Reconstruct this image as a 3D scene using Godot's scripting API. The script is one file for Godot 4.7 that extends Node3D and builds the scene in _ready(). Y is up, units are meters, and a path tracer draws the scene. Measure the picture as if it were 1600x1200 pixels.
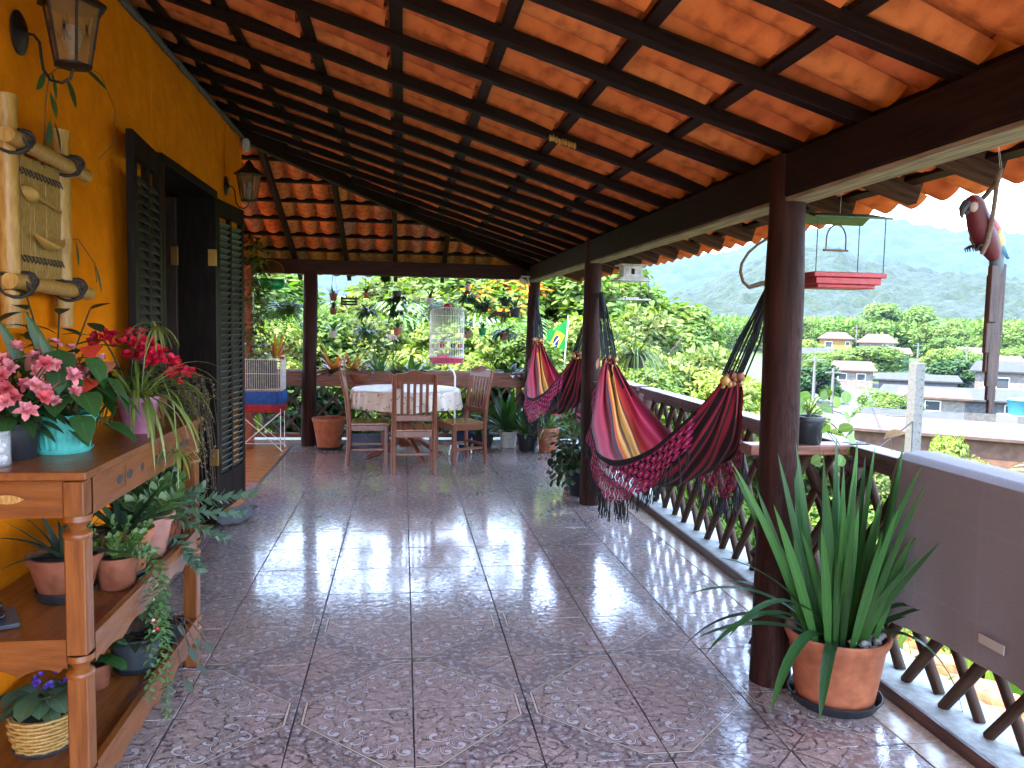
extends Node3D

# A covered veranda with a view of hills. x is to the right, y up, d (= -z) the depth along the veranda.
const EYE := 1.516
var rng := RandomNumberGenerator.new()
var mats := {}
var counts := {}
var tree_kinds := {}

func _ready():
	rng.seed = 4711
	make_camera()
	make_sky_and_sun()
	make_materials()
	# the large structure
	make_ground_and_hills()
	make_floor()
	make_house()
	make_roof()
	make_posts()
	make_railings()
	# the things on the veranda
	make_console()
	make_console_plants()
	make_wall_things()
	make_table_and_chairs()
	make_cages()
	make_hammocks()
	make_feeders_and_macaw()
	make_orchid_and_rail_things()
	make_far_plants()
	# outdoors
	make_garden()
	make_village()
	make_small_things()

func make_camera():
	var pitch := 0.07546
	var yaw := 0.13772
	var roll := 0.01927
	var f := Vector3(sin(yaw) * cos(pitch), -sin(pitch), -cos(yaw) * cos(pitch))
	var r0 := Vector3(cos(yaw), 0, sin(yaw))
	var u0 := r0.cross(f)
	var r := r0 * cos(roll) + u0 * sin(roll)
	var u := u0 * cos(roll) - r0 * sin(roll)
	var cam := Camera3D.new()
	cam.name = "camera"
	cam.fov = rad_to_deg(2.0 * atan(600.0 / 1236.4))
	cam.near = 0.05
	cam.far = 9000.0
	cam.transform = Transform3D(Basis(r, u, -f), Vector3(0, EYE, 0))
	add_child(cam)
	cam.current = true

func make_sky_and_sun():
	var sky_material := ProceduralSkyMaterial.new()
	sky_material.sky_top_color = Color(0.62, 0.74, 0.92)
	sky_material.sky_horizon_color = Color(0.99, 0.985, 0.97)
	sky_material.sky_curve = 0.12
	sky_material.ground_bottom_color = Color(0.25, 0.3, 0.2)
	sky_material.ground_horizon_color = Color(0.7, 0.78, 0.8)
	sky_material.energy_multiplier = 1.35
	var e := Environment.new()
	e.background_mode = Environment.BG_SKY
	e.sky = Sky.new()
	e.sky.sky_material = sky_material
	e.tonemap_mode = Environment.TONE_MAPPER_LINEAR
	e.tonemap_exposure = 11.2
	e.fog_enabled = true
	e.fog_density = 0.00007
	e.fog_light_color = Color(0.42, 0.55, 0.72)
	e.sdfgi_enabled = true
	e.ssao_enabled = true
	e.ssil_enabled = true
	var w := WorldEnvironment.new()
	w.name = "world_environment"
	w.environment = e
	add_child(w)
	var sun := DirectionalLight3D.new()
	sun.name = "sun"
	sun.light_color = Color(1.0, 0.95, 0.86)
	sun.light_energy = 0.85
	sun.light_angular_distance = 0.5
	sun.shadow_enabled = true
	var to := Vector3(-0.47, 0.85, 0.16).normalized()
	sun.transform = Transform3D(Basis.looking_at(-to, Vector3(0, 0, -1)), to * 20.0)
	add_child(sun)

# ---------------------------------------------------------------- mesh collecting
class MB:
	var v := PackedVector3Array()
	var n := PackedVector3Array()
	var u := PackedVector2Array()
	var c := PackedColorArray()
	var ix := PackedInt32Array()
	var col := Color(1, 1, 1)

	func add(p: Vector3, m: Vector3, uv := Vector2.ZERO) -> int:
		v.append(p)
		n.append(m)
		u.append(uv)
		c.append(col)
		return v.size() - 1

	func tri(a: int, b: int, d: int) -> void:
		var f := (v[b] - v[a]).cross(v[d] - v[a])
		ix.append(a)
		if f.dot(n[a] + n[b] + n[d]) > 0.0:
			ix.append(d)
			ix.append(b)
		else:
			ix.append(b)
			ix.append(d)

	func quad(a: int, b: int, d: int, e: int) -> void:
		tri(a, b, d)
		tri(a, d, e)

	# a box with rounded-off edges
	func box(at: Vector3, s: Vector3, bevel := 0.004, t := Transform3D()) -> void:
		var h := s * 0.5
		var b: float = min(bevel, 0.45 * min(h.x, min(h.y, h.z)) * 2.0 * 0.5)
		var id := {}
		for a in 3:
			for sa in [-1, 1]:
				for s1 in [-1, 1]:
					for s2 in [-1, 1]:
						var p := Vector3.ZERO
						var m := Vector3.ZERO
						var a1: int = (a + 1) % 3
						var a2: int = (a + 2) % 3
						p[a] = sa * h[a]
						p[a1] = s1 * (h[a1] - b)
						p[a2] = s2 * (h[a2] - b)
						m[a] = sa
						var key := [a, 0, 0, 0]
						key[1 + a] = sa
						key[1 + a1] = s1
						key[1 + a2] = s2
						id[key] = add(t * (at + p), (t.basis * m).normalized(), Vector2(p[a1], p[a2]))
		for a in 3:
			var a1: int = (a + 1) % 3
			var a2: int = (a + 2) % 3
			for sa in [-1, 1]:
				var k := []
				for q in [[-1, -1], [1, -1], [1, 1], [-1, 1]]:
					var key := [a, 0, 0, 0]
					key[1 + a] = sa
					key[1 + a1] = q[0]
					key[1 + a2] = q[1]
					k.append(id[key])
				quad(k[0], k[1], k[2], k[3])
				# the edge between face a and face a1, on both sides of a1
				for sb in [-1, 1]:
					var w := []
					for q in [[a, -1], [a, 1], [a1, 1], [a1, -1]]:
						var key := [q[0], 0, 0, 0]
						key[1 + a] = sa
						key[1 + a1] = sb
						key[1 + a2] = q[1]
						w.append(id[key])
					quad(w[0], w[1], w[2], w[3])
		for x in [-1, 1]:
			for y in [-1, 1]:
				for z in [-1, 1]:
					tri(id[[0, x, y, z]], id[[1, x, y, z]], id[[2, x, y, z]])

	# a plain bar from a to b with a rectangular section
	func bar(a: Vector3, b: Vector3, w: float, h: float, bevel := 0.004, up := Vector3.UP) -> void:
		var z := (b - a).normalized()
		var x := up.cross(z)
		if x.length() < 0.01:
			x = Vector3(1, 0, 0).cross(z)
		x = x.normalized()
		var y := z.cross(x)
		box(Vector3.ZERO, Vector3(w, h, a.distance_to(b)), bevel, Transform3D(Basis(x, y, z), (a + b) * 0.5))

	func tube(path: Array, radii, seg := 8, cap := true, flat := 1.0) -> void:
		var k := path.size()
		var side := Vector3.ZERO
		var last := []
		var run := 0.0
		for i in k:
			var p: Vector3 = path[i]
			var d: Vector3 = (path[min(i + 1, k - 1)] - path[max(i - 1, 0)]).normalized()
			if i == 0:
				side = d.cross(Vector3(0, 0, 1) if absf(d.z) < 0.9 else Vector3(1, 0, 0)).normalized()
			else:
				side = (side - d * side.dot(d)).normalized()
				run += p.distance_to(path[i - 1])
			var other := d.cross(side)
			var r: float = radii[i] if radii is Array else radii
			var ring := []
			for j in seg + 1:
				var a := TAU * j / seg
				var o := side * cos(a) + other * sin(a) * flat
				ring.append(add(p + o * r, o.normalized(), Vector2(float(j) / seg, run)))
			if i > 0:
				for j in seg:
					quad(last[j], last[j + 1], ring[j + 1], ring[j])
			if cap and (i == 0 or i == k - 1):
				var m := -d if i == 0 else d
				var mid := add(p, m)
				var edge := []
				for j in seg:
					edge.append(add(v[ring[j]], m))
				for j in seg:
					tri(mid, edge[j], edge[(j + 1) % seg])
			last = ring

	# a profile of (radius, height) points turned round the y axis
	func lathe(prof: Array, seg := 20, t := Transform3D(), flutes := 0, depth := 0.0) -> void:
		var run := 0.0
		for i in prof.size() - 1:
			var a: Vector2 = prof[i]
			var b: Vector2 = prof[i + 1]
			var g := b - a
			if g.length() < 1e-6:
				continue
			var m := Vector2(g.y, -g.x).normalized()
			var m0 := m
			var m1 := m
			if i > 0:
				var q: Vector2 = a - prof[i - 1]
				q = Vector2(q.y, -q.x).normalized()
				if q.dot(m) > 0.72:
					m0 = (q + m).normalized()
			if i < prof.size() - 2:
				var q: Vector2 = prof[i + 2] - b
				q = Vector2(q.y, -q.x).normalized()
				if q.dot(m) > 0.72:
					m1 = (q + m).normalized()
			var l0 := []
			var l1 := []
			for j in seg + 1:
				var w := TAU * j / seg
				var k := 1.0 + (depth * cos(w * flutes) if flutes > 0 else 0.0)
				var o := Vector3(cos(w), 0, sin(w))
				var oo := o
				if flutes > 0:
					oo = (o + Vector3(-sin(w), 0, cos(w)) * depth * flutes * sin(w * flutes)).normalized()
				l0.append(add(t * (o * a.x * k + Vector3(0, a.y, 0)), (t.basis * (oo * m0.x + Vector3(0, m0.y, 0))).normalized(), Vector2(float(j) / seg, run)))
				l1.append(add(t * (o * b.x * k + Vector3(0, b.y, 0)), (t.basis * (oo * m1.x + Vector3(0, m1.y, 0))).normalized(), Vector2(float(j) / seg, run + g.length())))
			run += g.length()
			for j in seg:
				if a.x > 1e-6:
					tri(l0[j], l0[j + 1], l1[j + 1])
				if b.x > 1e-6:
					tri(l0[j], l1[j + 1], l1[j])

	# a sheet from a function of (s, t), both 0..1
	func sheet(nu: int, nv: int, f: Callable, flip := false, uvs := Vector2.ONE) -> void:
		var base := v.size()
		var pts := []
		for i in nu + 1:
			for j in nv + 1:
				pts.append(f.call(float(i) / nu, float(j) / nv))
		for i in nu + 1:
			for j in nv + 1:
				var a: Vector3 = pts[min(i + 1, nu) * (nv + 1) + j] - pts[max(i - 1, 0) * (nv + 1) + j]
				var b: Vector3 = pts[i * (nv + 1) + min(j + 1, nv)] - pts[i * (nv + 1) + max(j - 1, 0)]
				var m := a.cross(b).normalized()
				if m.length() < 0.5:
					m = Vector3.UP
				add(pts[i * (nv + 1) + j], -m if flip else m, Vector2(float(i) / nu * uvs.x, float(j) / nv * uvs.y))
		for i in nu:
			for j in nv:
				var k := base + i * (nv + 1) + j
				quad(k, k + 1, k + nv + 2, k + nv + 1)

	func width_at(kind: int, t: float) -> float:
		match kind:
			0: return pow(sin(PI * clampf(t, 0.0, 1.0)), 0.8)                    # lance
			1: return (1.0 - pow(t, 4.5)) * (0.55 + 0.45 * minf(1.0, t * 3.0))  # strap
			2: return pow(sin(PI * pow(clampf(t, 0.0, 1.0), 0.55)), 0.75)        # heart
			3: return sqrt(maxf(0.0, 1.0 - pow(2.0 * t - 1.0, 2.0)))             # round
		return 1.0 - t                                                          # spike

	# one leaf that leaves base along dir and bends down by droop
	func leaf(base: Vector3, dir: Vector3, up: Vector3, ln: float, w: float, droop := 0.0, kind := 0, fold := 0.2, segs := 5) -> void:
		var d := dir.normalized()
		var side := d.cross(up)
		if side.length() < 0.05:
			side = d.cross(Vector3(0.3, 0.1, 0.9))
		side = side.normalized()
		var p := base
		var l := []
		for i in segs + 1:
			var t := float(i) / segs
			var ww := w * 0.5 * maxf(0.02, width_at(kind, t))
			var top := side.cross(d).normalized()
			var ml := (top + side * fold).normalized()
			var mr := (top - side * fold).normalized()
			var k := [add(p - side * ww + top * ww * fold, mr * 1.0 if false else (top + side * fold).normalized(), Vector2(0, t)), add(p, top, Vector2(0.5, t)), add(p + side * ww + top * ww * fold, (top - side * fold).normalized(), Vector2(1, t))]
			if i > 0:
				quad(l[0], l[1], k[1], k[0])
				quad(l[1], l[2], k[2], k[1])
			l = k
			d = (d + Vector3(0, -droop / segs, 0)).normalized()
			p += d * ln / segs

	func ball(at: Vector3, r: Vector3, rings := 6, seg := 10, rough := 0.0, sd := 0) -> void:
		var rows := []
		for i in rings + 1:
			var a := PI * i / rings
			var row := []
			for j in seg + 1:
				var w := TAU * (j % seg) / seg
				var o := Vector3(sin(a) * cos(w), cos(a), sin(a) * sin(w))
				var k := 1.0 + rough * sin(o.x * 5.1 + sd) * cos(o.y * 6.3 + sd * 2.0) + rough * 0.6 * sin(o.z * 9.0 + sd * 3.0)
				row.append(add(at + o * r * k, (o / r).normalized(), Vector2(float(j) / seg, float(i) / rings)))
			rows.append(row)
		for i in rings:
			for j in seg:
				if i > 0:
					tri(rows[i][j], rows[i][j + 1], rows[i + 1][j + 1])
				if i < rings - 1:
					tri(rows[i][j], rows[i + 1][j + 1], rows[i + 1][j])

	func mesh() -> ArrayMesh:
		var a := []
		a.resize(Mesh.ARRAY_MAX)
		a[Mesh.ARRAY_VERTEX] = v
		a[Mesh.ARRAY_NORMAL] = n
		a[Mesh.ARRAY_TEX_UV] = u
		a[Mesh.ARRAY_COLOR] = c
		a[Mesh.ARRAY_INDEX] = ix
		var m := ArrayMesh.new()
		m.add_surface_from_arrays(Mesh.PRIMITIVE_TRIANGLES, a)
		return m

# ---------------------------------------------------------------- things and parts
func P(x: float, y: float, d: float) -> Vector3:
	return Vector3(x, y, -d)

func named(parent: Node, called: String) -> String:
	var key := str(parent.get_instance_id()) + called
	counts[key] = counts.get(key, -1) + 1
	return called if counts[key] == 0 else "%s_%03d" % [called, counts[key]]

func tag(o: Node, label := "", category := "", group := "", kind := ""):
	if label: o.set_meta("label", label)
	if category: o.set_meta("category", category)
	if group: o.set_meta("group", group)
	if kind: o.set_meta("kind", kind)
	return o

func thing(called: String, label: String, category: String, at := Vector3.ZERO, group := "", turn := 0.0) -> Node3D:
	var o := Node3D.new()
	o.name = named(self, called)
	add_child(o, true)
	o.position = at
	o.rotation.y = turn
	tag(o, label, category, group)
	return o

func put(called: String, mesh: Mesh, mat: Material, parent: Node, t := Transform3D()) -> MeshInstance3D:
	var o := MeshInstance3D.new()
	o.name = named(parent, called)
	o.mesh = mesh
	o.material_override = mat
	parent.add_child(o, true)
	o.transform = t
	return o

func part(called: String, b: MB, mat: Material, parent: Node) -> MeshInstance3D:
	return put(called, b.mesh(), mat, parent)

func copy_of(o: Node3D, label: String, at: Vector3, turn := 0.0) -> Node3D:
	var stem := str(o.name).trim_suffix("_" + str(o.name).get_slice("_", str(o.name).get_slice_count("_") - 1)) if str(o.name).right(3).is_valid_int() else str(o.name)
	var c: Node3D = o.duplicate()
	c.name = named(self, stem)
	add_child(c, true)
	c.position = at
	c.rotation.y = turn
	c.set_meta("label", label)
	return c

func rf(a: float, b: float) -> float:
	return rng.randf_range(a, b)

func tone(c: Color, spread := 0.25) -> Color:
	var k := 1.0 + rf(-spread, spread)
	return Color(c.r * k * rf(0.9, 1.1), c.g * k, c.b * k * rf(0.85, 1.15))

func spin(a: float, tilt := 0.0) -> Vector3:
	return Vector3(cos(a) * cos(tilt), sin(tilt), sin(a) * cos(tilt))

# ---------------------------------------------------------------- materials
func L(r: float, g: float, b: float) -> Color:
	return Color(r, g, b).linear_to_srgb()

func noise_tex(sd: int, freq: float, lo: Color, hi: Color, kind := FastNoiseLite.FRACTAL_FBM, size := 512, mid = null) -> NoiseTexture2D:
	var f := FastNoiseLite.new()
	f.seed = sd
	f.frequency = freq
	f.fractal_type = kind
	f.fractal_octaves = 5
	var t := NoiseTexture2D.new()
	t.width = size
	t.height = size
	t.seamless = true
	t.noise = f
	var g := Gradient.new()
	g.set_color(0, lo)
	g.set_color(1, hi)
	if mid != null:
		g.add_point(0.5, mid)
	t.color_ramp = g
	return t

func bump_tex(sd: int, freq: float, strength := 2.0, size := 512) -> NoiseTexture2D:
	var f := FastNoiseLite.new()
	f.seed = sd
	f.frequency = freq
	f.fractal_octaves = 5
	var t := NoiseTexture2D.new()
	t.width = size
	t.height = size
	t.seamless = true
	t.as_normal_map = true
	t.bump_strength = strength
	t.noise = f
	return t

func M(key: String, color := Color.WHITE, rough := 0.7, tex: Texture2D = null, scale := Vector3.ONE, bump: Texture2D = null, bump_scale := 0.5, metal := 0.0) -> StandardMaterial3D:
	if mats.has(key):
		return mats[key]
	var m := StandardMaterial3D.new()
	m.resource_name = key
	m.albedo_color = color
	m.roughness = rough
	m.metallic = metal
	if tex:
		m.albedo_texture = tex
	if bump:
		m.normal_enabled = true
		m.normal_texture = bump
		m.normal_scale = bump_scale
	if tex or bump:
		m.uv1_triplanar = true
		m.uv1_scale = scale
	mats[key] = m
	return m

func G(k: float) -> Color:
	return Color(k, k, k)

func make_materials():
	var grain := noise_tex(3, 0.012, G(0.5), G(1.0), FastNoiseLite.FRACTAL_FBM, 512, G(0.8))
	var grain2 := noise_tex(5, 0.02, Color(0.74, 0.70, 0.68), G(1.0), FastNoiseLite.FRACTAL_FBM, 512, G(0.9))
	var mottle := noise_tex(8, 0.01, G(0.72), G(1.0))
	var fine := bump_tex(12, 0.05, 3.0)
	var soft := bump_tex(13, 0.012, 4.0)
	mats.grain = grain
	mats.mottle = mottle
	mats.fine = fine
	mats.soft = soft
	# timber; the scale is small along the grain
	M("rafter_x", L(0.024, 0.011, 0.008), 0.55, grain, Vector3(0.5, 7, 7), fine, 0.4)
	M("rafter_z", L(0.03, 0.015, 0.010), 0.6, grain, Vector3(7, 7, 0.5), fine, 0.4)
	M("beam", L(0.026, 0.010, 0.009), 0.6, grain, Vector3(5, 5, 0.4), fine, 0.3)
	M("beam_x", L(0.06, 0.02, 0.014), 0.45, grain, Vector3(0.4, 5, 5), fine, 0.3)
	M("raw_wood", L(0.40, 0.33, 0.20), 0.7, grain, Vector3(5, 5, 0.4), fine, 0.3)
	M("raw_wood_x", L(0.13, 0.072, 0.05), 0.75, grain, Vector3(0.4, 5, 5), fine, 0.3)
	M("post", L(0.048, 0.016, 0.011), 0.6, grain, Vector3(4, 0.35, 4), fine, 0.9)
	for k in ["post", "rafter_x", "rafter_z", "beam_x", "raw_wood_x"]:
		mats[k].metallic_specular = 0.25
	mats.beam.metallic_specular = 0.3
	M("stick", L(0.085, 0.048, 0.03), 0.6, grain, Vector3(6, 0.6, 6), fine, 0.5)
	M("rail", L(0.125, 0.06, 0.045), 0.4, grain, Vector3(5, 5, 0.4), fine, 0.3)
	M("rail_x", L(0.32, 0.11, 0.055), 0.45, grain, Vector3(0.4, 5, 5), fine, 0.3)
	M("slat", L(0.11, 0.06, 0.04), 0.6, grain, Vector3(4, 1, 4), fine, 0.4)
	M("honey_z", L(0.23, 0.07, 0.013), 0.35, grain2, Vector3(3, 3, 0.35), fine, 0.2)
	M("honey_x", L(0.21, 0.063, 0.012), 0.35, grain2, Vector3(0.35, 3, 3), fine, 0.2)
	M("honey_y", L(0.23, 0.07, 0.013), 0.35, grain2, Vector3(3, 0.35, 3), fine, 0.2)
	M("chair_wood", L(0.22, 0.06, 0.02), 0.3, grain2, Vector3(4, 0.5, 4), fine, 0.15)
	M("seat_wood", L(0.36, 0.13, 0.05), 0.16, grain2, Vector3(0.5, 4, 4), fine, 0.1)
	M("shutter", L(0.02, 0.013, 0.010), 0.5, grain, Vector3(4, 0.5, 4), fine, 0.2)
	M("louvre", L(0.085, 0.088, 0.062), 0.36, grain, Vector3(0.5, 4, 4), fine, 0.2)
	M("plank", L(0.52, 0.17, 0.035), 0.22, grain2, Vector3(0.4, 3, 3), fine, 0.15)
	# walls and clay
	M("orange_wall", L(0.82, 0.235, 0.004), 0.9, noise_tex(21, 0.012, Color(0.92, 0.89, 0.84), G(1.0)), Vector3(0.6, 0.6, 0.6), bump_tex(22, 0.03, 4.0), 0.4)
	for k in 4:
		var hue := [L(0.74, 0.225, 0.06), L(0.78, 0.27, 0.075), L(0.64, 0.18, 0.055), L(0.62, 0.27, 0.14)][k] as Color
		M("clay%d" % k, hue, 0.72, noise_tex(30 + k, 0.014, Color(0.6, 0.52, 0.48), Color(1, 1, 1), FastNoiseLite.FRACTAL_FBM, 256, Color(0.92, 0.9, 0.88)), Vector3(2.2, 2.2, 2.2), fine, 0.5)
	mats.orange_wall.metallic_specular = 0.15
	for k in 4:
		mats["clay%d" % k].metallic_specular = 0.2
	M("terracotta", L(0.52, 0.17, 0.075), 0.55, noise_tex(41, 0.01, Color(0.74, 0.7, 0.68), G(1.0)), Vector3(2.5, 2.5, 2.5), fine, 0.25)
	M("terracotta_dark", L(0.30, 0.10, 0.05), 0.6, mats.clay0.albedo_texture, Vector3(3, 3, 3), fine, 0.3)
	M("terracotta_pink", L(0.45, 0.22, 0.17), 0.65, mats.clay0.albedo_texture, Vector3(3, 3, 3), fine, 0.3)
	M("concrete", L(0.42, 0.42, 0.38), 0.8, noise_tex(43, 0.02, Color(0.84, 0.83, 0.81), G(1.0)), Vector3(2, 2, 2), fine, 0.4)
	M("pole_concrete", L(0.14, 0.135, 0.125), 0.85, noise_tex(44, 0.03, Color(0.8, 0.79, 0.77), G(1.0)), Vector3(0.7, 0.7, 0.7), fine, 0.5)
	M("soil", L(0.035, 0.022, 0.015), 0.95, noise_tex(45, 0.06, G(0.4), G(1.0)), Vector3(6, 6, 6), bump_tex(46, 0.09, 8.0), 1.0)
	M("grout", L(0.05, 0.045, 0.05), 0.7, mottle, Vector3(1, 1, 1))
	M("cream_tile", L(0.62, 0.52, 0.42), 0.2, noise_tex(47, 0.02, Color(0.78, 0.68, 0.6), G(1.0), FastNoiseLite.FRACTAL_RIDGED), Vector3(1.6, 1.6, 1.6))
	# paint, plastic and metal
	M("black_iron", L(0.02, 0.014, 0.012), 0.45, null, Vector3.ONE, fine, 0.2, 0.3)
	M("black_plastic", L(0.02, 0.022, 0.027), 0.45, mottle, Vector3(5, 5, 5))
	M("grey_plastic", L(0.06, 0.07, 0.08), 0.4, mottle, Vector3(5, 5, 5))
	M("white_plastic", L(0.72, 0.72, 0.68), 0.4, mottle, Vector3(5, 5, 5))
	M("turquoise", L(0.10, 0.55, 0.47), 0.35, mottle, Vector3(4, 4, 4))
	M("green_plastic", L(0.02, 0.30, 0.10), 0.3, mottle, Vector3(4, 4, 4))
	M("pink_pot", L(0.55, 0.22, 0.33), 0.25, mottle, Vector3(4, 4, 4))
	M("pink_tray", L(0.72, 0.09, 0.18), 0.3, mottle, Vector3(4, 4, 4))
	M("red_paint", L(0.55, 0.018, 0.02), 0.4, mottle, Vector3(4, 4, 4), fine, 0.2)
	M("blue_cloth", L(0.015, 0.11, 0.42), 0.8, mottle, Vector3(3, 3, 3), soft, 0.5)
	M("red_cloth", L(0.42, 0.02, 0.03), 0.85, mottle, Vector3(3, 3, 3), soft, 0.5)
	M("navy_plastic", L(0.015, 0.035, 0.12), 0.35, mottle, Vector3(4, 4, 4))
	M("white_wire", L(0.78, 0.78, 0.76), 0.4)
	M("green_roof", L(0.02, 0.13, 0.04), 0.4, mottle, Vector3(4, 4, 4))
	M("white_paint", L(0.74, 0.73, 0.68), 0.5, mottle, Vector3(3, 3, 3), fine, 0.2)
	M("brass", L(0.55, 0.30, 0.07), 0.35, null, Vector3.ONE, fine, 0.1, 0.9)
	M("bamboo", L(0.58, 0.36, 0.10), 0.42, noise_tex(51, 0.02, Color(0.78, 0.68, 0.5), G(1.0)), Vector3(6, 1.2, 6), fine, 0.2)
	M("bamboo_strip", L(0.55, 0.35, 0.11), 0.5, noise_tex(52, 0.03, Color(0.7, 0.6, 0.42), G(1.0)), Vector3(6, 1.5, 6), fine, 0.2)
	M("binding", L(0.03, 0.022, 0.018), 0.75, null, Vector3.ONE, fine, 0.6)
	M("cord", L(0.012, 0.014, 0.018), 0.8)
	M("bark", L(0.14, 0.10, 0.075), 0.9, noise_tex(53, 0.03, G(0.45), G(1.0), FastNoiseLite.FRACTAL_RIDGED), Vector3(1.5, 0.6, 1.5), bump_tex(54, 0.04, 8.0), 0.8)
	M("branch_wood", L(0.30, 0.22, 0.15), 0.85, mats.bark.albedo_texture, Vector3(6, 6, 6), fine, 0.6)
	M("dark_wood", L(0.05, 0.022, 0.016), 0.5, grain, Vector3(4, 0.5, 4), fine, 0.2)
	M("feather_wood", L(0.11, 0.06, 0.045), 0.6, grain, Vector3(6, 0.6, 6), fine, 0.4)
	M("towel", L(0.32, 0.27, 0.26), 0.95, noise_tex(57, 0.12, G(0.8), G(1.0)), Vector3(3, 3, 3), bump_tex(55, 0.2, 8.0), 0.8)
	M("grey_bag", L(0.08, 0.085, 0.09), 0.8, mottle, Vector3(3, 3, 3), soft, 0.5)
	M("dust_pipe", L(0.16, 0.14, 0.11), 0.95, mats.bark.albedo_texture, Vector3(2, 2, 2), bump_tex(56, 0.05, 8.0), 1.0)
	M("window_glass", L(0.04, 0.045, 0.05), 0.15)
	M("cream_plaster", L(0.42, 0.36, 0.28), 0.9, mottle, Vector3.ONE)
	M("curtain", L(0.11, 0.02, 0.02), 0.9, mottle, Vector3(3, 3, 3))
	for k in ["shutter", "louvre", "stick"]:
		mats[k].metallic_specular = 0.22
	M("label_cloth", L(0.42, 0.35, 0.28), 0.9)
	# plants: the colour of each leaf is in its vertices
	# midrib, side veins and a thin pale margin, as printed on every leaf
	var ribs := Image.create(64, 128, false, Image.FORMAT_RGB8)
	for y in 128:
		for x in 64:
			var u := absf(x / 63.0 - 0.5) * 2.0
			var v := y / 127.0
			var k := 0.80 + 0.05 * sin(x * 1.9) * sin(y * 0.7 + x * 0.3)
			if u < 0.07: k = 1.0
			elif fmod(v * 9.0 - u * 1.3 + 9.0, 1.0) < 0.13: k += 0.09
			if u > 0.93: k += 0.07
			var dry := smoothstep(0.93, 1.0, v) * 0.5
			ribs.set_pixel(x, y, Color(lerpf(k, 0.95, dry), lerpf(k, 0.72, dry), lerpf(k * 0.97, 0.5, dry)))
	var rib_tex := ImageTexture.create_from_image(ribs)
	for k in [["leaf", 0.42, 0.75], ["waxy_leaf", 0.5, 0.4], ["petal", 0.6, 0.7], ["dull_leaf", 0.7, 0.5]]:
		var m := M(k[0], Color.WHITE, k[1])
		m.vertex_color_use_as_albedo = true
		if k[0] != "petal": m.albedo_texture = rib_tex
		m.backlight_enabled = true
		m.backlight = Color(0.85, 1.0, 0.4) * (k[2] as float) if k[0] != "petal" else Color(0.7, 0.55, 0.55)
	var pv := M("painted", Color.WHITE, 0.5)
	pv.vertex_color_use_as_albedo = true
	var pg := M("glossy_painted", Color.WHITE, 0.25)
	pg.vertex_color_use_as_albedo = true
	var gl := M("glass", Color(0.9, 0.93, 0.95, 0.18), 0.03)
	gl.transparency = BaseMaterial3D.TRANSPARENCY_ALPHA
	var fr := M("frosted_glass", Color(0.62, 0.46, 0.26, 0.5), 0.2)
	fr.transparency = BaseMaterial3D.TRANSPARENCY_ALPHA
	var gp := M("green_film", Color(0.02, 0.62, 0.3, 0.86), 0.25)
	gp.transparency = BaseMaterial3D.TRANSPARENCY_ALPHA

# ---------------------------------------------------------------- ground, hills
func ground_at(x: float, d: float) -> float:
	var slope := -2.6 - clampf(x - 2.2, 0.0, 40.0) * 0.155
	var garden := -0.35 + maxf(0.0, d - 10.3) * 0.07
	var w := smoothstep(9.7, 10.6, d) * (1.0 - smoothstep(2.2, 9.0, x - (d - 10.0) * 0.2))
	var y := lerpf(slope, garden, w)
	var r := sqrt(x * x + d * d)
	y = lerpf(y, -6.5 + 6.0 * clampf((r - 80.0) / 250.0, 0.0, 1.0), smoothstep(35.0, 80.0, r))
	return y + 0.25 * sin(x * 0.31 + 1.0) * sin(d * 0.27) * smoothstep(3.0, 8.0, absf(x - 1.0) + absf(d - 5.0) * 0.3)

func crest(table: Array, a: float) -> float:
	for i in table.size() - 1:
		if a <= table[i + 1][0]:
			return lerpf(table[i][1], table[i + 1][1], smoothstep(table[i][0], table[i + 1][0], a))
	return table[-1][1]

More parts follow.
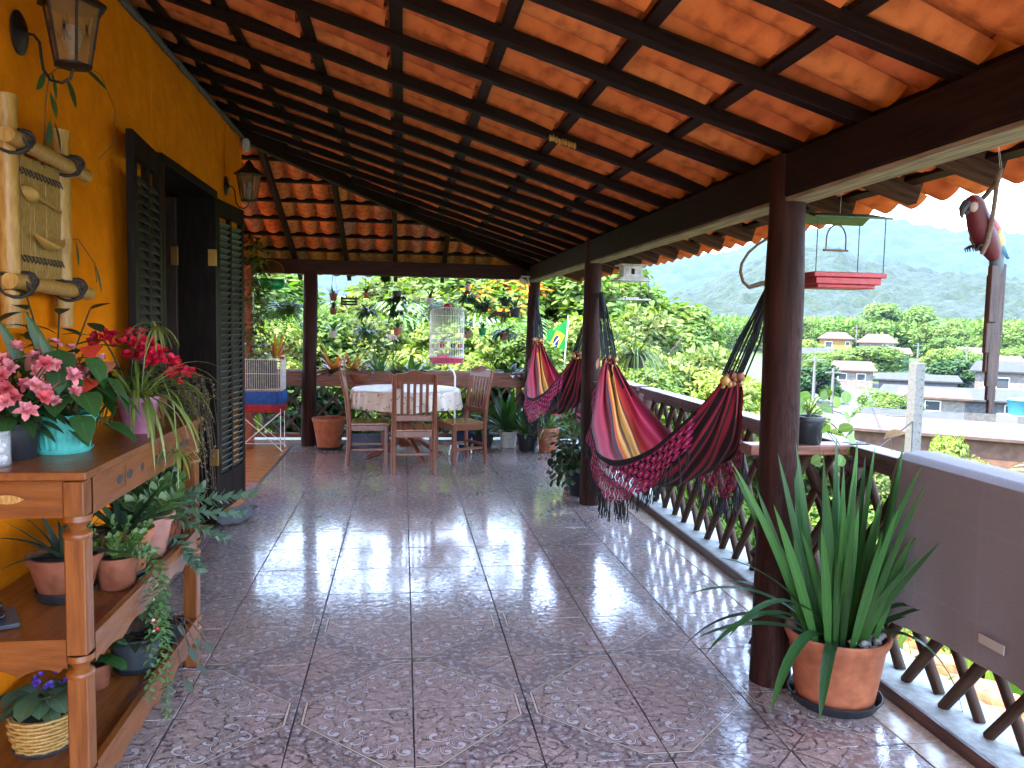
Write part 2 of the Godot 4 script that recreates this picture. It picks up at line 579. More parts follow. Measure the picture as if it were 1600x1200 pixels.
func make_ground_and_hills():
	var b := MB.new()
	var f := func(s: float, t: float) -> Vector3:
		var x := 5000.0 * pow(absf(s * 2.0 - 1.0), 4.0) * signf(s * 2.0 - 1.0)
		var d := 5000.0 * pow(absf(t * 2.0 - 1.0), 4.0) * signf(t * 2.0 - 1.0)
		return P(x + 3.0, ground_at(x + 3.0, d + 4.0), d + 4.0)
	b.sheet(150, 150, f)
	var m := M("ground", L(0.07, 0.085, 0.03), 0.95, noise_tex(61, 0.012, Color(0.5, 0.55, 0.35), Color(1, 0.95, 0.8), FastNoiseLite.FRACTAL_FBM, 512, Color(0.75, 0.85, 0.5)), Vector3(0.08, 0.08, 0.08), mats.soft, 0.6)
	m.uv1_world_triplanar = true
	tag(part("ground", b, m, self), "", "", "", "structure")
	# the wooded hill across the valley and the mountain behind it
	var lump := FastNoiseLite.new()
	lump.seed = 5
	lump.frequency = 0.03
	lump.fractal_octaves = 3
	var near_crest := [[-60.0, 1.0], [-10.0, 1.5], [10.0, 1.6], [17.0, 1.5], [20.6, 2.6], [24.0, 4.4], [26.0, 5.5], [29.5, 5.6], [32.0, 4.5], [36.5, 3.7], [42.0, 3.2], [60.0, 3.5], [110.0, 2.0]]
	var far_crest := [[-60.0, 3.0], [0.0, 4.0], [15.0, 4.8], [22.0, 5.4], [26.0, 6.6], [29.5, 7.5], [31.9, 8.0], [33.3, 7.6], [34.5, 7.2], [37.0, 6.8], [41.0, 6.3], [60.0, 6.0], [110.0, 4.0]]
	var hill_mat := M("hill_forest", L(0.022, 0.034, 0.016), 0.95, noise_tex(62, 0.03, Color(0.2, 0.28, 0.25), Color(1, 1, 0.75), FastNoiseLite.FRACTAL_FBM, 512, Color(0.75, 0.85, 0.55)), Vector3(0.012, 0.012, 0.012), bump_tex(63, 0.05, 8.0), 1.0)
	hill_mat.uv1_world_triplanar = true
	for k in 2:
		var r0: float = [330.0, 1500.0][k]
		var r1: float = [820.0, 2600.0][k]
		var table: Array = [near_crest, far_crest][k]
		var rough: float = [9.0, 30.0][k]
		lump.frequency = [0.045, 0.012][k]
		b = MB.new()
		var hf := func(s: float, t: float) -> Vector3:
			var a := lerpf(-50.0, 100.0, s)
			var r := lerpf(r0, r1 * 1.25, t)
			var top := EYE + r1 * tan(deg_to_rad(crest(table, a)))
			var up := smoothstep(0.0, 1.0, minf(1.0, t / 0.8)) if t < 0.8 else 1.0 - 0.6 * (t - 0.8) / 0.2
			var x := r * sin(deg_to_rad(a))
			var d := r * cos(deg_to_rad(a))
			var y := lerpf(-1.5, top, up)
			return P(x, y + rough * lump.get_noise_3d(x, y, d) * minf(1.0, t * 6.0), d)
		b.sheet(420, 90, hf)
		tag(part("hill" if k == 0 else "mountain", b, hill_mat, self), "", "", "", "structure")

# ---------------------------------------------------------------- floor
func stamp(px: PackedFloat32Array, size: int, at: Vector2, r: float, value: float) -> void:
	for y in range(maxi(0, int(at.y - r)), mini(size - 1, int(at.y + r)) + 1):
		for x in range(maxi(0, int(at.x - r)), mini(size - 1, int(at.x + r)) + 1):
			if Vector2(x, y).distance_squared_to(at) <= r * r:
				px[y * size + x] = value

func scroll_line(px: PackedFloat32Array, size: int, from: Vector2, ang: float, turn: float, ln: float, w: float, swap: bool) -> void:
	for pass_no in 2:
		var p := from
		var a := ang
		var steps := int(ln / 1.2)
		for i in steps:
			var t := float(i) / steps
			var ww := w * (0.35 + 1.1 * t * t) * (1.0 if t < 0.92 else 1.35)
			stamp(px, size, Vector2(p.y, p.x) if swap else p, ww + (1.8 if pass_no == 0 else 0.0), -1.0 if pass_no == 0 else 1.0)
			a += turn * (0.25 + 2.6 * t * t) / steps
			p += Vector2(cos(a), sin(a)) * 1.2

func tile_pictures(sd: int) -> Array:
	var size := 512
	var f := FastNoiseLite.new()
	f.seed = sd
	f.frequency = 0.010
	f.fractal_type = FastNoiseLite.FRACTAL_RIDGED
	f.fractal_octaves = 3
	f.domain_warp_enabled = true
	f.domain_warp_amplitude = 26.0
	f.domain_warp_frequency = 0.018
	var veins := f.get_image(size, size, false, false, true).get_data()
	f.seed = sd + 20
	f.frequency = 0.022
	f.domain_warp_amplitude = 14.0
	var fine := f.get_image(size, size, false, false, true).get_data()
	f.seed = sd + 50
	f.frequency = 0.02
	f.fractal_type = FastNoiseLite.FRACTAL_FBM
	f.domain_warp_enabled = false
	var blot := f.get_image(size, size, false, false, true).get_data()
	var px := PackedFloat32Array()
	px.resize(size * size)
	for swap in [false, true]:
		scroll_line(px, size, Vector2(250, 190), -0.75, -3.4, 190, 7.0, swap)
		scroll_line(px, size, Vector2(262, 150), -0.35, 4.4, 170, 6.5, swap)
		scroll_line(px, size, Vector2(330, 70), 0.0, -4.6, 120, 7.5, swap)
		scroll_line(px, size, Vector2(345, 105), -0.2, 4.6, 100, 6.5, swap)
		scroll_line(px, size, Vector2(215, 215), -0.3, 3.0, 110, 5.0, swap)
		scroll_line(px, size, Vector2(160, 225), 0.1, -3.0, 110, 4.5, swap)
		scroll_line(px, size, Vector2(290, 175), -0.1, -4.0, 90, 4.5, swap)
	var out := PackedByteArray()
	out.resize(size * size * 3)
	var rough := PackedByteArray()
	rough.resize(size * size)
	for y in size:
		var v := float(y) / size
		for x in size:
			var u := float(x) / size
			var i := y * size + x
			var bl := blot[i] / 255.0
			var s := u + v
			var edge := minf(1.12 - s, minf(0.93 - u, 0.93 - v))
			var corner := (1.0 - u) + (1.0 - v)
			var dark := smoothstep(172.0, 222.0, veins[i]) * smoothstep(0.2, 0.5, bl)
			dark = maxf(dark, smoothstep(180.0, 228.0, fine[i]) * 0.8 * smoothstep(0.3, 0.6, bl))
			var r := 0.68
			var g := 0.59
			var bb := 0.55
			if edge < 0.0 and corner > 0.5:
				var k := smoothstep(0.5, 0.75, bl)
				r = lerpf(0.62, 0.66, k)
				g = lerpf(0.54, 0.63, k)
				bb = lerpf(0.515, 0.62, k)
				dark = maxf(dark, smoothstep(170.0, 225.0, fine[i]) * 0.8)
			elif edge < 0.0:
				var line := minf(absf(corner - 0.5), absf(absf(u - v)) + (0.2 if corner > 0.5 else 0.0))
				if line < 0.009:
					dark = 0.9
			var sh := 0.16 * (0.5 - bl)
			r = lerpf(r - sh, 0.19, dark * 0.95)
			g = lerpf(g - sh, 0.12, dark * 0.95)
			bb = lerpf(bb - sh, 0.115, dark * 0.95)
			var mark := px[i]
			if edge > 0.03:
				if mark > 0.5:
					r = lerpf(r, 0.80, 0.75)
					g = lerpf(g, 0.76, 0.75)
					bb = lerpf(bb, 0.75, 0.75)
					dark = 0.0
				elif mark < -0.5:
					r = lerpf(r, 0.29, 0.85)
					g = lerpf(g, 0.23, 0.85)
					bb = lerpf(bb, 0.25, 0.85)
			if absf(edge) < 0.010:
				r = 0.78
				g = 0.71
				bb = 0.62
				dark = 0.0
			elif absf(edge) < 0.016:
				r *= 0.6
				g *= 0.58
				bb *= 0.58
			out[i * 3] = int(clampf(r, 0.0, 1.0) * 255.0)
			out[i * 3 + 1] = int(clampf(g, 0.0, 1.0) * 255.0)
			out[i * 3 + 2] = int(clampf(bb, 0.0, 1.0) * 255.0)
			rough[i] = int(clampf(0.11 + dark * 0.45 + (bl - 0.5) * 0.16, 0.05, 1.0) * 255.0)
	return [ImageTexture.create_from_image(Image.create_from_data(size, size, false, Image.FORMAT_RGB8, out)), ImageTexture.create_from_image(Image.create_from_data(size, size, false, Image.FORMAT_L8, rough))]

func tile_mesh(w: float, l: float, uv_all := true) -> ArrayMesh:
	# the glazed face with a rounded rim, 12 mm thick; the picture starts at the corner -x, -z
	var b := MB.new()
	var rings := [[0.0, -0.012, Vector3(1, 0.05, 1)], [0.0, -0.0022, Vector3(1, 0.1, 1)], [0.0014, 0.0, Vector3(0.1, 1, 0.1)]]
	var rows := []
	for r in rings:
		var row := []
		for q in [[-1, -1], [1, -1], [1, 1], [-1, 1]]:
			var p := Vector3(q[0] * (w * 0.5 - r[0]), r[1], q[1] * (l * 0.5 - r[0]))
			var m := Vector3(q[0] * (r[2] as Vector3).x, (r[2] as Vector3).y, q[1] * (r[2] as Vector3).z).normalized()
			row.append(b.add(p, m, Vector2(p.x / w + 0.5, p.z / l + 0.5)))
		rows.append(row)
	for i in 2:
		for j in 4:
			b.quad(rows[i][j], rows[i][(j + 1) % 4], rows[i + 1][(j + 1) % 4], rows[i + 1][j])
	var top := []
	for j in rows[2]:
		top.append(b.add(b.v[j], Vector3.UP, b.u[j]))
	b.quad(top[0], top[1], top[2], top[3])
	return b.mesh()

func make_floor():
	var b := MB.new()
	b.box(P(0.32, -0.104, 3.0), Vector3(3.4, 0.2, 14.0), 0.002)
	var root := part("floor", b, mats.grout, self)
	tag(root, "", "", "", "structure")
	var tm := []
	for k in 3:
		var pics := tile_pictures(100 + k * 7)
		var m := StandardMaterial3D.new()
		m.resource_name = "glazed_tile"
		m.albedo_texture = pics[0]
		m.roughness_texture = pics[1]
		m.roughness_texture_channel = BaseMaterial3D.TEXTURE_CHANNEL_RED
		m.roughness = 1.0
		m.normal_enabled = true
		m.normal_texture = mats.soft
		m.normal_scale = 0.16
		m.metallic_specular = 0.7
		m.clearcoat_enabled = true
		m.clearcoat = 0.35
		m.clearcoat_roughness = 0.08
		tm.append(m)
	var mesh := tile_mesh(0.4445, 0.4445)
	var thin := tile_mesh(0.086, 0.446)
	var edge := tile_mesh(0.142, 0.446)
	for j in range(-9, 21):
		var d := 0.334 + 0.45 * j + 0.225
		for k in range(-3, 4):
			var x := 0.0522 + 0.45 * k + 0.225
			# the octagon turns round the seam crossings with an even number both ways
			var cx := -1 if k % 2 == 0 else 1
			var cd := -1 if j % 2 == 0 else 1
			var cz := -cd
			var a := 0.0
			if cx == -1 and cz == 1: a = PI / 2
			elif cx == 1 and cz == 1: a = PI
			elif cx == 1 and cz == -1: a = -PI / 2
			var t := Transform3D(Basis(Vector3.UP, a) * Basis(Vector3.RIGHT, rf(-0.0012, 0.0012)) * Basis(Vector3.BACK, rf(-0.0012, 0.0012)), P(x, rf(-0.0004, 0.0004), d))
			put("tile", mesh, tm[rng.randi() % 3], root, t)
		if d < 7.5:
			put("tile", thin, tm[rng.randi() % 3], root, Transform3D(Basis(), P(-1.345, 0, d)))
		put("edge_tile", edge, mats.cream_tile, root, Transform3D(Basis(), P(1.9275, 0, d)))
	# the kerb that carries the railing
	b = MB.new()
	b.box(P(2.007, 0.02, 4.3), Vector3(0.014, 0.06, 11.4), 0.003)
	var kerb := part("kerb", b, mats.rail, self)
	tag(kerb, "", "", "", "structure")
	b = MB.new()
	b.box(P(2.167, -0.08, 4.3), Vector3(0.3, 0.25, 11.4), 0.008)
	part("ledge", b, mats.concrete, kerb)
	b = MB.new()
	b.box(P(-1.15, -0.08, 9.98), Vector3(6.3, 0.27, 0.2), 0.008)
	part("ledge", b, mats.concrete, kerb)
	# the boarded floor round the corner of the house
	b = MB.new()
	b.box(P(-4.2, -0.11, 8.5), Vector3(5.76, 0.2, 2.8), 0.002)
	var side := part("side_floor", b, mats.grout, self)
	tag(side, "", "", "", "structure")
	for i in 14:
		for k in 5:
			b = MB.new()
			b.box(Vector3.ZERO, Vector3(1.145, 0.012, 0.188), 0.002)
			if i == 0 and k == 0:
				mats.plank_mesh = b.mesh()
			put("plank", mats.plank_mesh, mats.plank, side, Transform3D(Basis(), P(-1.9 - k * 1.15, rf(-0.0005, 0.0005) - 0.007, 7.2 + i * 0.19)))

# ---------------------------------------------------------------- house
func shutter(parent: Node, hinge: Vector3, free: Vector3, h: float):
	var s := Node3D.new()
	s.name = named(parent, "shutter")
	parent.add_child(s, true)
	var dir := free - hinge
	var w := dir.length()
	var x := dir.normalized()
	var z := x.cross(Vector3.UP).normalized()
	s.transform = Transform3D(Basis(x, Vector3.UP, z), hinge)
	var b := MB.new()
	var st := 0.075
	for k in 3:
		b.box(Vector3([st * 0.5, w * 0.5, w - st * 0.5][k], h * 0.5, 0), Vector3(st if k != 1 else 0.04, h, 0.036), 0.004)
	b.box(Vector3(w * 0.5, 0.14, 0), Vector3(w - st * 2.0, 0.28, 0.032), 0.003)
	b.box(Vector3(w * 0.5, h - 0.06, 0), Vector3(w - st * 2.0, 0.12, 0.032), 0.003)
	part("stile", b, mats.shutter, s)
	var sw := w * 0.5 - st - 0.02
	b = MB.new()
	b.box(Vector3.ZERO, Vector3(sw, 0.062, 0.009), 0.002)
	var m := b.mesh()
	var n := int((h - 0.42) / 0.046)
	for side in 2:
		for i in n:
			put("slat", m, mats.louvre, s, Transform3D(Basis(Vector3.RIGHT, 0.62 + rf(-0.04, 0.04)), Vector3(st + sw * 0.5 + side * (sw + 0.04), 0.3 + i * 0.046, 0)))
	return s

func make_house():
	var house := thing("orange_house", "orange plastered house wall with a dark louvred doorway along the veranda", "house")
	var w: Material = mats.orange_wall
	var parts := [
		[P(-1.49, 1.4, 1.36), Vector3(0.2, 3.38, 6.72)],
		[P(-1.49, 2.735, 5.375), Vector3(0.2, 0.71, 1.31)],
		[P(-1.49, 1.4, 6.615), Vector3(0.2, 3.38, 1.17)],
		[P(-4.295, 1.4, 7.1), Vector3(5.41, 3.38, 0.2)],
		[P(-4.295, 1.4, -1.9), Vector3(5.41, 3.38, 0.2)],
		[P(-6.9, 1.4, 2.6), Vector3(0.2, 3.38, 8.8)],
	]
	for q in parts:
		var b := MB.new()
		b.box(q[0], q[1], 0.006)
		part("wall", b, w, house)
	# the dark course between the wall and the tiles
	var b := MB.new()
	b.box(P(-1.53, 3.2, 2.6), Vector3(0.1, 0.24, 9.2), 0.002)
	b.box(P(-4.2, 3.2, 7.07), Vector3(5.3, 0.24, 0.1), 0.002)
	part("wall_plate", b, mats.dark_wood, house)
	b = MB.new()
	b.box(P(-4.2, -0.06, 2.6), Vector3(5.2, 0.12, 8.8), 0.002)
	part("room_floor", b, mats.plank, house)
	b = MB.new()
	b.box(P(-4.2, 3.12, 2.6), Vector3(5.2, 0.06, 8.8), 0.002)
	part("room_ceiling", b, mats.white_paint, house)
	b = MB.new()
	b.box(P(-3.1, 1.5, 2.9), Vector3(3.0, 3.0, 0.1), 0.002)
	b.box(P(-4.6, 1.5, 4.9), Vector3(0.1, 3.0, 4.0), 0.002)
	part("room_wall", b, mats.cream_plaster, house)
	# door frame
	b = MB.new()
	b.box(P(-1.47, 1.19, 4.745), Vector3(0.26, 2.38, 0.05), 0.005)
	b.box(P(-1.47, 1.19, 6.005), Vector3(0.26, 2.38, 0.05), 0.005)
	b.box(P(-1.47, 2.405, 5.375), Vector3(0.27, 0.055, 1.32), 0.005)
	var frame := part("door_frame", b, mats.shutter, house)
	for y in [0.5, 1.95]:
		b = MB.new()
		b.box(P(-1.36, y, 5.972), Vector3(0.06, 0.12, 0.02), 0.003)
		part("hinge", b, mats.brass, frame)
	# the inner leaf stands open into the room
	b = MB.new()
	b.box(P(-1.80, 1.19, 5.93), Vector3(0.42, 2.34, 0.04), 0.004)
	b.box(P(-1.80, 1.19, 5.905), Vector3(0.24, 1.9, 0.012), 0.004)
	var leaf_door := part("door", b, mats.dark_wood, house)
	for y in [0.5, 1.95]:
		b = MB.new()
		b.box(P(-1.60, y, 5.90), Vector3(0.05, 0.13, 0.014), 0.003)
		part("hinge", b, mats.brass, leaf_door)
	b = MB.new()
	var cf := func(s: float, t: float) -> Vector3:
		return P(-2.2 + 0.04 * sin(s * 40.0) * (0.6 + 0.4 * t), 2.3 * t + 0.05, 5.0 + s * 0.8)
	b.sheet(60, 4, cf)
	part("curtain", b, mats.curtain, house)
	shutter(house, P(-1.355, 0.06, 4.70), P(-1.30, 0.06, 4.06), 2.35)
	shutter(house, P(-1.365, 0.06, 6.05), P(-1.30, 0.06, 6.72), 2.33)

# ---------------------------------------------------------------- roof
func slope_y(x: float) -> float:
	return 2.22 - 0.30 * (x - 1.52)

func far_y(d: float) -> float:
	return 2.22 - 0.352 * (d - 9.68)

func hip_x(d: float) -> float:
	return -1.39 + (d - 7.2) * 2.94 / 2.5

func roof_tile_mesh(ln: float) -> ArrayMesh:
	# runs down the slope along +x from x = 0; a channel and the cover that laps its side
	var b := MB.new()
	for k in 2:
		var r: float = [0.086, 0.07][k]
		var half: float = [1.18, 1.45][k]
		var z0: float = [0.0, 0.1][k]
		for skin in 2:
			var rr: float = r - 0.012 * skin
			var f := func(s: float, t: float) -> Vector3:
				var a := lerpf(-half, half, t)
				var g := rr * lerpf(1.06, 0.95, s) if k == 0 else rr * lerpf(0.94, 1.06, s)
				var y := r - g * cos(a) if k == 0 else 0.028 + g * cos(a)
				return Vector3(s * ln, y, z0 + g * sin(a))
			b.sheet(2, 10, f, (skin == 0) == (k == 1) )
		# the rim at both ends
		for e in 2:
			var ef := func(s: float, t: float) -> Vector3:
				var a := lerpf(-half, half, t)
				var sc: float = ([1.06, 0.95] if k == 0 else [0.94, 1.06])[e]
				var g := (r - 0.012 * s) * sc
				var y := r - g * cos(a) if k == 0 else 0.028 + g * cos(a)
				return Vector3(e * ln, y, z0 + g * sin(a))
			b.sheet(1, 10, ef, (e == 1) == (k == 0))
	return b.mesh()

func make_roof():
	var roof := thing("veranda_roof", "sloping veranda roof of orange clay tiles on dark rafters and battens", "roof")
	# the beam on the posts and the beam across the far end
	var b := MB.new()
	b.box(P(1.58, 2.135, 4.7), Vector3(0.12, 0.17, 10.8), 0.006)
	var beam := part("beam", b, mats.beam, roof)
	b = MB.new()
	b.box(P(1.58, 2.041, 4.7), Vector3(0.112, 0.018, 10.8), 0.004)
	part("beam_lip", b, mats.raw_wood, beam)  # thin strip whose pale colour stands for light bounced from below
	b = MB.new()
	b.box(P(-1.75, 2.15, 9.74), Vector3(6.5, 0.17, 0.12), 0.006)
	part("beam", b, mats.beam_x, roof)
	# rafters of the main slope
	var ang := atan(0.30)
	var d := -1.2
	var list := [2.11, 2.63, 3.09, 3.58, 4.12, 4.66, 5.12, 5.55, 6.0]
	for i in 5: list.push_front(2.11 - 0.5 * (i + 1))
	for i in 7: list.append(6.0 + 0.48 * (i + 1))
	for rd: float in list:
		var x0 := maxf(-1.44, hip_x(rd) + 0.04)
		var x1 := 2.06 + rf(-0.03, 0.03)
		b = MB.new()
		var ln := (x1 - x0) / cos(ang)
		b.box(Vector3.ZERO, Vector3(ln, 0.055, 0.055), 0.005)
		var xm: float = (x0 + x1) * 0.5
		if rd > 1.0:
			var tb := MB.new()
			tb.box(Vector3.ZERO, Vector3(0.48, 0.10, 0.062), 0.006)
			put("rafter_tail", tb.mesh(), mats.raw_wood_x, roof, Transform3D(Basis(Vector3.BACK, -ang), P(1.885, slope_y(1.885) + 0.049, rd)))
			x1 = 1.655
			ln = (x1 - x0) / cos(ang)
			b = MB.new()
			b.box(Vector3.ZERO, Vector3(ln, 0.055, 0.055), 0.005)
			xm = (x0 + x1) * 0.5
		put("rafter", b.mesh(), mats.rafter_x, roof, Transform3D(Basis(Vector3.BACK, -ang), P(xm, slope_y(xm) + 0.0475, rd)))
	# battens of the main slope
	for i in 9:
		var x := -1.30 + 0.42 * i
		var d1 := minf(9.9, 7.2 + (x + 1.39) * 2.5 / 2.94)
		b = MB.new()
		b.box(Vector3.ZERO, Vector3(0.052, 0.026, d1 + 0.5), 0.004)
		put("batten", b.mesh(), mats.rafter_z, roof, Transform3D(Basis(Vector3.BACK, -ang), P(x, slope_y(x) + 0.078, (d1 - 0.5) * 0.5)))
	# the hip
	b = MB.new()
	b.bar(P(-1.42, slope_y(-1.42) + 0.03, 7.17), P(1.62, slope_y(1.62) + 0.03, 9.76), 0.07, 0.17, 0.006)
	part("hip_rafter", b, mats.rafter_x, roof)
	var far_ang := atan(0.352)
	for q in [-1.28, -0.68, -0.1, 0.49, -1.9, -2.5, -3.1, -3.7]:
		var d0 := maxf(7.12, 7.2 + (q + 1.39) * 2.5 / 2.94 + 0.05)
		b = MB.new()
		var ln: float = (10.3 - d0) / cos(far_ang)
		b.box(Vector3.ZERO, Vector3(0.05, 0.08, ln), 0.004)
		var dm: float = (10.3 + d0) * 0.5
		put("rafter", b.mesh(), mats.rafter_z, roof, Transform3D(Basis(Vector3.RIGHT, -far_ang), P(q, far_y(dm) + 0.06, dm)))
	for i in 8:
		var dd := 7.38 + 0.38 * i
		var x1 := minf(1.62, hip_x(dd) - 0.03)
		b = MB.new()
		b.box(Vector3.ZERO, Vector3(x1 + 5.0, 0.036, 0.045), 0.003)
		put("batten", b.mesh(), mats.rafter_x, roof, Transform3D(Basis(Vector3.RIGHT, -far_ang), P((x1 - 5.0) * 0.5, far_y(dd) + 0.12, dd)))
	# clay tiles: those in view one by one, the few beyond as one part
	var mesh := roof_tile_mesh(0.455)
	var spots := []
	for j in 54:
		var td := -0.5 + 0.2 * j
		for i in 10:
			var x := -1.30 - 0.42 + 0.42 * i if i < 9 else 1.88
			if td > 10.3: continue
			if x + 0.36 < hip_x(td) - 0.12: continue
			var t := Transform3D(Basis(Vector3.BACK, -ang - 0.085 + rf(-0.012, 0.012)) * Basis(Vector3.RIGHT, rf(-0.03, 0.03)), P(x - 0.055, slope_y(x - 0.055) + 0.100, td + rf(-0.006, 0.006)))
			spots.append([t, 100.0 + td if td < 1.0 else td])
	var far_mesh := mesh
	var turn := Basis(Vector3.UP, PI / 2)
	var far_spots := []
	for j in 34:
		var tx := 1.55 - 0.2 * j
		for i in 9:
			var dd := 7.38 - 0.38 + 0.38 * i
			if dd > 10.25: continue
			if tx > hip_x(dd + 0.3) + 0.1: continue
			var t := Transform3D(Basis(Vector3.RIGHT, -far_ang - 0.065 + rf(-0.012, 0.012)) * turn * Basis(Vector3.RIGHT, rf(-0.04, 0.04)), P(tx, far_y(dd - 0.06) + 0.145, dd - 0.06))
			far_spots.append([t, tx])
	spots.sort_custom(func(p, q): return p[1] < q[1])
	var shown := 0
	var rest := []
	for s in far_spots:
		if s[1] > -2.4 and shown < 130:
			put("roof_tile", far_mesh, mats["clay%d" % [0, 1, 1, 3][rng.randi() % 4]], roof, s[0])
			shown += 1
		else:
			rest.append(s[0])
	for s in spots:
		if shown < 300:
			put("roof_tile", mesh, mats["clay%d" % [0, 0, 1, 2][rng.randi() % 4]], roof, s[0])
			shown += 1
		else:
			rest.append(s[0])
	# added unseen sheets over the tiles, in their waves, to block sun leaks
	b = MB.new()
	var of := func(s: float, u: float) -> Vector3:
		var dd := lerpf(-0.6, 10.35, u)
		var x := lerpf(maxf(-3.2, hip_x(dd) if dd > 7.2 else -3.2), 2.2, s)
		return P(x, slope_y(x) + 0.215 + 0.02 * cos(u * 10.95 / 0.2 * TAU), dd)
	b.sheet(6, 330, of)
	part("leak_blocker", b, mats.clay3, roof)
	b = MB.new()
	var of2 := func(s: float, u: float) -> Vector3:
		var x := lerpf(-5.6, 2.1, u)
		var dd := lerpf(maxf(6.4, 7.2 + (x + 1.39) * 2.5 / 2.94), 10.3, s)
		return P(x, far_y(dd) + 0.235 + 0.02 * cos(u * 7.7 / 0.2 * TAU), dd)
	b.sheet(6, 240, of2)
	part("leak_blocker", b, mats.clay3, roof)  # second added sheet, against sun leaking through the far tiles
	var mm := MultiMesh.new()
	mm.transform_format = MultiMesh.TRANSFORM_3D
	mm.mesh = mesh
	mm.instance_count = rest.size()
	for i in rest.size():
		mm.set_instance_transform(i, rest[i])
	var mi := MultiMeshInstance3D.new()
	mi.name = "further_roof_tiles"
	mi.multimesh = mm
	mi.material_override = mats.clay0
	mi.set_meta("kind", "stuff")
	roof.add_child(mi)

# ---------------------------------------------------------------- posts and railings
func post(x: float, d: float, top: float, r: float, label: String, sd: int):
	var path := []
	var rad := []
	for i in 33:
		var t := i / 32.0
		path.append(Vector3(0.012 * sin(t * 4.0 + sd), t * top, 0.01 * cos(t * 5.0 + sd * 2.0)))
		rad.append(r * (1.08 - 0.14 * t + 0.035 * sin(t * 9.0 + sd * 1.7) + 0.02 * sin(t * 23.0 + sd * 3.1)))
	var b := MB.new()
	b.tube(path, rad, 18)
	var o := put("wooden_post", b.mesh(), mats.post, self)
	o.position = P(x, 0, d)
	tag(o, label, "post", "round posts under the veranda roof")

func make_posts():
	post(1.575, 3.13, 2.22, 0.078, "thick round brown post beside the big orchid pot", 1)
	post(1.575, 6.5, 2.22, 0.078, "round brown post between the two hammocks", 2)
	post(1.60, 9.72, 2.2, 0.078, "round brown post at the far corner under the hip rafter", 3)
	post(-1.11, 9.76, 2.12, 0.085, "round brown post beside the large terracotta pot at the far end", 4)

func stick_mesh(ln: float, r: float, sd: int) -> ArrayMesh:
	var b := MB.new()
	var path := []
	var rad := []
	for i in 6:
		var t := i / 5.0
		path.append(Vector3(0.006 * sin(t * 5.0 + sd), (t - 0.5) * ln, 0.006 * cos(t * 4.0 + sd * 3)))
		rad.append(r * (1.0 + 0.1 * sin(t * 6.0 + sd * 2)))
	b.tube(path, rad, 8)
	return b.mesh()

func lattice(root: Node3D, a: Vector3, b: Vector3, y0: float, y1: float, pitch: float, lean: float, mesh_list: Array, gap: float, mat: Material, called := "lattice_stick"):
	var along := b - a
	var ln := along.length()
	var u := along / ln
	var side := u.cross(Vector3.UP)
	var run := (y1 - y0) * tan(lean)
	for way: int in [-1, 1]:
		var i := 0
		var s := -run
		while s < ln + run:
			var lo := s
			var hi := s + run
			if way < 0:
				lo = s + run
				hi = s
			var p0 := Vector2(lo, y0)
			var p1 := Vector2(hi, y1)
			# cut at the ends
			for e in 2:
				var lim := 0.0 if e == 0 else ln
				var o0 := p0.x < 0.0 if e == 0 else p0.x > ln
				var o1 := p1.x < 0.0 if e == 0 else p1.x > ln
				if o0 and o1:
					p1 = p0
				elif o0:
					p0 = p0.lerp(p1, (lim - p0.x) / (p1.x - p0.x))
				elif o1:
					p1 = p1.lerp(p0, (lim - p1.x) / (p0.x - p1.x))
			var length := p0.distance_to(p1)
			if length > 0.12:
				var q0 := a + u * p0.x + Vector3.UP * p0.y + side * gap * way
				var q1 := a + u * p1.x + Vector3.UP * p1.y + side * gap * way
				var y := (q1 - q0).normalized()
				var x := y.cross(side).normalized()
				put(called, mesh_list[rng.randi() % mesh_list.size()], mat, root, Transform3D(Basis(x, y * length, x.cross(y)), (q0 + q1) * 0.5))
			s += pitch
			i += 1

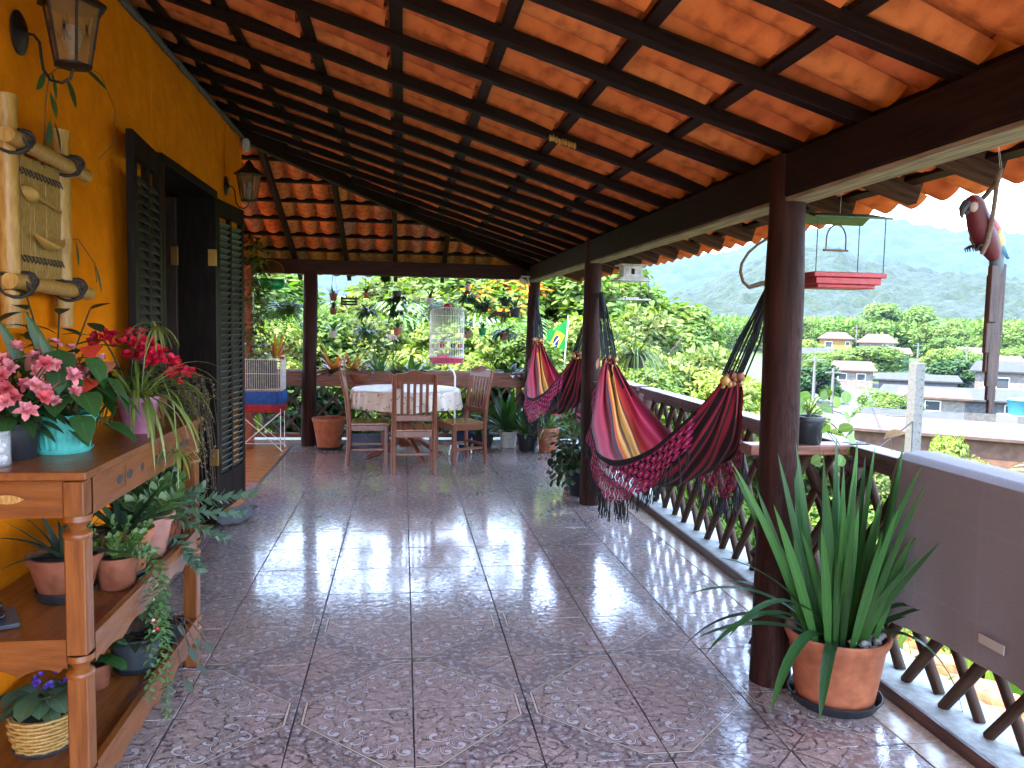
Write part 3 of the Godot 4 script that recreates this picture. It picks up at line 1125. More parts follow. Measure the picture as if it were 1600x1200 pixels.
func make_railings():
	var sticks := []
	for k in 4:
		sticks.append(stick_mesh(1.0, 0.0225, k))
	var b: MB
	for q in [["wooden lattice railing beside the towel and the orchid pot", 0.4, 3.42, 0.0], ["wooden lattice railing behind the near hammock", 3.56, 6.72, 0.0], ["wooden lattice railing behind the far hammock", 6.98, 9.7, 0.0]]:
		var r := thing("lattice_railing", q[0], "railing", Vector3.ZERO, "lattice railings of crossed round sticks")
		b = MB.new()
		b.box(P(2.15, 0.955, (q[1] + q[2]) * 0.5), Vector3(0.13, 0.05, q[2] - q[1] + 0.14), 0.008)
		part("top_rail", b, mats.rail, r)
		b = MB.new()
		b.box(P(2.15, 0.905, (q[1] + q[2]) * 0.5), Vector3(0.06, 0.05, q[2] - q[1] + 0.1), 0.005)
		part("under_rail", b, mats.rail, r)
		for e in [q[1] - 0.03, q[2] + 0.03]:
			b = MB.new()
			b.box(P(2.15, 0.47, e), Vector3(0.07, 0.86, 0.07), 0.006)
			part("rail_post", b, mats.rail, r)
		lattice(r, P(2.15, 0, q[1]), P(2.15, 0, q[2]), 0.045, 0.89, 0.235, 0.62, sticks, 0.024, mats.stick)
	var c := thing("cross_railing", "short lattice railing between the near post and the outer railing under a potted plant", "railing")
	b = MB.new()
	b.box(P(1.90, 0.955, 3.49), Vector3(0.62, 0.05, 0.12), 0.008)
	part("top_rail", b, mats.rail_x, c)
	lattice(c, P(1.66, 0, 3.49), P(2.11, 0, 3.49), 0.0, 0.93, 0.25, 0.5, sticks, 0.024, mats.stick)
	# the far railing, thin slats under planter boards
	var f := thing("far_railing", "far end railing of thin crossed slats under a long brown planter trough", "railing")
	b = MB.new()
	b.box(P(-0.85, 0.815, 9.80), Vector3(4.78, 0.19, 0.03), 0.005)
	var board := part("planter_board", b, mats.rail_x, f)
	b = MB.new()
	b.box(P(-0.85, 0.815, 10.05), Vector3(4.78, 0.19, 0.03), 0.005)
	b.box(P(-0.85, 0.735, 9.925), Vector3(4.76, 0.03, 0.22), 0.003)
	part("planter_back", b, mats.rail_x, f)
	b = MB.new()
	b.box(P(-0.85, 0.82, 9.925), Vector3(4.74, 0.1, 0.215), 0.003)
	part("soil", b, mats.soil, board)
	b = MB.new()
	b.box(P(-0.85, 0.125, 9.80), Vector3(4.78, 0.05, 0.04), 0.005)
	part("bottom_rail", b, mats.rail_x, f)
	for x in [-3.2, 0.2, 1.45]:
		b = MB.new()
		b.box(P(x, 0.38, 9.83), Vector3(0.07, 0.76, 0.06), 0.005)
		part("rail_post", b, mats.rail_x, f)
	b = MB.new()
	b.box(Vector3.ZERO, Vector3(0.032, 1.0, 0.014), 0.003)
	lattice(f, P(-3.2, 0, 9.80), P(1.5, 0, 9.80), 0.13, 0.73, 0.25, 0.72, [b.mesh()], 0.009, mats.slat, "lattice_slat")
# ---------------------------------------------------------------- console shelf on the left
func turned_leg(b: MB, x: float, d: float, h: float):
	# square posts joined by turned necks
	var s := 0.058
	for q in [[0.0, 0.16], [0.20, 0.50], [0.56, 0.90], [0.955, h]]:
		var y0: float = q[0]
		var y1: float = q[1]
		b.box(P(x, (y0 + y1) * 0.5, d), Vector3(s, y1 - y0, s), 0.006)
	for y in [0.155, 0.495, 0.895]:
		b.lathe([Vector2(0.036, y), Vector2(0.039, y + 0.008), Vector2(0.036, y + 0.016), Vector2(0.022, y + 0.026), Vector2(0.024, y + 0.036), Vector2(0.038, y + 0.05), Vector2(0.036, y + 0.066)], 16, Transform3D(Basis(), P(x, 0, d)))

func apron(a: Vector3, b2: Vector3, y0: float, y1: float, out: Vector3, scallops := 0) -> MB:
	# a board between two points whose lower edge may be cut in curves
	var b := MB.new()
	var n := 36
	for skin in 2:
		var off := out * (0.011 if skin == 0 else -0.011)
		var f := func(s: float, t: float) -> Vector3:
			var low := y0
			if scallops > 0:
				var k := s * scallops
				low = y0 + 0.022 * absf(sin(k * PI)) + (0.02 if s < 0.03 or s > 0.97 else 0.0)
			return a.lerp(b2, s) + Vector3.UP * lerpf(low, y1, t) + off
		b.sheet(n, 2, f, skin == 1)
	var lf := func(s: float, t: float) -> Vector3:
		var low := y0
		if scallops > 0:
			low = y0 + 0.022 * absf(sin(s * scallops * PI)) + (0.02 if s < 0.03 or s > 0.97 else 0.0)
		return a.lerp(b2, s) + Vector3.UP * low + out * lerpf(-0.011, 0.011, t)
	b.sheet(n, 1, lf)
	var uf := func(s: float, t: float) -> Vector3:
		return a.lerp(b2, s) + Vector3.UP * y1 + out * lerpf(-0.011, 0.011, t)
	b.sheet(n, 1, uf, true)
	return b

func petal_cut(parent: Node, at: Vector3, u: Vector3, out: Vector3, ln: float, w: float, mat: Material):
	# a leaf-shaped carving set into the apron
	var b := MB.new()
	b.leaf(at - u * ln * 0.5, u, out, ln, w, 0.0, 0, 0.0, 6)
	part("carving", b, mat, parent)

func make_console():
	var c := thing("wooden_console", "honey brown wooden plant console with three shelves against the orange wall", "shelf")
	var x0 := -1.345
	var x1 := -0.90
	var d0 := 2.33
	var d1 := 3.52
	var legs := [[x1, d0], [x1, d1], [x0, d0], [x0, d1]]
	for q in legs:
		var b := MB.new()
		turned_leg(b, q[0], q[1], 1.06)
		part("leg", b, mats.honey_y, c)
	var b := MB.new()
	b.box(P(-1.12, 1.078, 2.925), Vector3(0.53, 0.026, 1.30), 0.008)
	part("tabletop", b, mats.honey_z, c)
	for k in 2:
		var y: float = [0.585, 0.20][k]
		b = MB.new()
		b.box(P(-1.12, y - 0.01, 2.925), Vector3(0.45, 0.02, 1.18), 0.004)
		part("shelf", b, mats.honey_z, c)
		part("apron", apron(P(x1 + 0.018, 0, d0 + 0.03), P(x1 + 0.018, 0, d1 - 0.03), y - 0.085, y + 0.022, Vector3.RIGHT, 6 if k == 1 else 5), mats.honey_z, c)
		part("apron", apron(P(x0 + 0.03, 0, d0 - 0.005), P(x1 - 0.03, 0, d0 - 0.005), y - 0.085, y + 0.022, Vector3.BACK, 3), mats.honey_x, c)
		part("apron", apron(P(x0 + 0.03, 0, d1), P(x1 - 0.03, 0, d1), y - 0.085, y + 0.022, Vector3.BACK, 3), mats.honey_x, c)
	var fr := part("apron", apron(P(x1 + 0.02, 0, d0 + 0.028), P(x1 + 0.02, 0, d1 - 0.028), 0.955, 1.064, Vector3.RIGHT), mats.honey_z, c)
	var sd := part("apron", apron(P(x0 + 0.03, 0, d0 - 0.006), P(x1 - 0.028, 0, d0 - 0.006), 0.955, 1.064, Vector3.BACK), mats.honey_x, c)
	part("apron", apron(P(x0 + 0.03, 0, d1), P(x1 - 0.03, 0, d1), 0.955, 1.064, Vector3.BACK), mats.honey_x, c)
	# carved petals on the aprons
	for dd in [2.62, 2.98, 3.3]:
		var at := P(x1 + 0.0325, 1.012, dd)
		petal_cut(fr, at + P(0, 0, 0.045), P(0, 0, 1), Vector3.RIGHT, 0.06, 0.03, mats.binding)
		petal_cut(fr, at - P(0, 0, 0.045), P(0, 0, 1), Vector3.RIGHT, 0.06, 0.03, mats.binding)
		petal_cut(fr, at + Vector3(0, 0.003, 0), Vector3.UP, Vector3.RIGHT, 0.085, 0.008, mats.binding)
		petal_cut(fr, at + P(0, 0, 0.17), P(0, 0, 1), Vector3.RIGHT, 0.035, 0.032, mats.binding)
	var sa := P(-1.13, 1.008, d0 - 0.0185)
	for k in [-1, 1]:
		petal_cut(sd, sa + Vector3(0.055 * k, 0, 0), Vector3.RIGHT, Vector3.BACK, 0.09, 0.026, mats.bamboo_strip)
	for k in [-1, 1]:
		petal_cut(sd, sa + Vector3(0, 0.028 * k, 0), Vector3.UP, Vector3.BACK, 0.045, 0.012, mats.bamboo_strip)

# ---------------------------------------------------------------- pots
# outer wall, rim, inner wall; the soil is a part of its own
func pot_mesh(r0: float, r1: float, h: float, rim := 0.012, flutes := 0, depth := 0.0) -> MB:
	var b := MB.new()
	if flutes > 0:
		b.lathe([Vector2(0, 0), Vector2(r0, 0.0), Vector2(lerpf(r0, r1, 0.86), h * 0.86)], 72, Transform3D(), flutes, depth)
		b.lathe([Vector2(lerpf(r0, r1, 0.86) * 0.99, h * 0.86), Vector2(r1 + 0.004, h * 0.86), Vector2(r1 + 0.005, h * 0.99), Vector2(r1 + 0.001, h), Vector2(r1 - 0.008, h), Vector2(lerpf(r0, r1, 0.5) - 0.008, h * 0.4)], 36)
	else:
		b.lathe([Vector2(0, 0), Vector2(r0 - 0.004, 0), Vector2(r0, 0.004), Vector2(lerpf(r0, r1, 0.8), h * 0.80), Vector2(lerpf(r0, r1, 0.8) + rim * 0.8, h * 0.81), Vector2(r1 + rim, h * 0.985), Vector2(r1 + rim * 0.7, h), Vector2(r1 - 0.006, h), Vector2(r1 - 0.010, h * 0.98), Vector2(lerpf(r0, r1, 0.5) - 0.01, h * 0.4)], 32)
	return b

func pot(parent: Node, mat: Material, r0: float, r1: float, h: float, rim := 0.008, at := Vector3.ZERO, flutes := 0, depth := 0.0):
	var o := part("pot", pot_mesh(r0, r1, h, rim, flutes, depth), mat, parent)
	o.position = at
	var b := MB.new()
	b.lathe([Vector2(0, h * 0.9), Vector2(r1 * 0.6, h * 0.905), Vector2(lerpf(r0, r1, 0.88) - 0.008, h * 0.88)], 20)
	var s := part("soil", b, mats.soil, parent)
	s.position = at
	return o

func saucer(parent: Node, mat: Material, r: float, h: float, at := Vector3.ZERO):
	var b := MB.new()
	b.lathe([Vector2(0, 0.0), Vector2(r * 0.86, 0), Vector2(r, h * 0.9), Vector2(r, h), Vector2(r - 0.006, h), Vector2(r * 0.84, 0.006), Vector2(0, 0.006)], 32)
	var o := part("saucer", b, mat, parent)
	o.position = at
	return o

func stem(b: MB, a: Vector3, e: Vector3, r: float, bow := 0.0, seg := 5):
	var path := []
	for i in 7:
		var t := i / 6.0
		path.append(a.lerp(e, t) + Vector3.UP * bow * sin(t * PI))
	b.tube(path, r, seg, false)

func one_leaf(parent: Node, mat: Material, col: Color, base: Vector3, dir: Vector3, up: Vector3, ln: float, w: float, droop: float, kind: int, fold := 0.2, segs := 6, called := "leaf"):
	var b := MB.new()
	b.col = col
	b.leaf(base, dir, up, ln, w, droop, kind, fold, segs)
	return part(called, b, mat, parent)

func flower_head(b: MB, at: Vector3, r: float, col: Color, petals := 5, up := Vector3.UP, slim := 0.85):
	# ruffled petals round a middle
	for k in petals:
		b.col = tone(col, 0.22)
		var a := TAU * k / petals + rf(-0.3, 0.3)
		var side := up.cross(Vector3(0.31, 0.2, 0.9)).normalized()
		var o := side * cos(a) + up.cross(side) * sin(a)
		b.leaf(at, (o + up * rf(0.1, 2.2)).normalized(), (up - o * 0.4).normalized(), r * rf(0.8, 1.2), r * slim, rf(-0.6, 1.3), 3, 0.35, 4)

const GREEN_DARK := Color(0.025, 0.085, 0.02)
const GREEN_MID := Color(0.06, 0.16, 0.03)
const GREEN_LIGHT := Color(0.17, 0.30, 0.05)
const GREEN_GREY := Color(0.11, 0.18, 0.12)

# ---------------------------------------------------------------- plants on the console
func make_console_plants():
	var t: Node3D
	var b: MB
	# anthurium in the turquoise pot
	t = thing("potted_anthurium", "broad leaved anthurium in a fluted turquoise pot at the front of the console top", "potted plant", P(-1.055, 1.091, 2.63))
	saucer(t, mats.turquoise, 0.088, 0.016)
	pot(t, mats.turquoise, 0.075, 0.098, 0.115, 0.006, Vector3(0, 0.006, 0), 28, 0.022)
	var stems := MB.new()
	stems.col = Color(0.07, 0.12, 0.03)
	for i in 40:
		var a := i * 2.4 + rf(-0.2, 0.2)
		var up := rf(-0.05, 0.15) if i % 3 else rf(0.08, 0.18)
		var reach := rf(0.06, 0.165)
		var tip := Vector3(cos(a) * reach, 0.13 + up, sin(a) * reach)
		stem(stems, Vector3(cos(a) * 0.03, 0.1, sin(a) * 0.03), tip, 0.0025, 0.03)
		var dir := Vector3(cos(a), rf(-1.3, -0.2), sin(a))
		one_leaf(t, mats.waxy_leaf, tone(Color(0.032, 0.105, 0.02), 0.3), tip - dir * 0.02, dir, Vector3(cos(a) * 0.3, 1, sin(a) * 0.3), rf(0.1, 0.15), rf(0.07, 0.098), rf(0.3, 0.9), 2, 0.22, 7)
	part("stems", stems, mats.leaf, t)
	for q in [[0.02, 0.24, 0.11, 1], [-0.11, 0.22, 0.06, 1], [0.10, 0.23, 0.02, 0], [0.12, 0.28, -0.05, 1], [-0.03, 0.30, 0.05, 1], [0.06, 0.33, -0.08, 0]]:
		one_leaf(t, mats.petal, Color(0.36, 0.13, 0.08) if q[3] else Color(0.55, 0.05, 0.02), Vector3(q[0], q[1], q[2]), Vector3(rf(-0.5, 0.5), -0.5, 1), Vector3(0.1, 0.7, 0.8), 0.075, 0.062, 0.4, 2, 0.2, 7, "flower")
	for q in [[-0.05, 0.16, 0.02, 1.2, 0.28], [0.04, 0.17, 0.05, 0.9, 0.22], [-0.02, 0.2, -0.04, 1.0, 0.26]]:
		one_leaf(t, mats.waxy_leaf, Color(0.05, 0.13, 0.03), Vector3(q[0], q[1], q[2]), Vector3(-0.35 + q[0], 1, q[2]), Vector3(0.2, 0.1, 1), q[4], 0.04, 0.25, 0, 0.3)
	# pale pink flowers behind it
	t = thing("pink_flowering_plant", "plant with ruffled pale pink flowers behind the turquoise pot", "potted plant", P(-1.14, 1.091, 2.50))
	pot(t, mats.black_plastic, 0.06, 0.075, 0.11)
	b = MB.new()
	stems = MB.new()
	stems.col = Color(0.08, 0.14, 0.04)
	for i in 64:
		var a := rf(0, TAU)
		var r := sqrt(rng.randf()) * 0.2
		var at := Vector3(cos(a) * r, 0.27 + rf(-0.07, 0.07) - r * 0.25, sin(a) * r * 1.1)
		stem(stems, Vector3(cos(a) * 0.02, 0.1, sin(a) * 0.02), at, 0.002, 0.02)
		flower_head(b, at, rf(0.022, 0.034), Color(0.75, 0.28, 0.30) if rng.randf() < 0.7 else Color(0.70, 0.14, 0.16), 20, Vector3(cos(a) * 0.5, 0.8, sin(a) * 0.5 + 0.5).normalized(), 0.62)
	part("flower_heads", b, mats.petal, t)
	b = MB.new()
	for i in 60:
		b.col = tone(Color(0.035, 0.10, 0.03), 0.4)
		var a := rf(0, TAU)
		var r := rf(0.05, 0.2)
		b.leaf(Vector3(cos(a) * r * 0.5, rf(0.1, 0.22), sin(a) * r * 0.5), Vector3(cos(a), rf(-0.5, 0.4), sin(a)), Vector3.UP, rf(0.07, 0.12), rf(0.04, 0.06), 0.6, 2, 0.2, 5)
	part("leaves", b, mats.leaf, t)
	part("stems", stems, mats.leaf, t)
	# buds on long stalks and a tall dark leaved plant against the wall
	t = thing("tall_budding_plant", "tall thin plant with dark oval leaves and pink buds against the orange wall", "potted plant", P(-1.22, 1.091, 3.0))
	pot(t, mats.terracotta_dark, 0.055, 0.07, 0.11)
	stems = MB.new()
	stems.col = Color(0.07, 0.07, 0.03)
	for i in 12:
		var a := i * 1.9
		var top := Vector3(cos(a) * rf(0.03, 0.16), rf(0.26, 0.52), sin(a) * rf(0.03, 0.2))
		stem(stems, Vector3(cos(a) * 0.02, 0.1, 0), top, 0.003, 0.02)
		for k in 3:
			one_leaf(t, mats.leaf, tone(Color(0.05, 0.085, 0.035), 0.3), top - Vector3(0, 0.05 * k, 0), Vector3(cos(a + k * 2.0), rf(-0.2, 0.7), sin(a + k * 2.0)), Vector3.UP, rf(0.09, 0.14), rf(0.045, 0.06), rf(0.2, 0.7), 0, 0.15)
	part("stems", stems, mats.leaf, t)
	b = MB.new()
	for q in [[0.10, 0.31, 0.12], [0.13, 0.29, 0.08], [0.17, 0.27, 0.05], [0.06, 0.33, 0.15], [0.15, 0.235, 0.2]]:
		flower_head(b, Vector3(q[0], q[1], q[2]), 0.026, Color(0.78, 0.32, 0.38), 8)
	part("flower_buds", b, mats.petal, t)
	# spider plant in the pink pot
	t = thing("potted_spider_plant", "striped spider plant spilling out of a shiny pink pot on the console", "potted plant", P(-0.965, 1.091, 3.06))
	pot(t, mats.pink_pot, 0.052, 0.074, 0.135, 0.002)
	for i in 74:
		var a := i * 2.4 + rf(-0.3, 0.3)
		var el := rf(0.25, 1.25)
		var ln := rf(0.24, 0.42)
		var col := tone(Color(0.22, 0.33, 0.06) if i % 3 else Color(0.42, 0.46, 0.16), 0.25)
		one_leaf(t, mats.leaf, col, Vector3(cos(a) * 0.025, 0.125, sin(a) * 0.025), spin(a, el), Vector3.UP, ln, rf(0.009, 0.014), rf(1.5, 3.2), 1, 0.35, 9)
	stems = MB.new()
	stems.col = Color(0.30, 0.36, 0.10)
	stems.tube([Vector3(0.02, 0.13, 0), Vector3(0.09, 0.22, 0.03), Vector3(0.14, 0.1, 0.05), Vector3(0.15, -0.08, 0.05), Vector3(0.152, -0.2, 0.05)], 0.003, 5)
	stems.tube([Vector3(0.01, 0.13, 0), Vector3(0.02, 0.28, -0.02), Vector3(0.05, 0.39, -0.05)], 0.0025, 5)
	part("runner", stems, mats.leaf, t)
	for q in [Vector3(0.15, -0.06, 0.05), Vector3(0.05, 0.39, -0.05)]:
		b = MB.new()
		for i in 16:
			b.col = tone(Color(0.30, 0.38, 0.10), 0.25)
			b.leaf(q, spin(i * 2.4, rf(-0.3, 1.0)), Vector3.UP, rf(0.09, 0.16), 0.009, 2.0, 1, 0.3, 6)
		part("plantlet", b, mats.leaf, t)
	# the crimson flowers behind
	t = thing("crimson_flowering_plant", "plant with bunched crimson flowers behind the pink pot", "potted plant", P(-1.09, 1.091, 3.36))
	pot(t, mats.terracotta, 0.06, 0.08, 0.13)
	b = MB.new()
	stems = MB.new()
	stems.col = Color(0.07, 0.13, 0.04)
	for q in [[-0.09, 0.335, 0.02, 7], [0.05, 0.29, 0.05, 11], [0.14, 0.27, 0.1, 10], [0.2, 0.20, 0.0, 5], [0.0, 0.33, -0.06, 6]]:
		var mid := Vector3(q[0], q[1], q[2])
		stem(stems, Vector3(0, 0.11, 0), mid, 0.004, 0.02)
		b = MB.new()
		for k in q[3] * 2:
			flower_head(b, mid + Vector3(rf(-0.05, 0.05), rf(-0.035, 0.035), rf(-0.05, 0.05)), rf(0.02, 0.032), Color(0.62, 0.012, 0.045), 9, Vector3(rf(-0.5, 0.6), 0.6, rf(0, 0.8)).normalized())
		part("flower_head", b, mats.petal, t)
	b = MB.new()
	for i in 70:
		b.col = tone(Color(0.05, 0.13, 0.03), 0.4)
		var a := rf(0, TAU)
		var r := rf(0.03, 0.18)
		b.leaf(Vector3(cos(a) * r * 0.7, rf(0.12, 0.24), sin(a) * r * 0.7), Vector3(cos(a), rf(-0.4, 0.5), sin(a)), Vector3.UP, rf(0.05, 0.09), rf(0.04, 0.06), 0.5, 3, 0.15, 5)
	part("leaves", b, mats.leaf, t)
	part("stems", stems, mats.leaf, t)
	# brown hanging plant at the end of the console
	t = thing("brown_trailing_plant", "wispy brownish plant trailing down the far end of the console", "potted plant", P(-1.05, 1.091, 3.5))
	pot(t, mats.terracotta_dark, 0.05, 0.065, 0.1)
	b = MB.new()
	stems = MB.new()
	stems.col = Color(0.12, 0.085, 0.05)
	for i in 60:
		var a := rf(-1.6, 0.9)
		var r := rf(0.03, 0.16)
		var low := rf(-0.5, 0.12)
		var path := [Vector3(0, 0.09, 0), Vector3(cos(a) * r * 0.6, 0.09 + rf(0.04, 0.16), sin(a) * r * 0.6), Vector3(cos(a) * r + 0.08, 0.06 + rf(0.0, 0.12), sin(a) * r - 0.06), Vector3(cos(a) * r + 0.11, low, sin(a) * r - 0.1)]
		stems.tube(path, 0.0012, 3, false)
		for k in 26:
			var tt := rf(0.3, 2.99)
			var p: Vector3 = (path[int(tt)] as Vector3).lerp(path[int(tt) + 1], fmod(tt, 1.0))
			b.col = tone(Color(0.20, 0.12, 0.065) if rng.randf() < 0.75 else Color(0.14, 0.16, 0.06), 0.4)
			b.leaf(p, Vector3(rf(-1, 1), rf(-1, 1), rf(-1, 1)), Vector3(0.3, 1, 0.2), rf(0.008, 0.02), 0.009, 0.3, 3, 0.1, 2)
	part("leaves", b, mats.dull_leaf, t)
	part("stems", stems, mats.dull_leaf, t)
	# glass jar at the edge of the picture
	t = thing("glass_jar", "clear glass jar standing at the near end of the console top", "jar", P(-1.135, 1.091, 2.375))
	b = MB.new()
	b.lathe([Vector2(0, 0.001), Vector2(0.04, 0.001), Vector2(0.043, 0.006), Vector2(0.043, 0.1), Vector2(0.04, 0.1), Vector2(0.04, 0.008), Vector2(0, 0.008)], 24)
	part("glass", b, mats.glass, t)
	b = MB.new()
	for i in 14:
		b.ball(Vector3(rf(-0.022, 0.022), rf(0.018, 0.07), rf(-0.022, 0.022)), Vector3.ONE * rf(0.009, 0.014), 5, 7)
	part("pebbles", b, mats.white_plastic, t)
	make_shelf_plants()

func succulent(b: MB, at: Vector3, up: Vector3, ln: float, n: int, col: Color, w := 0.02, spread := 0.9):
	# a stem thick with fleshy leaves
	for i in n:
		var tt := float(i) / n
		b.col = tone(col, 0.2)
		var a := i * 2.4
		var side := up.cross(Vector3(0.2, 0.1, 0.97)).normalized()
		var o := side * cos(a) + up.cross(side) * sin(a)
		var p := at + up * ln * tt
		b.leaf(p, (o * spread + up * (0.4 + tt)).normalized(), (up - o * 0.5).normalized(), w * 2.2 * (1.1 - 0.4 * tt), w, 0.0, 0, 0.3, 4)

func trailing(b: MB, path: Array, col: Color, r: float):
	# a string of short plump leaves along a path
	var run := 0.0
	for i in path.size() - 1:
		var a: Vector3 = path[i]
		var e: Vector3 = path[i + 1]
		var n := int(a.distance_to(e) / 0.006) + 1
		var u := (e - a).normalized()
		var side := u.cross(Vector3(0.3, 0.9, 0.2)).normalized()
		for k in n:
			var w := run * 2.4
			run += 1.0
			b.col = tone(col, 0.22)
			var o := side * cos(w) + u.cross(side) * sin(w)
			b.leaf(a.lerp(e, float(k) / n), (o + u * 0.5).normalized(), u * -1.0 + o * 0.3, r * rf(1.0, 1.5), r * 0.55, 0.0, 0, 0.4, 3)

func make_shelf_plants():
	var t: Node3D
	var b: MB
	# aloe
	t = thing("potted_aloe", "dark aloe in a brown pot with black saucer behind the near console leg", "potted plant", P(-1.10, 0.587, 2.74))
	t.scale = Vector3.ONE * 1.12
	saucer(t, mats.black_plastic, 0.085, 0.03)
	pot(t, mats.terracotta_dark, 0.07, 0.10, 0.12, 0.006, Vector3(0, 0.012, 0))
	for i in 17:
		var a := i * 2.4
		var el := 0.35 + 0.06 * i
		one_leaf(t, mats.waxy_leaf, tone(Color(0.045, 0.075, 0.05), 0.2), Vector3(cos(a) * 0.02, 0.12, sin(a) * 0.02), spin(a, el), Vector3.UP, rf(0.16, 0.24), 0.028, rf(0.3, 0.9), 4, 0.55, 7)
	# dark tray
	t = thing("slate_tray", "small dark slate tray with a metal bird on the middle console shelf", "tray", P(-1.20, 0.587, 2.52), "", 0.5)
	b = MB.new()
	b.box(Vector3(0, 0.009, 0), Vector3(0.09, 0.016, 0.17), 0.004)
	part("tray", b, mats.grey_plastic, t)
	b = MB.new()
	b.ball(Vector3(0.0, 0.03, 0.02), Vector3(0.016, 0.014, 0.035), 7, 10)
	b.ball(Vector3(0.0, 0.045, -0.02), Vector3(0.011, 0.011, 0.013), 6, 9)
	b.leaf(Vector3(0, 0.035, 0.045), Vector3(0, 0.5, 1), Vector3.UP, 0.05, 0.02, 0.2, 3, 0.1, 4)
	part("bird", b, mats.black_iron, t)
	# the row of succulents along the middle shelf
	t = thing("dark_leaved_succulent", "dark green agave like succulent in a terracotta pot on the middle shelf", "potted plant", P(-1.0, 0.587, 2.98))
	t.scale = Vector3.ONE * 1.2
	saucer(t, mats.grey_plastic, 0.078, 0.018)
	pot(t, mats.terracotta, 0.062, 0.085, 0.13, 0.006, Vector3(0, 0.008, 0))
	for i in 20:
		var a := i * 2.4 + 0.5
		one_leaf(t, mats.waxy_leaf, tone(Color(0.035, 0.085, 0.04), 0.25), Vector3(cos(a) * 0.02, 0.13, sin(a) * 0.02), spin(a, rf(0.35, 1.1)), Vector3.UP, rf(0.14, 0.23), 0.032, rf(0.2, 0.8), 4, 0.45, 6)
	t = thing("burros_tail", "trailing string succulent hanging over the front edge of the middle shelf", "potted plant", P(-0.97, 0.587, 2.83))
	t.scale = Vector3.ONE * 1.12
	pot(t, mats.terracotta_dark, 0.05, 0.062, 0.10, 0.005)
	b = MB.new()
	for i in 16:
		var a := rf(0, TAU)
		succulent(b, Vector3(cos(a) * 0.03, 0.1, sin(a) * 0.03), Vector3(cos(a) * 0.6, 0.8, sin(a) * 0.6).normalized(), rf(0.06, 0.12), 20, Color(0.19, 0.33, 0.09), 0.014, 0.8)
	for q in [[0.10, 0.06, -0.33], [0.13, 0.0, -0.42], [0.11, -0.05, -0.22], [0.12, 0.03, -0.16], [0.14, 0.09, -0.26]]:
		trailing(b, [Vector3(0.02, 0.11, 0), Vector3(q[0] * 0.8, 0.12, q[1] * 0.6), Vector3(q[0] + 0.01, 0.02, q[1]), Vector3(q[0] + 0.015, q[2] * 0.5, q[1] * 1.1), Vector3(q[0] + 0.01, q[2], q[1] * 1.2)], Color(0.17, 0.33, 0.12), 0.021)
	part("strands", b, mats.leaf, t)
	t = thing("pale_rosette_succulent", "pot of pale green rosette succulents in a pinkish terracotta pot on the middle shelf", "potted plant", P(-0.99, 0.587, 3.2))
	t.scale = Vector3.ONE * 1.2
	pot(t, mats.terracotta_pink, 0.06, 0.085, 0.14)
	b = MB.new()
	for i in 20:
		var a := i * 2.4
		var r := 0.016 * sqrt(i)
		succulent(b, Vector3(cos(a) * r, 0.13, sin(a) * r), Vector3(cos(a) * 0.5, 0.9, sin(a) * 0.5).normalized(), rf(0.05, 0.12), 16, Color(0.20, 0.32, 0.12) if i % 3 else Color(0.12, 0.25, 0.07), 0.028)
	part("rosettes", b, mats.leaf, t)
	t = thing("jade_succulent", "grey green jade plant in a wide terracotta bowl on the middle shelf", "potted plant", P(-1.04, 0.587, 3.42))
	t.scale = Vector3.ONE * 1.15
	pot(t, mats.terracotta, 0.085, 0.12, 0.13, 0.01)
	b = MB.new()
	var stems := MB.new()
	stems.col = Color(0.09, 0.07, 0.045)
	for i in 26:
		var a := rf(0, TAU)
		var r := rf(0.02, 0.1)
		var top := Vector3(cos(a) * r, rf(0.18, 0.32), sin(a) * r)
		stem(stems, Vector3(cos(a) * r * 0.4, 0.1, sin(a) * r * 0.4), top, 0.004, 0.0)
		succulent(b, top - Vector3(0, 0.05, 0), Vector3(cos(a) * 0.4, 0.9, sin(a) * 0.4).normalized(), 0.07, 16, Color(0.13, 0.20, 0.13), 0.027)
	part("leaves", b, mats.waxy_leaf, t)
	part("stems", stems, mats.dull_leaf, t)
	# the blue-grey branches that lean out past the far leg
	t = thing("blue_grey_succulent", "blue grey leafy succulent branches leaning out past the far console leg", "potted plant", P(-0.97, 0.587, 3.43))
	b = MB.new()
	for q in [[0.04, 0.14, 0.10, 0.30, 0.10, -0.02], [0.02, 0.12, 0.06, 0.24, 0.02, 0.06], [0.06, 0.16, 0.02, 0.34, 0.17, -0.10], [0.03, 0.15, 0.12, 0.16, 0.24, 0.1], [0.05, 0.05, 0.12, 0.18, -0.06, 0.22]]:
		var p0 := Vector3(q[0], q[1], q[2])
		var p1 := Vector3(q[3], q[4], q[5])
		succulent(b, p0, (p1 - p0).normalized(), p0.distance_to(p1), 36, Color(0.20, 0.32, 0.24), 0.026, 1.0)
	part("leaves", b, mats.leaf, t)
	pot(t, mats.terracotta_dark, 0.045, 0.06, 0.11, 0.005)
	# bottom shelf
	t = thing("grey_pot_bead_plant", "small plant with red and green leaves in a charcoal pot on the bottom shelf", "potted plant", P(-0.985, 0.201, 3.05))
	saucer(t, mats.black_plastic, 0.085, 0.018)
	pot(t, mats.grey_plastic, 0.072, 0.092, 0.125, 0.004, Vector3(0, 0.008, 0))
	for i in 18:
		var a := i * 2.4
		one_leaf(t, mats.leaf, tone(Color(0.12, 0.07, 0.05) if i % 3 == 0 else Color(0.07, 0.10, 0.055), 0.3), Vector3(cos(a) * 0.03, 0.125, sin(a) * 0.03), spin(a, rf(0.2, 1.2)), Vector3.UP, rf(0.09, 0.15), rf(0.05, 0.07), rf(0.5, 1.2), 2, 0.15)
	b = MB.new()
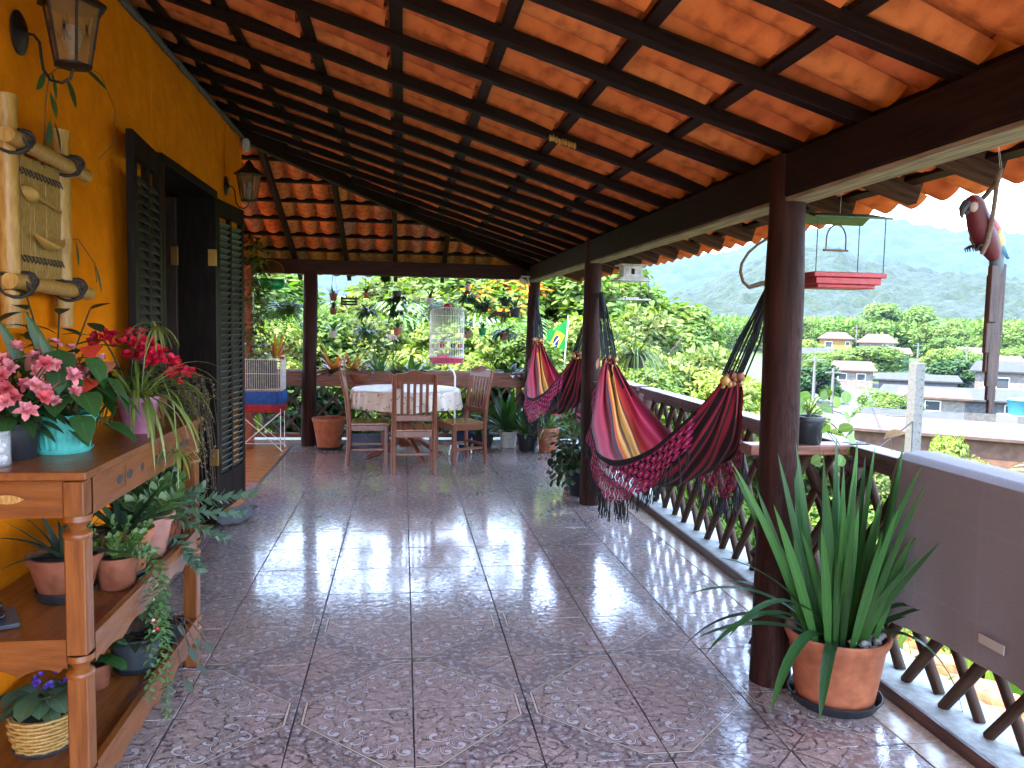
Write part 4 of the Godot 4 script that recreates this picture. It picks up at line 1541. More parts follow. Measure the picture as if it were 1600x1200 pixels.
	for i in 30:
		var a := i * 2.4
		b.col = tone(Color(0.13, 0.22, 0.12), 0.3)
		b.leaf(Vector3(0.03 + cos(a) * 0.02, 0.2 + i * 0.003, 0.01 + sin(a) * 0.02), spin(a, rf(-0.2, 0.8)), Vector3.UP, rf(0.05, 0.09), 0.03, 0.4, 0, 0.25, 4)
	part("upper_leaves", b, mats.leaf, t)
	for q in [[0.08, 0.27, 0.03], [0.09, 0.16, 0.05]]:
		b = MB.new()
		for k in 12:
			b.col = Color(0.62, 0.04, 0.06) if k % 3 else Color(0.75, 0.7, 0.66)
			b.ball(Vector3(q[0] + rf(-0.012, 0.012), q[1] + k * 0.005, q[2] + rf(-0.012, 0.012)), Vector3.ONE * 0.0075, 4, 6)
		part("berry_cluster", b, mats.glossy_painted, t)
	t = thing("trailing_round_leaf_plant", "few round grey green leaves trailing over the edge of the bottom shelf", "potted plant", P(-0.93, 0.201, 3.28))
	pot(t, mats.black_plastic, 0.045, 0.058, 0.09, 0.004)
	stems = MB.new()
	stems.col = Color(0.11, 0.07, 0.04)
	for q in [[0.10, 0.02, 0.03], [0.13, -0.06, 0.09], [0.09, -0.10, 0.14], [0.12, 0.05, 0.17], [0.06, 0.10, 0.1], [0.14, 0.0, 0.0]]:
		stem(stems, Vector3(0, 0.09, 0), Vector3(q[0], q[1], q[2]), 0.002, 0.05)
		one_leaf(t, mats.dull_leaf, tone(Color(0.085, 0.105, 0.06), 0.25), Vector3(q[0], q[1], q[2]), Vector3(0.5, -0.6, rf(-0.5, 0.8)), Vector3(0.6, 0.7, 0.2), rf(0.055, 0.07), rf(0.045, 0.055), 0.5, 3, 0.15)
	part("stems", stems, mats.dull_leaf, t)
	t = thing("round_leaf_creeper", "bright green round leaved plant beside the charcoal pot on the bottom shelf", "potted plant", P(-1.08, 0.201, 2.9))
	pot(t, mats.terracotta_dark, 0.05, 0.06, 0.09, 0.004)
	for i in 22:
		var a := i * 2.4
		one_leaf(t, mats.leaf, tone(Color(0.05, 0.155, 0.035), 0.3), Vector3(cos(a) * 0.03, 0.1 + i * 0.006, sin(a) * 0.03), spin(a, rf(-0.3, 0.9)), Vector3.UP, rf(0.07, 0.1), rf(0.06, 0.08), 0.7, 3, 0.1)
	# african violet in a basket
	t = thing("potted_violet", "purple african violet in a woven basket pot on the bottom shelf", "potted plant", P(-1.075, 0.201, 2.50))
	saucer(t, mats.grey_plastic, 0.088, 0.016)
	b = MB.new()
	b.lathe([Vector2(0, 0.008), Vector2(0.07, 0.008), Vector2(0.088, 0.06), Vector2(0.09, 0.115), Vector2(0.082, 0.115), Vector2(0.078, 0.08)], 28)
	var bk := part("basket", b, mats.bamboo_strip, t)
	for i in 9:
		b = MB.new()
		var path := []
		for k in 49:
			var a := TAU * k / 48.0
			var y := 0.018 + i * 0.0118
			var r := lerpf(0.072, 0.093, minf(1.0, y / 0.07)) + 0.003 * sin(a * 12.0 + (PI if i % 2 else 0.0))
			path.append(Vector3(cos(a) * r, y, sin(a) * r))
		b.tube(path, 0.0048, 6)
		part("cane", b, mats.bamboo_strip, bk)
	b = MB.new()
	b.lathe([Vector2(0, 0.105), Vector2(0.083, 0.1)], 20)
	part("soil", b, mats.soil, t)
	for i in 24:
		var a := i * 2.4
		var r := 0.02 + 0.003 * i
		one_leaf(t, mats.dull_leaf, tone(Color(0.075, 0.125, 0.055), 0.3), Vector3(cos(a) * r * 0.6, 0.125 + rf(0, 0.06), sin(a) * r * 0.6), spin(a, rf(-0.1, 0.8)), Vector3.UP, rf(0.075, 0.105), rf(0.05, 0.066), rf(0.6, 1.3), 3, 0.2)
	b = MB.new()
	for i in 14:
		var a := rf(0, TAU)
		flower_head(b, Vector3(cos(a) * 0.04 + 0.02, rf(0.19, 0.215), sin(a) * 0.04), 0.014, Color(0.13, 0.06, 0.38), 5)
	part("flower_heads", b, mats.petal, t)

# ---------------------------------------------------------------- on the orange wall
func wall_lamp(label: String, at: Vector3, arm: float, s := 1.0) -> Node3D:
	# at is the middle of the wall plate; the arm swings down, out and up to a six-sided lantern
	var t := thing("wall_lantern", label, "wall lamp", at, "wall lanterns on the orange wall")
	var b := MB.new()
	var face := Transform3D(Basis(Vector3(0, 1, 0), Vector3(1, 0, 0), Vector3(0, 0, -1)), Vector3.ZERO)
	b.lathe([Vector2(0.062, 0.0), Vector2(0.062, 0.006), Vector2(0.05, 0.014), Vector2(0.02, 0.018), Vector2(0.012, 0.028), Vector2(0, 0.03)], 24, Transform3D(Basis(Vector3(0, 1.25, 0), Vector3(1, 0, 0), Vector3(0, 0, -1)), Vector3.ZERO))
	part("wall_plate", b, mats.black_iron, t)
	b = MB.new()
	var path := []
	for q in [[0.02, 0.0], [0.05, -0.004], [0.068, -0.03], [0.072, -0.08], [0.078, -0.125], [0.10, -0.16], [0.135, -0.168], [0.165, -0.15], [0.175, -0.115]]:
		path.append(Vector3(q[0] * arm, q[1], 0))
	b.tube(path, 0.0055, 8)
	part("arm", b, mats.black_iron, t)
	var c := Vector3(0.175 * arm, -0.105, 0)
	# lantern: bottom plate, six glasses between bars, roof
	var r0 := 0.058 * s
	var r1 := 0.092 * s
	var h := 0.20 * s
	b = MB.new()
	b.lathe([Vector2(0, -0.012), Vector2(r0 * 0.5, -0.012), Vector2(r0 + 0.006, -0.004), Vector2(r0 + 0.006, 0.004), Vector2(0, 0.004)], 6, Transform3D(Basis(), c))
	b.lathe([Vector2(r1 + 0.004, h - 0.004), Vector2(r1 + 0.024, h), Vector2(r1 + 0.022, h + 0.01), Vector2(r1 * 0.42, h + 0.065), Vector2(r1 * 0.36, h + 0.085), Vector2(0.02, h + 0.1), Vector2(0.0, h + 0.12)], 6, Transform3D(Basis(), c))
	var corners := []
	for k in 6:
		var a := TAU * k / 6.0
		corners.append([c + Vector3(cos(a) * r0, 0.004, sin(a) * r0), c + Vector3(cos(a) * r1, h, sin(a) * r1)])
		b.tube([corners[k][0], corners[k][1]], 0.005, 6)
	part("lantern_frame", b, mats.black_iron, t)
	for k in 6:
		b = MB.new()
		var q0: Array = corners[k]
		var q1: Array = corners[(k + 1) % 6]
		var pf := func(u: float, v: float) -> Vector3:
			return (q0[0] as Vector3).lerp(q0[1], v).lerp((q1[0] as Vector3).lerp(q1[1], v), u)
		b.sheet(2, 2, pf)
		var pane := part("pane", b, mats.frosted_glass, t)
		# the little star on the glass
		b = MB.new()
		var mid: Vector3 = pf.call(0.5, 0.55)
		var out := (mid - c) * Vector3(1, 0, 1)
		out = out.normalized()
		var sx: Vector3 = ((q1[0] as Vector3) - (q0[0] as Vector3)).normalized()
		for w: float in [0.35, -0.35, 0.0]:
			var dir := (Vector3.UP + sx * w).normalized()
			b.tube([mid + out * 0.002 - dir * 0.05 * s, mid + out * 0.004, mid + out * 0.002 + dir * 0.05 * s], [0.0006, 0.0018, 0.0006], 5)
		b.ball(mid + out * 0.003, Vector3(0.006, 0.006, 0.006) * s, 4, 6)
		part("star", b, mats.black_iron, pane)
	b = MB.new()
	b.lathe([Vector2(0.0, 0.01), Vector2(0.016, 0.012), Vector2(0.016, 0.05), Vector2(0.028, 0.08), Vector2(0.034, 0.11), Vector2(0.026, 0.138), Vector2(0, 0.148)], 14, Transform3D(Basis(), c))
	part("bulb", b, mats.white_plastic, t)
	return t

func bamboo_pole(root: Node3D, a: Vector3, e: Vector3, r: float):
	var b := MB.new()
	var path := []
	var rad := []
	var n := 24
	var node_every := 7
	for i in n + 1:
		path.append(a.lerp(e, float(i) / n))
		rad.append(r * (1.09 if i % node_every == 3 else 1.0) * (1.0 - 0.03 * sin(i * 0.9)))
	b.tube(path, rad, 14)
	return part("bamboo_pole", b, mats.bamboo, root)

func make_wall_things():
	wall_lamp("large black iron lantern above the bamboo panel, with trailing leaves below it", P(-1.385, 2.53, 3.16), 1.05, 1.05)
	wall_lamp("smaller looking black iron lantern above the far open shutter", P(-1.385, 2.55, 6.54), 1.0, 1.0)
	# wire down to the far lantern and the dusty conduit under the roof
	var b := MB.new()
	b.tube([P(-1.382, 2.62, 6.54), P(-1.382, 2.85, 6.54), P(-1.38, 3.05, 6.545)], 0.006, 6)
	tag(part("lamp_cable", b, mats.orange_wall, self), "orange painted cable running up the wall from the far lantern", "cable")
	b = MB.new()
	var path := []
	var rad := []
	for i in 40:
		path.append(P(-1.365 + rf(-0.003, 0.003), 3.055 + rf(-0.004, 0.004), 1.5 + i * 0.146))
		rad.append(0.017 + rf(-0.004, 0.005))
	b.tube(path, rad, 8)
	tag(part("dusty_conduit", b, mats.dust_pipe, self), "dusty grey conduit along the top of the orange wall", "pipe")
	b = MB.new()
	b.box(P(-1.345, 3.0, 7.16), Vector3(0.05, 0.1, 0.08), 0.006)
	tag(part("junction_box", b, mats.white_plastic, self), "small white junction box at the top corner of the wall", "box")
	# bamboo panel
	var t := thing("bamboo_panel", "bamboo framed wall panel with split cane and a spoon and boat of bamboo", "wall decoration", P(-1.385, 0, 0))
	var poles := [[2.955, 1.47, 2.955, 2.26], [3.385, 1.47, 3.385, 2.24]]
	for q in poles:
		bamboo_pole(t, P(0.045, q[1], q[0]), P(0.045, q[3], q[2]), 0.032)
	for q in [[2.11, 2.86], [1.63, 2.86]]:
		bamboo_pole(t, P(0.085, q[0], q[1]), P(0.085, q[0] - 0.02, 3.52), 0.027)
	for y in [2.105, 1.62]:
		for dd in [2.955, 3.385]:
			b = MB.new()
			for k in 5:
				var ring := []
				for j in 17:
					var a := TAU * j / 16.0
					ring.append(P(0.066 + 0.056 * cos(a), y + 0.044 * sin(a) * (1.0 if k % 2 else 0.7) + (k - 2) * 0.009 * cos(a * 1.0), dd + (k - 2) * 0.011 + 0.035 * sin(a) * (0.6 if k % 2 else -0.6)))
				b.tube(ring, 0.006, 6)
			part("binding", b, mats.binding, t)
	for i in 11:
		b = MB.new()
		var dd := 3.005 + i * 0.033
		b.box(P(0.05 + rf(-0.003, 0.003), 1.865 + rf(-0.008, 0.008), dd), Vector3(0.008, 0.43, 0.031), 0.003)
		part("cane_strip", b, mats.bamboo_strip, t)
	for y in [2.02, 1.715]:
		b = MB.new()
		for i in 12:
			var dd := 2.995 + i * 0.03
			b.tube([P(0.058, y + 0.012, dd), P(0.06, y, dd + 0.018), P(0.058, y - 0.012, dd)], 0.0022, 4)
			b.tube([P(0.058, y + 0.012, dd + 0.012), P(0.061, y - 0.012, dd + 0.03)], 0.0022, 4)
		part("stitching", b, mats.binding, t)
	b = MB.new()
	var sf := func(s: float, u: float) -> Vector3:
		var a := PI * u
		return P(0.062 + 0.035 * sin(a) * sin(PI * s), 1.955 - 0.02 * s + 0.028 * cos(a) * sqrt(sin(PI * clampf(s, 0.02, 0.98))), 3.01 + 0.11 * s)
	b.sheet(10, 8, sf)
	b.bar(P(0.07, 1.945, 3.10), P(0.066, 1.915, 3.32), 0.012, 0.012, 0.004)
	part("bamboo_spoon", b, mats.bamboo, t)
	b = MB.new()
	var bf := func(s: float, u: float) -> Vector3:
		var a := PI * (0.5 + u)
		return P(0.075 - 0.04 * cos(a) * sin(PI * s), 1.79 + 0.025 * pow(absf(s - 0.5) * 2.0, 2.0) - 0.035 * (0.5 + 0.5 * sin(a)) * sin(PI * clampf(s, 0.05, 0.95)), 3.05 + 0.28 * s)
	b.sheet(14, 8, bf)
	part("bamboo_boat", b, mats.bamboo, t)
	# the vine that hangs from the lantern
	t = thing("trailing_wall_vine", "thin vine with a few glossy leaves hanging from the large lantern", "plant", P(-1.30, 2.40, 3.2))
	b = MB.new()
	b.col = Color(0.16, 0.11, 0.05)
	b.tube([P(0.08, 0.06, 0.1), P(0.02, 0.03, 0.02), P(0, 0.0, 0), P(-0.01, -0.1, -0.01), P(-0.02, -0.2, 0.0), P(-0.06, -0.42, 0.05), P(-0.06, -0.62, 0.12), P(-0.05, -0.85, 0.15)], 0.0022, 5)
	b.tube([P(0.1, 0.07, 0.16), P(0.04, 0.12, 0.4), P(0.0, 0.05, 0.68), P(-0.03, -0.1, 0.72), P(-0.05, -0.19, 0.6)], 0.0018, 5)
	b.tube([P(-0.05, -0.6, 0.13), P(-0.02, -0.57, 0.28), P(0.0, -0.66, 0.4), P(0, -0.74, 0.42)], 0.002, 5)
	part("stem", b, mats.dull_leaf, t)
	for q in [[0.0, 0.0, -0.03, -0.2, -0.8, -0.5], [0.0, 0.02, 0.02, 0.1, -1, 0.1], [0.02, 0.02, 0.1, 0.2, -1, 0.4], [0, -0.06, 0.0, 0.2, -1, 0.1], [0, -0.16, 0.0, -0.1, -1, -0.1], [0, -0.16, 0.03, 0.1, -1, 0.3], [0.07, 0.07, 0.12, 0.5, -0.4, 0.3]]:
		one_leaf(t, mats.waxy_leaf, tone(Color(0.07, 0.13, 0.03), 0.35), P(q[0], q[1], q[2]), P(q[3], q[4], q[5]), Vector3(1, 0.15, rf(-0.3, 0.3)), rf(0.085, 0.115), rf(0.036, 0.048), 0.2, 0, 0.2)
	for q in [[0.0, -0.66, 0.4], [-0.02, -0.58, 0.26], [-0.05, -0.8, 0.17], [-0.05, -0.45, 0.08]]:
		one_leaf(t, mats.waxy_leaf, tone(Color(0.07, 0.09, 0.03), 0.35), P(q[0], q[1], q[2]), Vector3(0.2, -1, rf(-0.6, 0.3)), Vector3(1, 0.2, 0), rf(0.09, 0.13), 0.025, 0.3, 0, 0.2)
	# a bag at the foot of the far shutter
	b = MB.new()
	var gf := func(s: float, u: float) -> Vector3:
		var a := TAU * u
		var r := 0.075 * pow(sin(PI * clampf(s, 0.02, 0.98)), 0.35)
		return P(-1.31 + 0.2 * s + 0.02 * sin(a * 2.0), 0.06 + maxf(-0.058, r * 0.85 * sin(a) + 0.008 * sin(s * 14.0 + a)), 5.86 + 0.32 * s + r * cos(a))
	b.sheet(14, 18, gf)
	tag(part("door_weight", b, mats.grey_bag, self), "grey stuffed bag on the tiles at the foot of the far shutter", "bag")
# ---------------------------------------------------------------- table and chairs
func picture(w: int, h: int, f: Callable, alpha := false) -> ImageTexture:
	var im := Image.create(w, h, false, Image.FORMAT_RGBA8 if alpha else Image.FORMAT_RGB8)
	for y in h:
		for x in w:
			im.set_pixel(x, y, f.call(float(x) / w, float(y) / h))
	return ImageTexture.create_from_image(im)

func chair(label: String, at: Vector3, turn: float) -> Node3D:
	var t := thing("wooden_chair", label, "chair", at, "slat backed chairs round the table", turn)
	var w := 0.2
	var dp := 0.19
	for k: float in [-1.0, 1.0]:
		var b := MB.new()
		# the rear leg runs on up into the back
		b.tube([Vector3(w * k, 0, dp + 0.02), Vector3(w * k, 0.22, dp + 0.003), Vector3(w * k, 0.45, dp), Vector3(w * k, 0.7, dp + 0.025), Vector3(w * k, 1.0, dp + 0.085)], [0.023, 0.024, 0.026, 0.024, 0.02], 8)
		part("leg", b, mats.chair_wood, t)
		b = MB.new()
		b.box(Vector3(w * k, 0.215, -dp), Vector3(0.042, 0.43, 0.042), 0.005)
		part("leg", b, mats.chair_wood, t)
		b = MB.new()
		b.box(Vector3(w * k, 0.40, 0), Vector3(0.024, 0.06, 0.34), 0.004)
		b.box(Vector3(w * k, 0.17, 0), Vector3(0.02, 0.028, 0.34), 0.004)
		part("side_rail", b, mats.chair_wood, t)
	var b := MB.new()
	for q in [[0.40, -dp, 0.06], [0.40, dp, 0.06], [0.2, dp, 0.026]]:
		b = MB.new()
		b.box(Vector3(0, q[0], q[1]), Vector3(0.36, q[2], 0.022), 0.004)
		part("rail", b, mats.chair_wood, t)
	for k in 4:
		b = MB.new()
		b.box(Vector3(-0.162 + k * 0.108, 0.441, -0.015), Vector3(0.104, 0.02, 0.43), 0.005)
		part("seat_board", b, mats.seat_wood, t)
	# back: lower rail, slats, arched crest
	b = MB.new()
	b.bar(Vector3(-0.19, 0.565, dp + 0.01), Vector3(0.19, 0.565, dp + 0.01), 0.024, 0.06, 0.005)
	part("back_rail", b, mats.chair_wood, t)
	for k in 5:
		b = MB.new()
		var x := -0.124 + k * 0.062
		b.bar(Vector3(x, 0.585, dp + 0.012), Vector3(x, 0.955, dp + 0.07), 0.03, 0.012, 0.004, Vector3(0, 0.15, 1))
		part("back_slat", b, mats.chair_wood, t)
	b = MB.new()
	for skin in 2:
		var off := 0.013 if skin == 0 else -0.013
		var cf := func(s: float, u: float) -> Vector3:
			var top := 0.985 + 0.055 * pow(sin(PI * s), 0.7) + 0.012 * cos(s * PI * 4.0)
			var y := lerpf(0.935, top, u)
			return Vector3(lerpf(-0.215, 0.215, s), y, dp + 0.062 + (y - 0.935) * 0.2 + off)
		b.sheet(20, 2, cf, skin == 0)
	var ef := func(s: float, u: float) -> Vector3:
		var top := 0.985 + 0.055 * pow(sin(PI * s), 0.7) + 0.012 * cos(s * PI * 4.0)
		return Vector3(lerpf(-0.215, 0.215, s), top, dp + 0.062 + (top - 0.935) * 0.2 + lerpf(-0.013, 0.013, u))
	b.sheet(20, 1, ef)
	var lf := func(s: float, u: float) -> Vector3:
		return Vector3(lerpf(-0.215, 0.215, s), 0.935, dp + 0.062 + lerpf(-0.013, 0.013, u))
	b.sheet(20, 1, lf, true)
	part("crest", b, mats.chair_wood, t)
	return t

func make_table_and_chairs():
	var at := P(0.04, 0, 8.95)
	var t := thing("round_table", "round pedestal table with curved feet under a flowered cloth", "table", at)
	var b := MB.new()
	b.lathe([Vector2(0, 0.745), Vector2(0.58, 0.745), Vector2(0.595, 0.757), Vector2(0.585, 0.772), Vector2(0, 0.772)], 40)
	part("tabletop", b, mats.chair_wood, t)
	b = MB.new()
	b.lathe([Vector2(0.0, 0.12), Vector2(0.07, 0.12), Vector2(0.10, 0.16), Vector2(0.11, 0.24), Vector2(0.085, 0.33), Vector2(0.06, 0.37), Vector2(0.075, 0.4), Vector2(0.055, 0.45), Vector2(0.07, 0.6), Vector2(0.12, 0.7), Vector2(0.2, 0.744)], 24)
	part("pedestal", b, mats.chair_wood, t)
	for k in 4:
		var a := PI / 4 + PI / 2 * k + 0.35
		var o := Vector3(cos(a), 0, sin(a))
		b = MB.new()
		b.tube([o * 0.05 + Vector3.UP * 0.2, o * 0.16 + Vector3.UP * 0.19, o * 0.27 + Vector3.UP * 0.12, o * 0.35 + Vector3.UP * 0.055, o * 0.44 + Vector3.UP * 0.03, o * 0.47 + Vector3.UP * 0.02], [0.035, 0.036, 0.034, 0.03, 0.026, 0.018], 10)
		part("leg", b, mats.chair_wood, t)
	# the cloth
	var rr := RandomNumberGenerator.new()
	rr.seed = 9
	var im := Image.create(512, 512, false, Image.FORMAT_RGB8)
	im.fill(Color(0.84, 0.78, 0.70))
	for i in 260:
		var c: Color = [Color(0.45, 0.2, 0.16), Color(0.35, 0.33, 0.2), Color(0.78, 0.45, 0.42), Color(0.3, 0.25, 0.24), Color(0.62, 0.28, 0.25)][rr.randi() % 5]
		var q := Vector2(rr.randf() * 512, rr.randf() * 512)
		for k in rr.randi_range(3, 8):
			var o := q + Vector2(rr.randf_range(-9, 9), rr.randf_range(-9, 9))
			var s := rr.randi_range(2, 6)
			im.fill_rect(Rect2i(int(o.x), int(o.y), s, s), c.lerp(Color(0.9, 0.86, 0.8), rr.randf() * 0.15))
	var cm := StandardMaterial3D.new()
	cm.resource_name = "flowered_cloth"
	cm.albedo_texture = ImageTexture.create_from_image(im)
	cm.roughness = 0.42
	cm.uv1_scale = Vector3(1, 1, 1)
	b = MB.new()
	var f := func(s: float, u: float) -> Vector3:
		var a := TAU * u
		var drop := clampf((s - 0.7) / 0.3, 0.0, 1.0)
		var r := 0.605 * minf(1.0, s / 0.7) + drop * 0.012 + drop * 0.022 * sin(a * 22.0 + 1.0) + drop * 0.012 * sin(a * 9.0)
		var y := 0.777 - 0.205 * drop - 0.01 * sin(a * 5.0) * drop - (0.006 if s > 0.7 else 0.0)
		return Vector3(cos(a) * r, y, sin(a) * r)
	b.sheet(28, 132, f, true, Vector2(1.2, 4.0))
	for i in b.v.size():
		b.u[i] = Vector2(b.v[i].x, b.v[i].z) * 0.8 if b.v[i].y > 0.774 else Vector2(b.u[i].y, b.v[i].y * 1.0)
	var cl := part("tablecloth", b, cm, self)
	cl.position = at
	tag(cl, "white tablecloth printed with small flowers, draped over the round table", "tablecloth")
	chair("wooden chair with its slatted back to the camera in front of the table", P(0.11, 0, 8.08), 0.04)
	chair("wooden chair seen edge on at the left side of the table", P(-0.37, 0, 8.58), -PI / 2 + 0.05)
	chair("wooden chair turned sideways at the right side of the table beside the birdcage stand", P(0.63, 0, 8.62), deg_to_rad(116))
	t = thing("wooden_stool", "low wooden stool with a slatted seat behind the round table", "stool", P(-0.08, 0, 9.5))
	for k in 4:
		b = MB.new()
		b.box(Vector3([-0.15, 0.15, -0.15, 0.15][k], 0.21, [-0.13, -0.13, 0.13, 0.13][k]), Vector3(0.035, 0.42, 0.035), 0.004)
		part("leg", b, mats.chair_wood, t)
		b = MB.new()
		b.box(Vector3(-0.135 + k * 0.09, 0.43, 0), Vector3(0.085, 0.02, 0.34), 0.004)
		part("seat_board", b, mats.seat_wood, t)
	# a pot on the table
	t = thing("table_pot_plant", "feathery grass like plant in a brown clay pot on the flowered table", "potted plant", P(-0.06, 0.778, 8.9))
	pot(t, mats.terracotta_dark, 0.055, 0.085, 0.16, 0.006)
	b = MB.new()
	for i in 150:
		b.col = tone(Color(0.09, 0.16, 0.05) if i % 5 else Color(0.25, 0.10, 0.07), 0.3)
		var a := rf(0, TAU)
		b.leaf(Vector3(cos(a) * 0.04, 0.15, sin(a) * 0.04), spin(a, rf(0.6, 1.4)), Vector3.UP, rf(0.1, 0.24), 0.01, rf(0.2, 1.2), 4, 0.2, 4)
	part("leaves", b, mats.leaf, t)

# ---------------------------------------------------------------- cages
func make_cages():
	var t := thing("white_birdcage", "tall white wire birdcage with a pink tray and red cap on a bent white stand", "birdcage", P(0.50, 0, 9.15))
	var b := MB.new()
	var r := 0.197
	for k in 40:
		var a := TAU * k / 40.0
		var o := Vector3(cos(a), 0, sin(a) * 0.85)
		b.tube([o * r + Vector3.UP * 1.12, o * r + Vector3.UP * 1.60, o * r * 0.96 + Vector3.UP * 1.655, o * r * 0.8 + Vector3.UP * 1.685, o * r * 0.1 + Vector3.UP * 1.70], 0.0021, 4, false)
	for y in [1.13, 1.22, 1.31, 1.40, 1.49, 1.60]:
		var ring := []
		for j in 41:
			var a := TAU * j / 40.0
			ring.append(Vector3(cos(a) * r, y, sin(a) * r * 0.85))
		b.tube(ring, 0.0026, 4, false)
	part("wires", b, mats.white_wire, t).set_meta("kind", "stuff")
	b = MB.new()
	var sq := Transform3D(Basis(Vector3(1, 0, 0), Vector3(0, 1, 0), Vector3(0, 0, 0.87)), Vector3.ZERO)
	b.lathe([Vector2(0, 1.055), Vector2(0.175, 1.055), Vector2(0.198, 1.105), Vector2(0.215, 1.115), Vector2(0.213, 1.122), Vector2(0.195, 1.12), Vector2(0.17, 1.065), Vector2(0, 1.065)], 36, sq)
	part("tray", b, mats.pink_tray, t)
	b = MB.new()
	b.box(Vector3(-0.06, 1.135, 0.16), Vector3(0.12, 0.05, 0.03), 0.006)
	part("feeding_door", b, mats.pink_tray, t)
	b = MB.new()
	b.lathe([Vector2(0, 1.70), Vector2(0.05, 1.70), Vector2(0.042, 1.725), Vector2(0.01, 1.74), Vector2(0, 1.74)], 16)
	part("cap", b, mats.red_paint, t)
	b = MB.new()
	b.tube([Vector3(0, 1.74, 0), Vector3(0.005, 1.78, 0), Vector3(0.015, 1.83, 0), Vector3(0.012, 1.85, 0)], 0.004, 6)
	part("hook", b, mats.white_wire, t)
	for q in [[-0.15, 0, "white_plastic"], [-0.06, 1, "red_paint"], [0.06, 1, "navy_plastic"], [0.14, 0, "terracotta"]]:
		b = MB.new()
		b.lathe([Vector2(0, 0), Vector2(0.022, 0), Vector2(0.028, 0.045), Vector2(0.024, 0.045), Vector2(0, 0.01)], 12, Transform3D(Basis(), Vector3(q[0], 1.235, 0.13 if q[1] else 0.09)))
		part("cup", b, mats[q[2]], t)
	b = MB.new()
	b.tube([Vector3(-0.13, 1.045, 0), Vector3(0.0, 1.05, 0), Vector3(0.02, 1.03, 0), Vector3(0.04, 0.99, 0), Vector3(0.085, 0.95, 0), Vector3(0.10, 0.9, 0), Vector3(0.10, 0.75, 0), Vector3(0.10, 0.06, 0)], 0.011, 10)
	for a in [0.3, 1.9, 3.4, 5.0]:
		b.tube([Vector3(0.10, 0.12, 0), Vector3(0.10 + cos(a) * 0.12, 0.115, sin(a) * 0.12), Vector3(0.10 + cos(a) * 0.2, 0.06, sin(a) * 0.2), Vector3(0.10 + cos(a) * 0.21, 0.012, sin(a) * 0.21)], 0.009, 8)
	part("stand", b, mats.white_wire, t)
	# the square cage with blue and red cloth on folding legs
	t = thing("skirted_birdcage", "square wire cage with a blue and red cloth skirt on thin folding white legs", "birdcage", P(-1.62, 0, 9.42))
	var w := 0.24
	var dp := 0.15
	b = MB.new()
	for k in 21:
		var x := lerpf(-w, w, k / 20.0)
		for z in [-dp, dp]:
			b.tube([Vector3(x, 0.7, z), Vector3(x, 1.06, z)], 0.0018, 4, false)
		b.tube([Vector3(x, 1.06, -dp), Vector3(x, 1.06, dp)], 0.0018, 4, false)
	for y in [0.72, 0.9, 1.06]:
		for z in [-dp, dp]:
			b.tube([Vector3(-w, y, z), Vector3(w, y, z)], 0.0028, 5, false)
	part("wires", b, mats.white_wire, t).set_meta("kind", "stuff")
	b = MB.new()
	b.box(Vector3(w + 0.012, 0.89, 0), Vector3(0.012, 0.36, dp * 2.0 + 0.02), 0.003)
	part("side_panel", b, mats.white_paint, t)
	b = MB.new()
	b.box(Vector3(0, 0.88, -0.08), Vector3(0.34, 0.32, 0.006), 0.002)
	part("back_card", b, mats.grey_plastic, t)
	b = MB.new()
	b.box(Vector3(w + 0.01, 1.08, 0.1), Vector3(0.05, 0.035, 0.06), 0.006)
	part("clip", b, mats.red_paint, t)
	for q in [["blue_band", "blue_cloth", 0.55, 0.70, 0.02], ["red_band", "red_cloth", 0.46, 0.55, 0.008]]:
		b = MB.new()
		var y0: float = q[2]
		var y1: float = q[3]
		var puff: float = q[4]
		var f := func(s: float, u: float) -> Vector3:
			var a := TAU * s
			var e := 0.35
			var cx := signf(cos(a)) * pow(absf(cos(a)), e)
			var cz := signf(sin(a)) * pow(absf(sin(a)), e)
			var k := puff * sin(PI * u) + 0.006 * sin(a * 15.0) + 0.004 * sin(a * 37.0)
			return Vector3(cx * (w + 0.02 + k), lerpf(y0, y1, u), cz * (dp + 0.02 + k))
		b.sheet(96, 6, f)
		part(q[0], b, mats[q[1]], t)
	b = MB.new()
	b.box(Vector3(0, 0.705, 0), Vector3(w * 2.0 + 0.03, 0.014, dp * 2.0 + 0.03), 0.004)
	part("floor_board", b, mats.raw_wood, t)
	b = MB.new()
	for z in [-dp, dp]:
		for k: float in [-1.0, 1.0]:
			b.tube([Vector3(w * k, 0.46, z), Vector3(-w * 1.1 * k, 0.012, z * 1.1)], 0.005, 6)
			b.tube([Vector3(w * k, 0.5, z), Vector3(w * k, 0.012, z)], 0.005, 6)
		b.tube([Vector3(-w, 0.1, z), Vector3(w, 0.1, z)], 0.004, 6)
	part("folding_legs", b, mats.white_wire, t)
	# hanging cage with a green base
	t = thing("hanging_green_cage", "small domed yellow wire cage with a green base hanging by the vine", "birdcage", P(-1.56, 1.86, 9.7))
	b = MB.new()
	b.lathe([Vector2(0, 0.0), Vector2(0.10, 0.005), Vector2(0.17, 0.04), Vector2(0.185, 0.09), Vector2(0.17, 0.13), Vector2(0.16, 0.13), Vector2(0.172, 0.09), Vector2(0.1, 0.02), Vector2(0, 0.015)], 28)
	part("base", b, mats.green_film, t)
	b = MB.new()
	for k in 26:
		var x := -0.16 + 0.32 * k / 25.0
		var e := sqrt(maxf(0.0, 1.0 - pow(x / 0.165, 2.0)))
		for z: float in [-0.07, 0.07]:
			b.tube([Vector3(x, 0.11, z), Vector3(x, 0.22 + 0.12 * e, z * 0.8), Vector3(x, 0.24 + 0.13 * e, 0)], 0.0018, 4, false)
	for z: float in [-0.07, 0.07]:
		var arc := []
		for k in 13:
			var a := PI * k / 12.0
			arc.append(Vector3(-0.165 * cos(a), 0.22 + 0.13 * sin(a), z * 0.8))
		b.tube(arc, 0.004, 5)
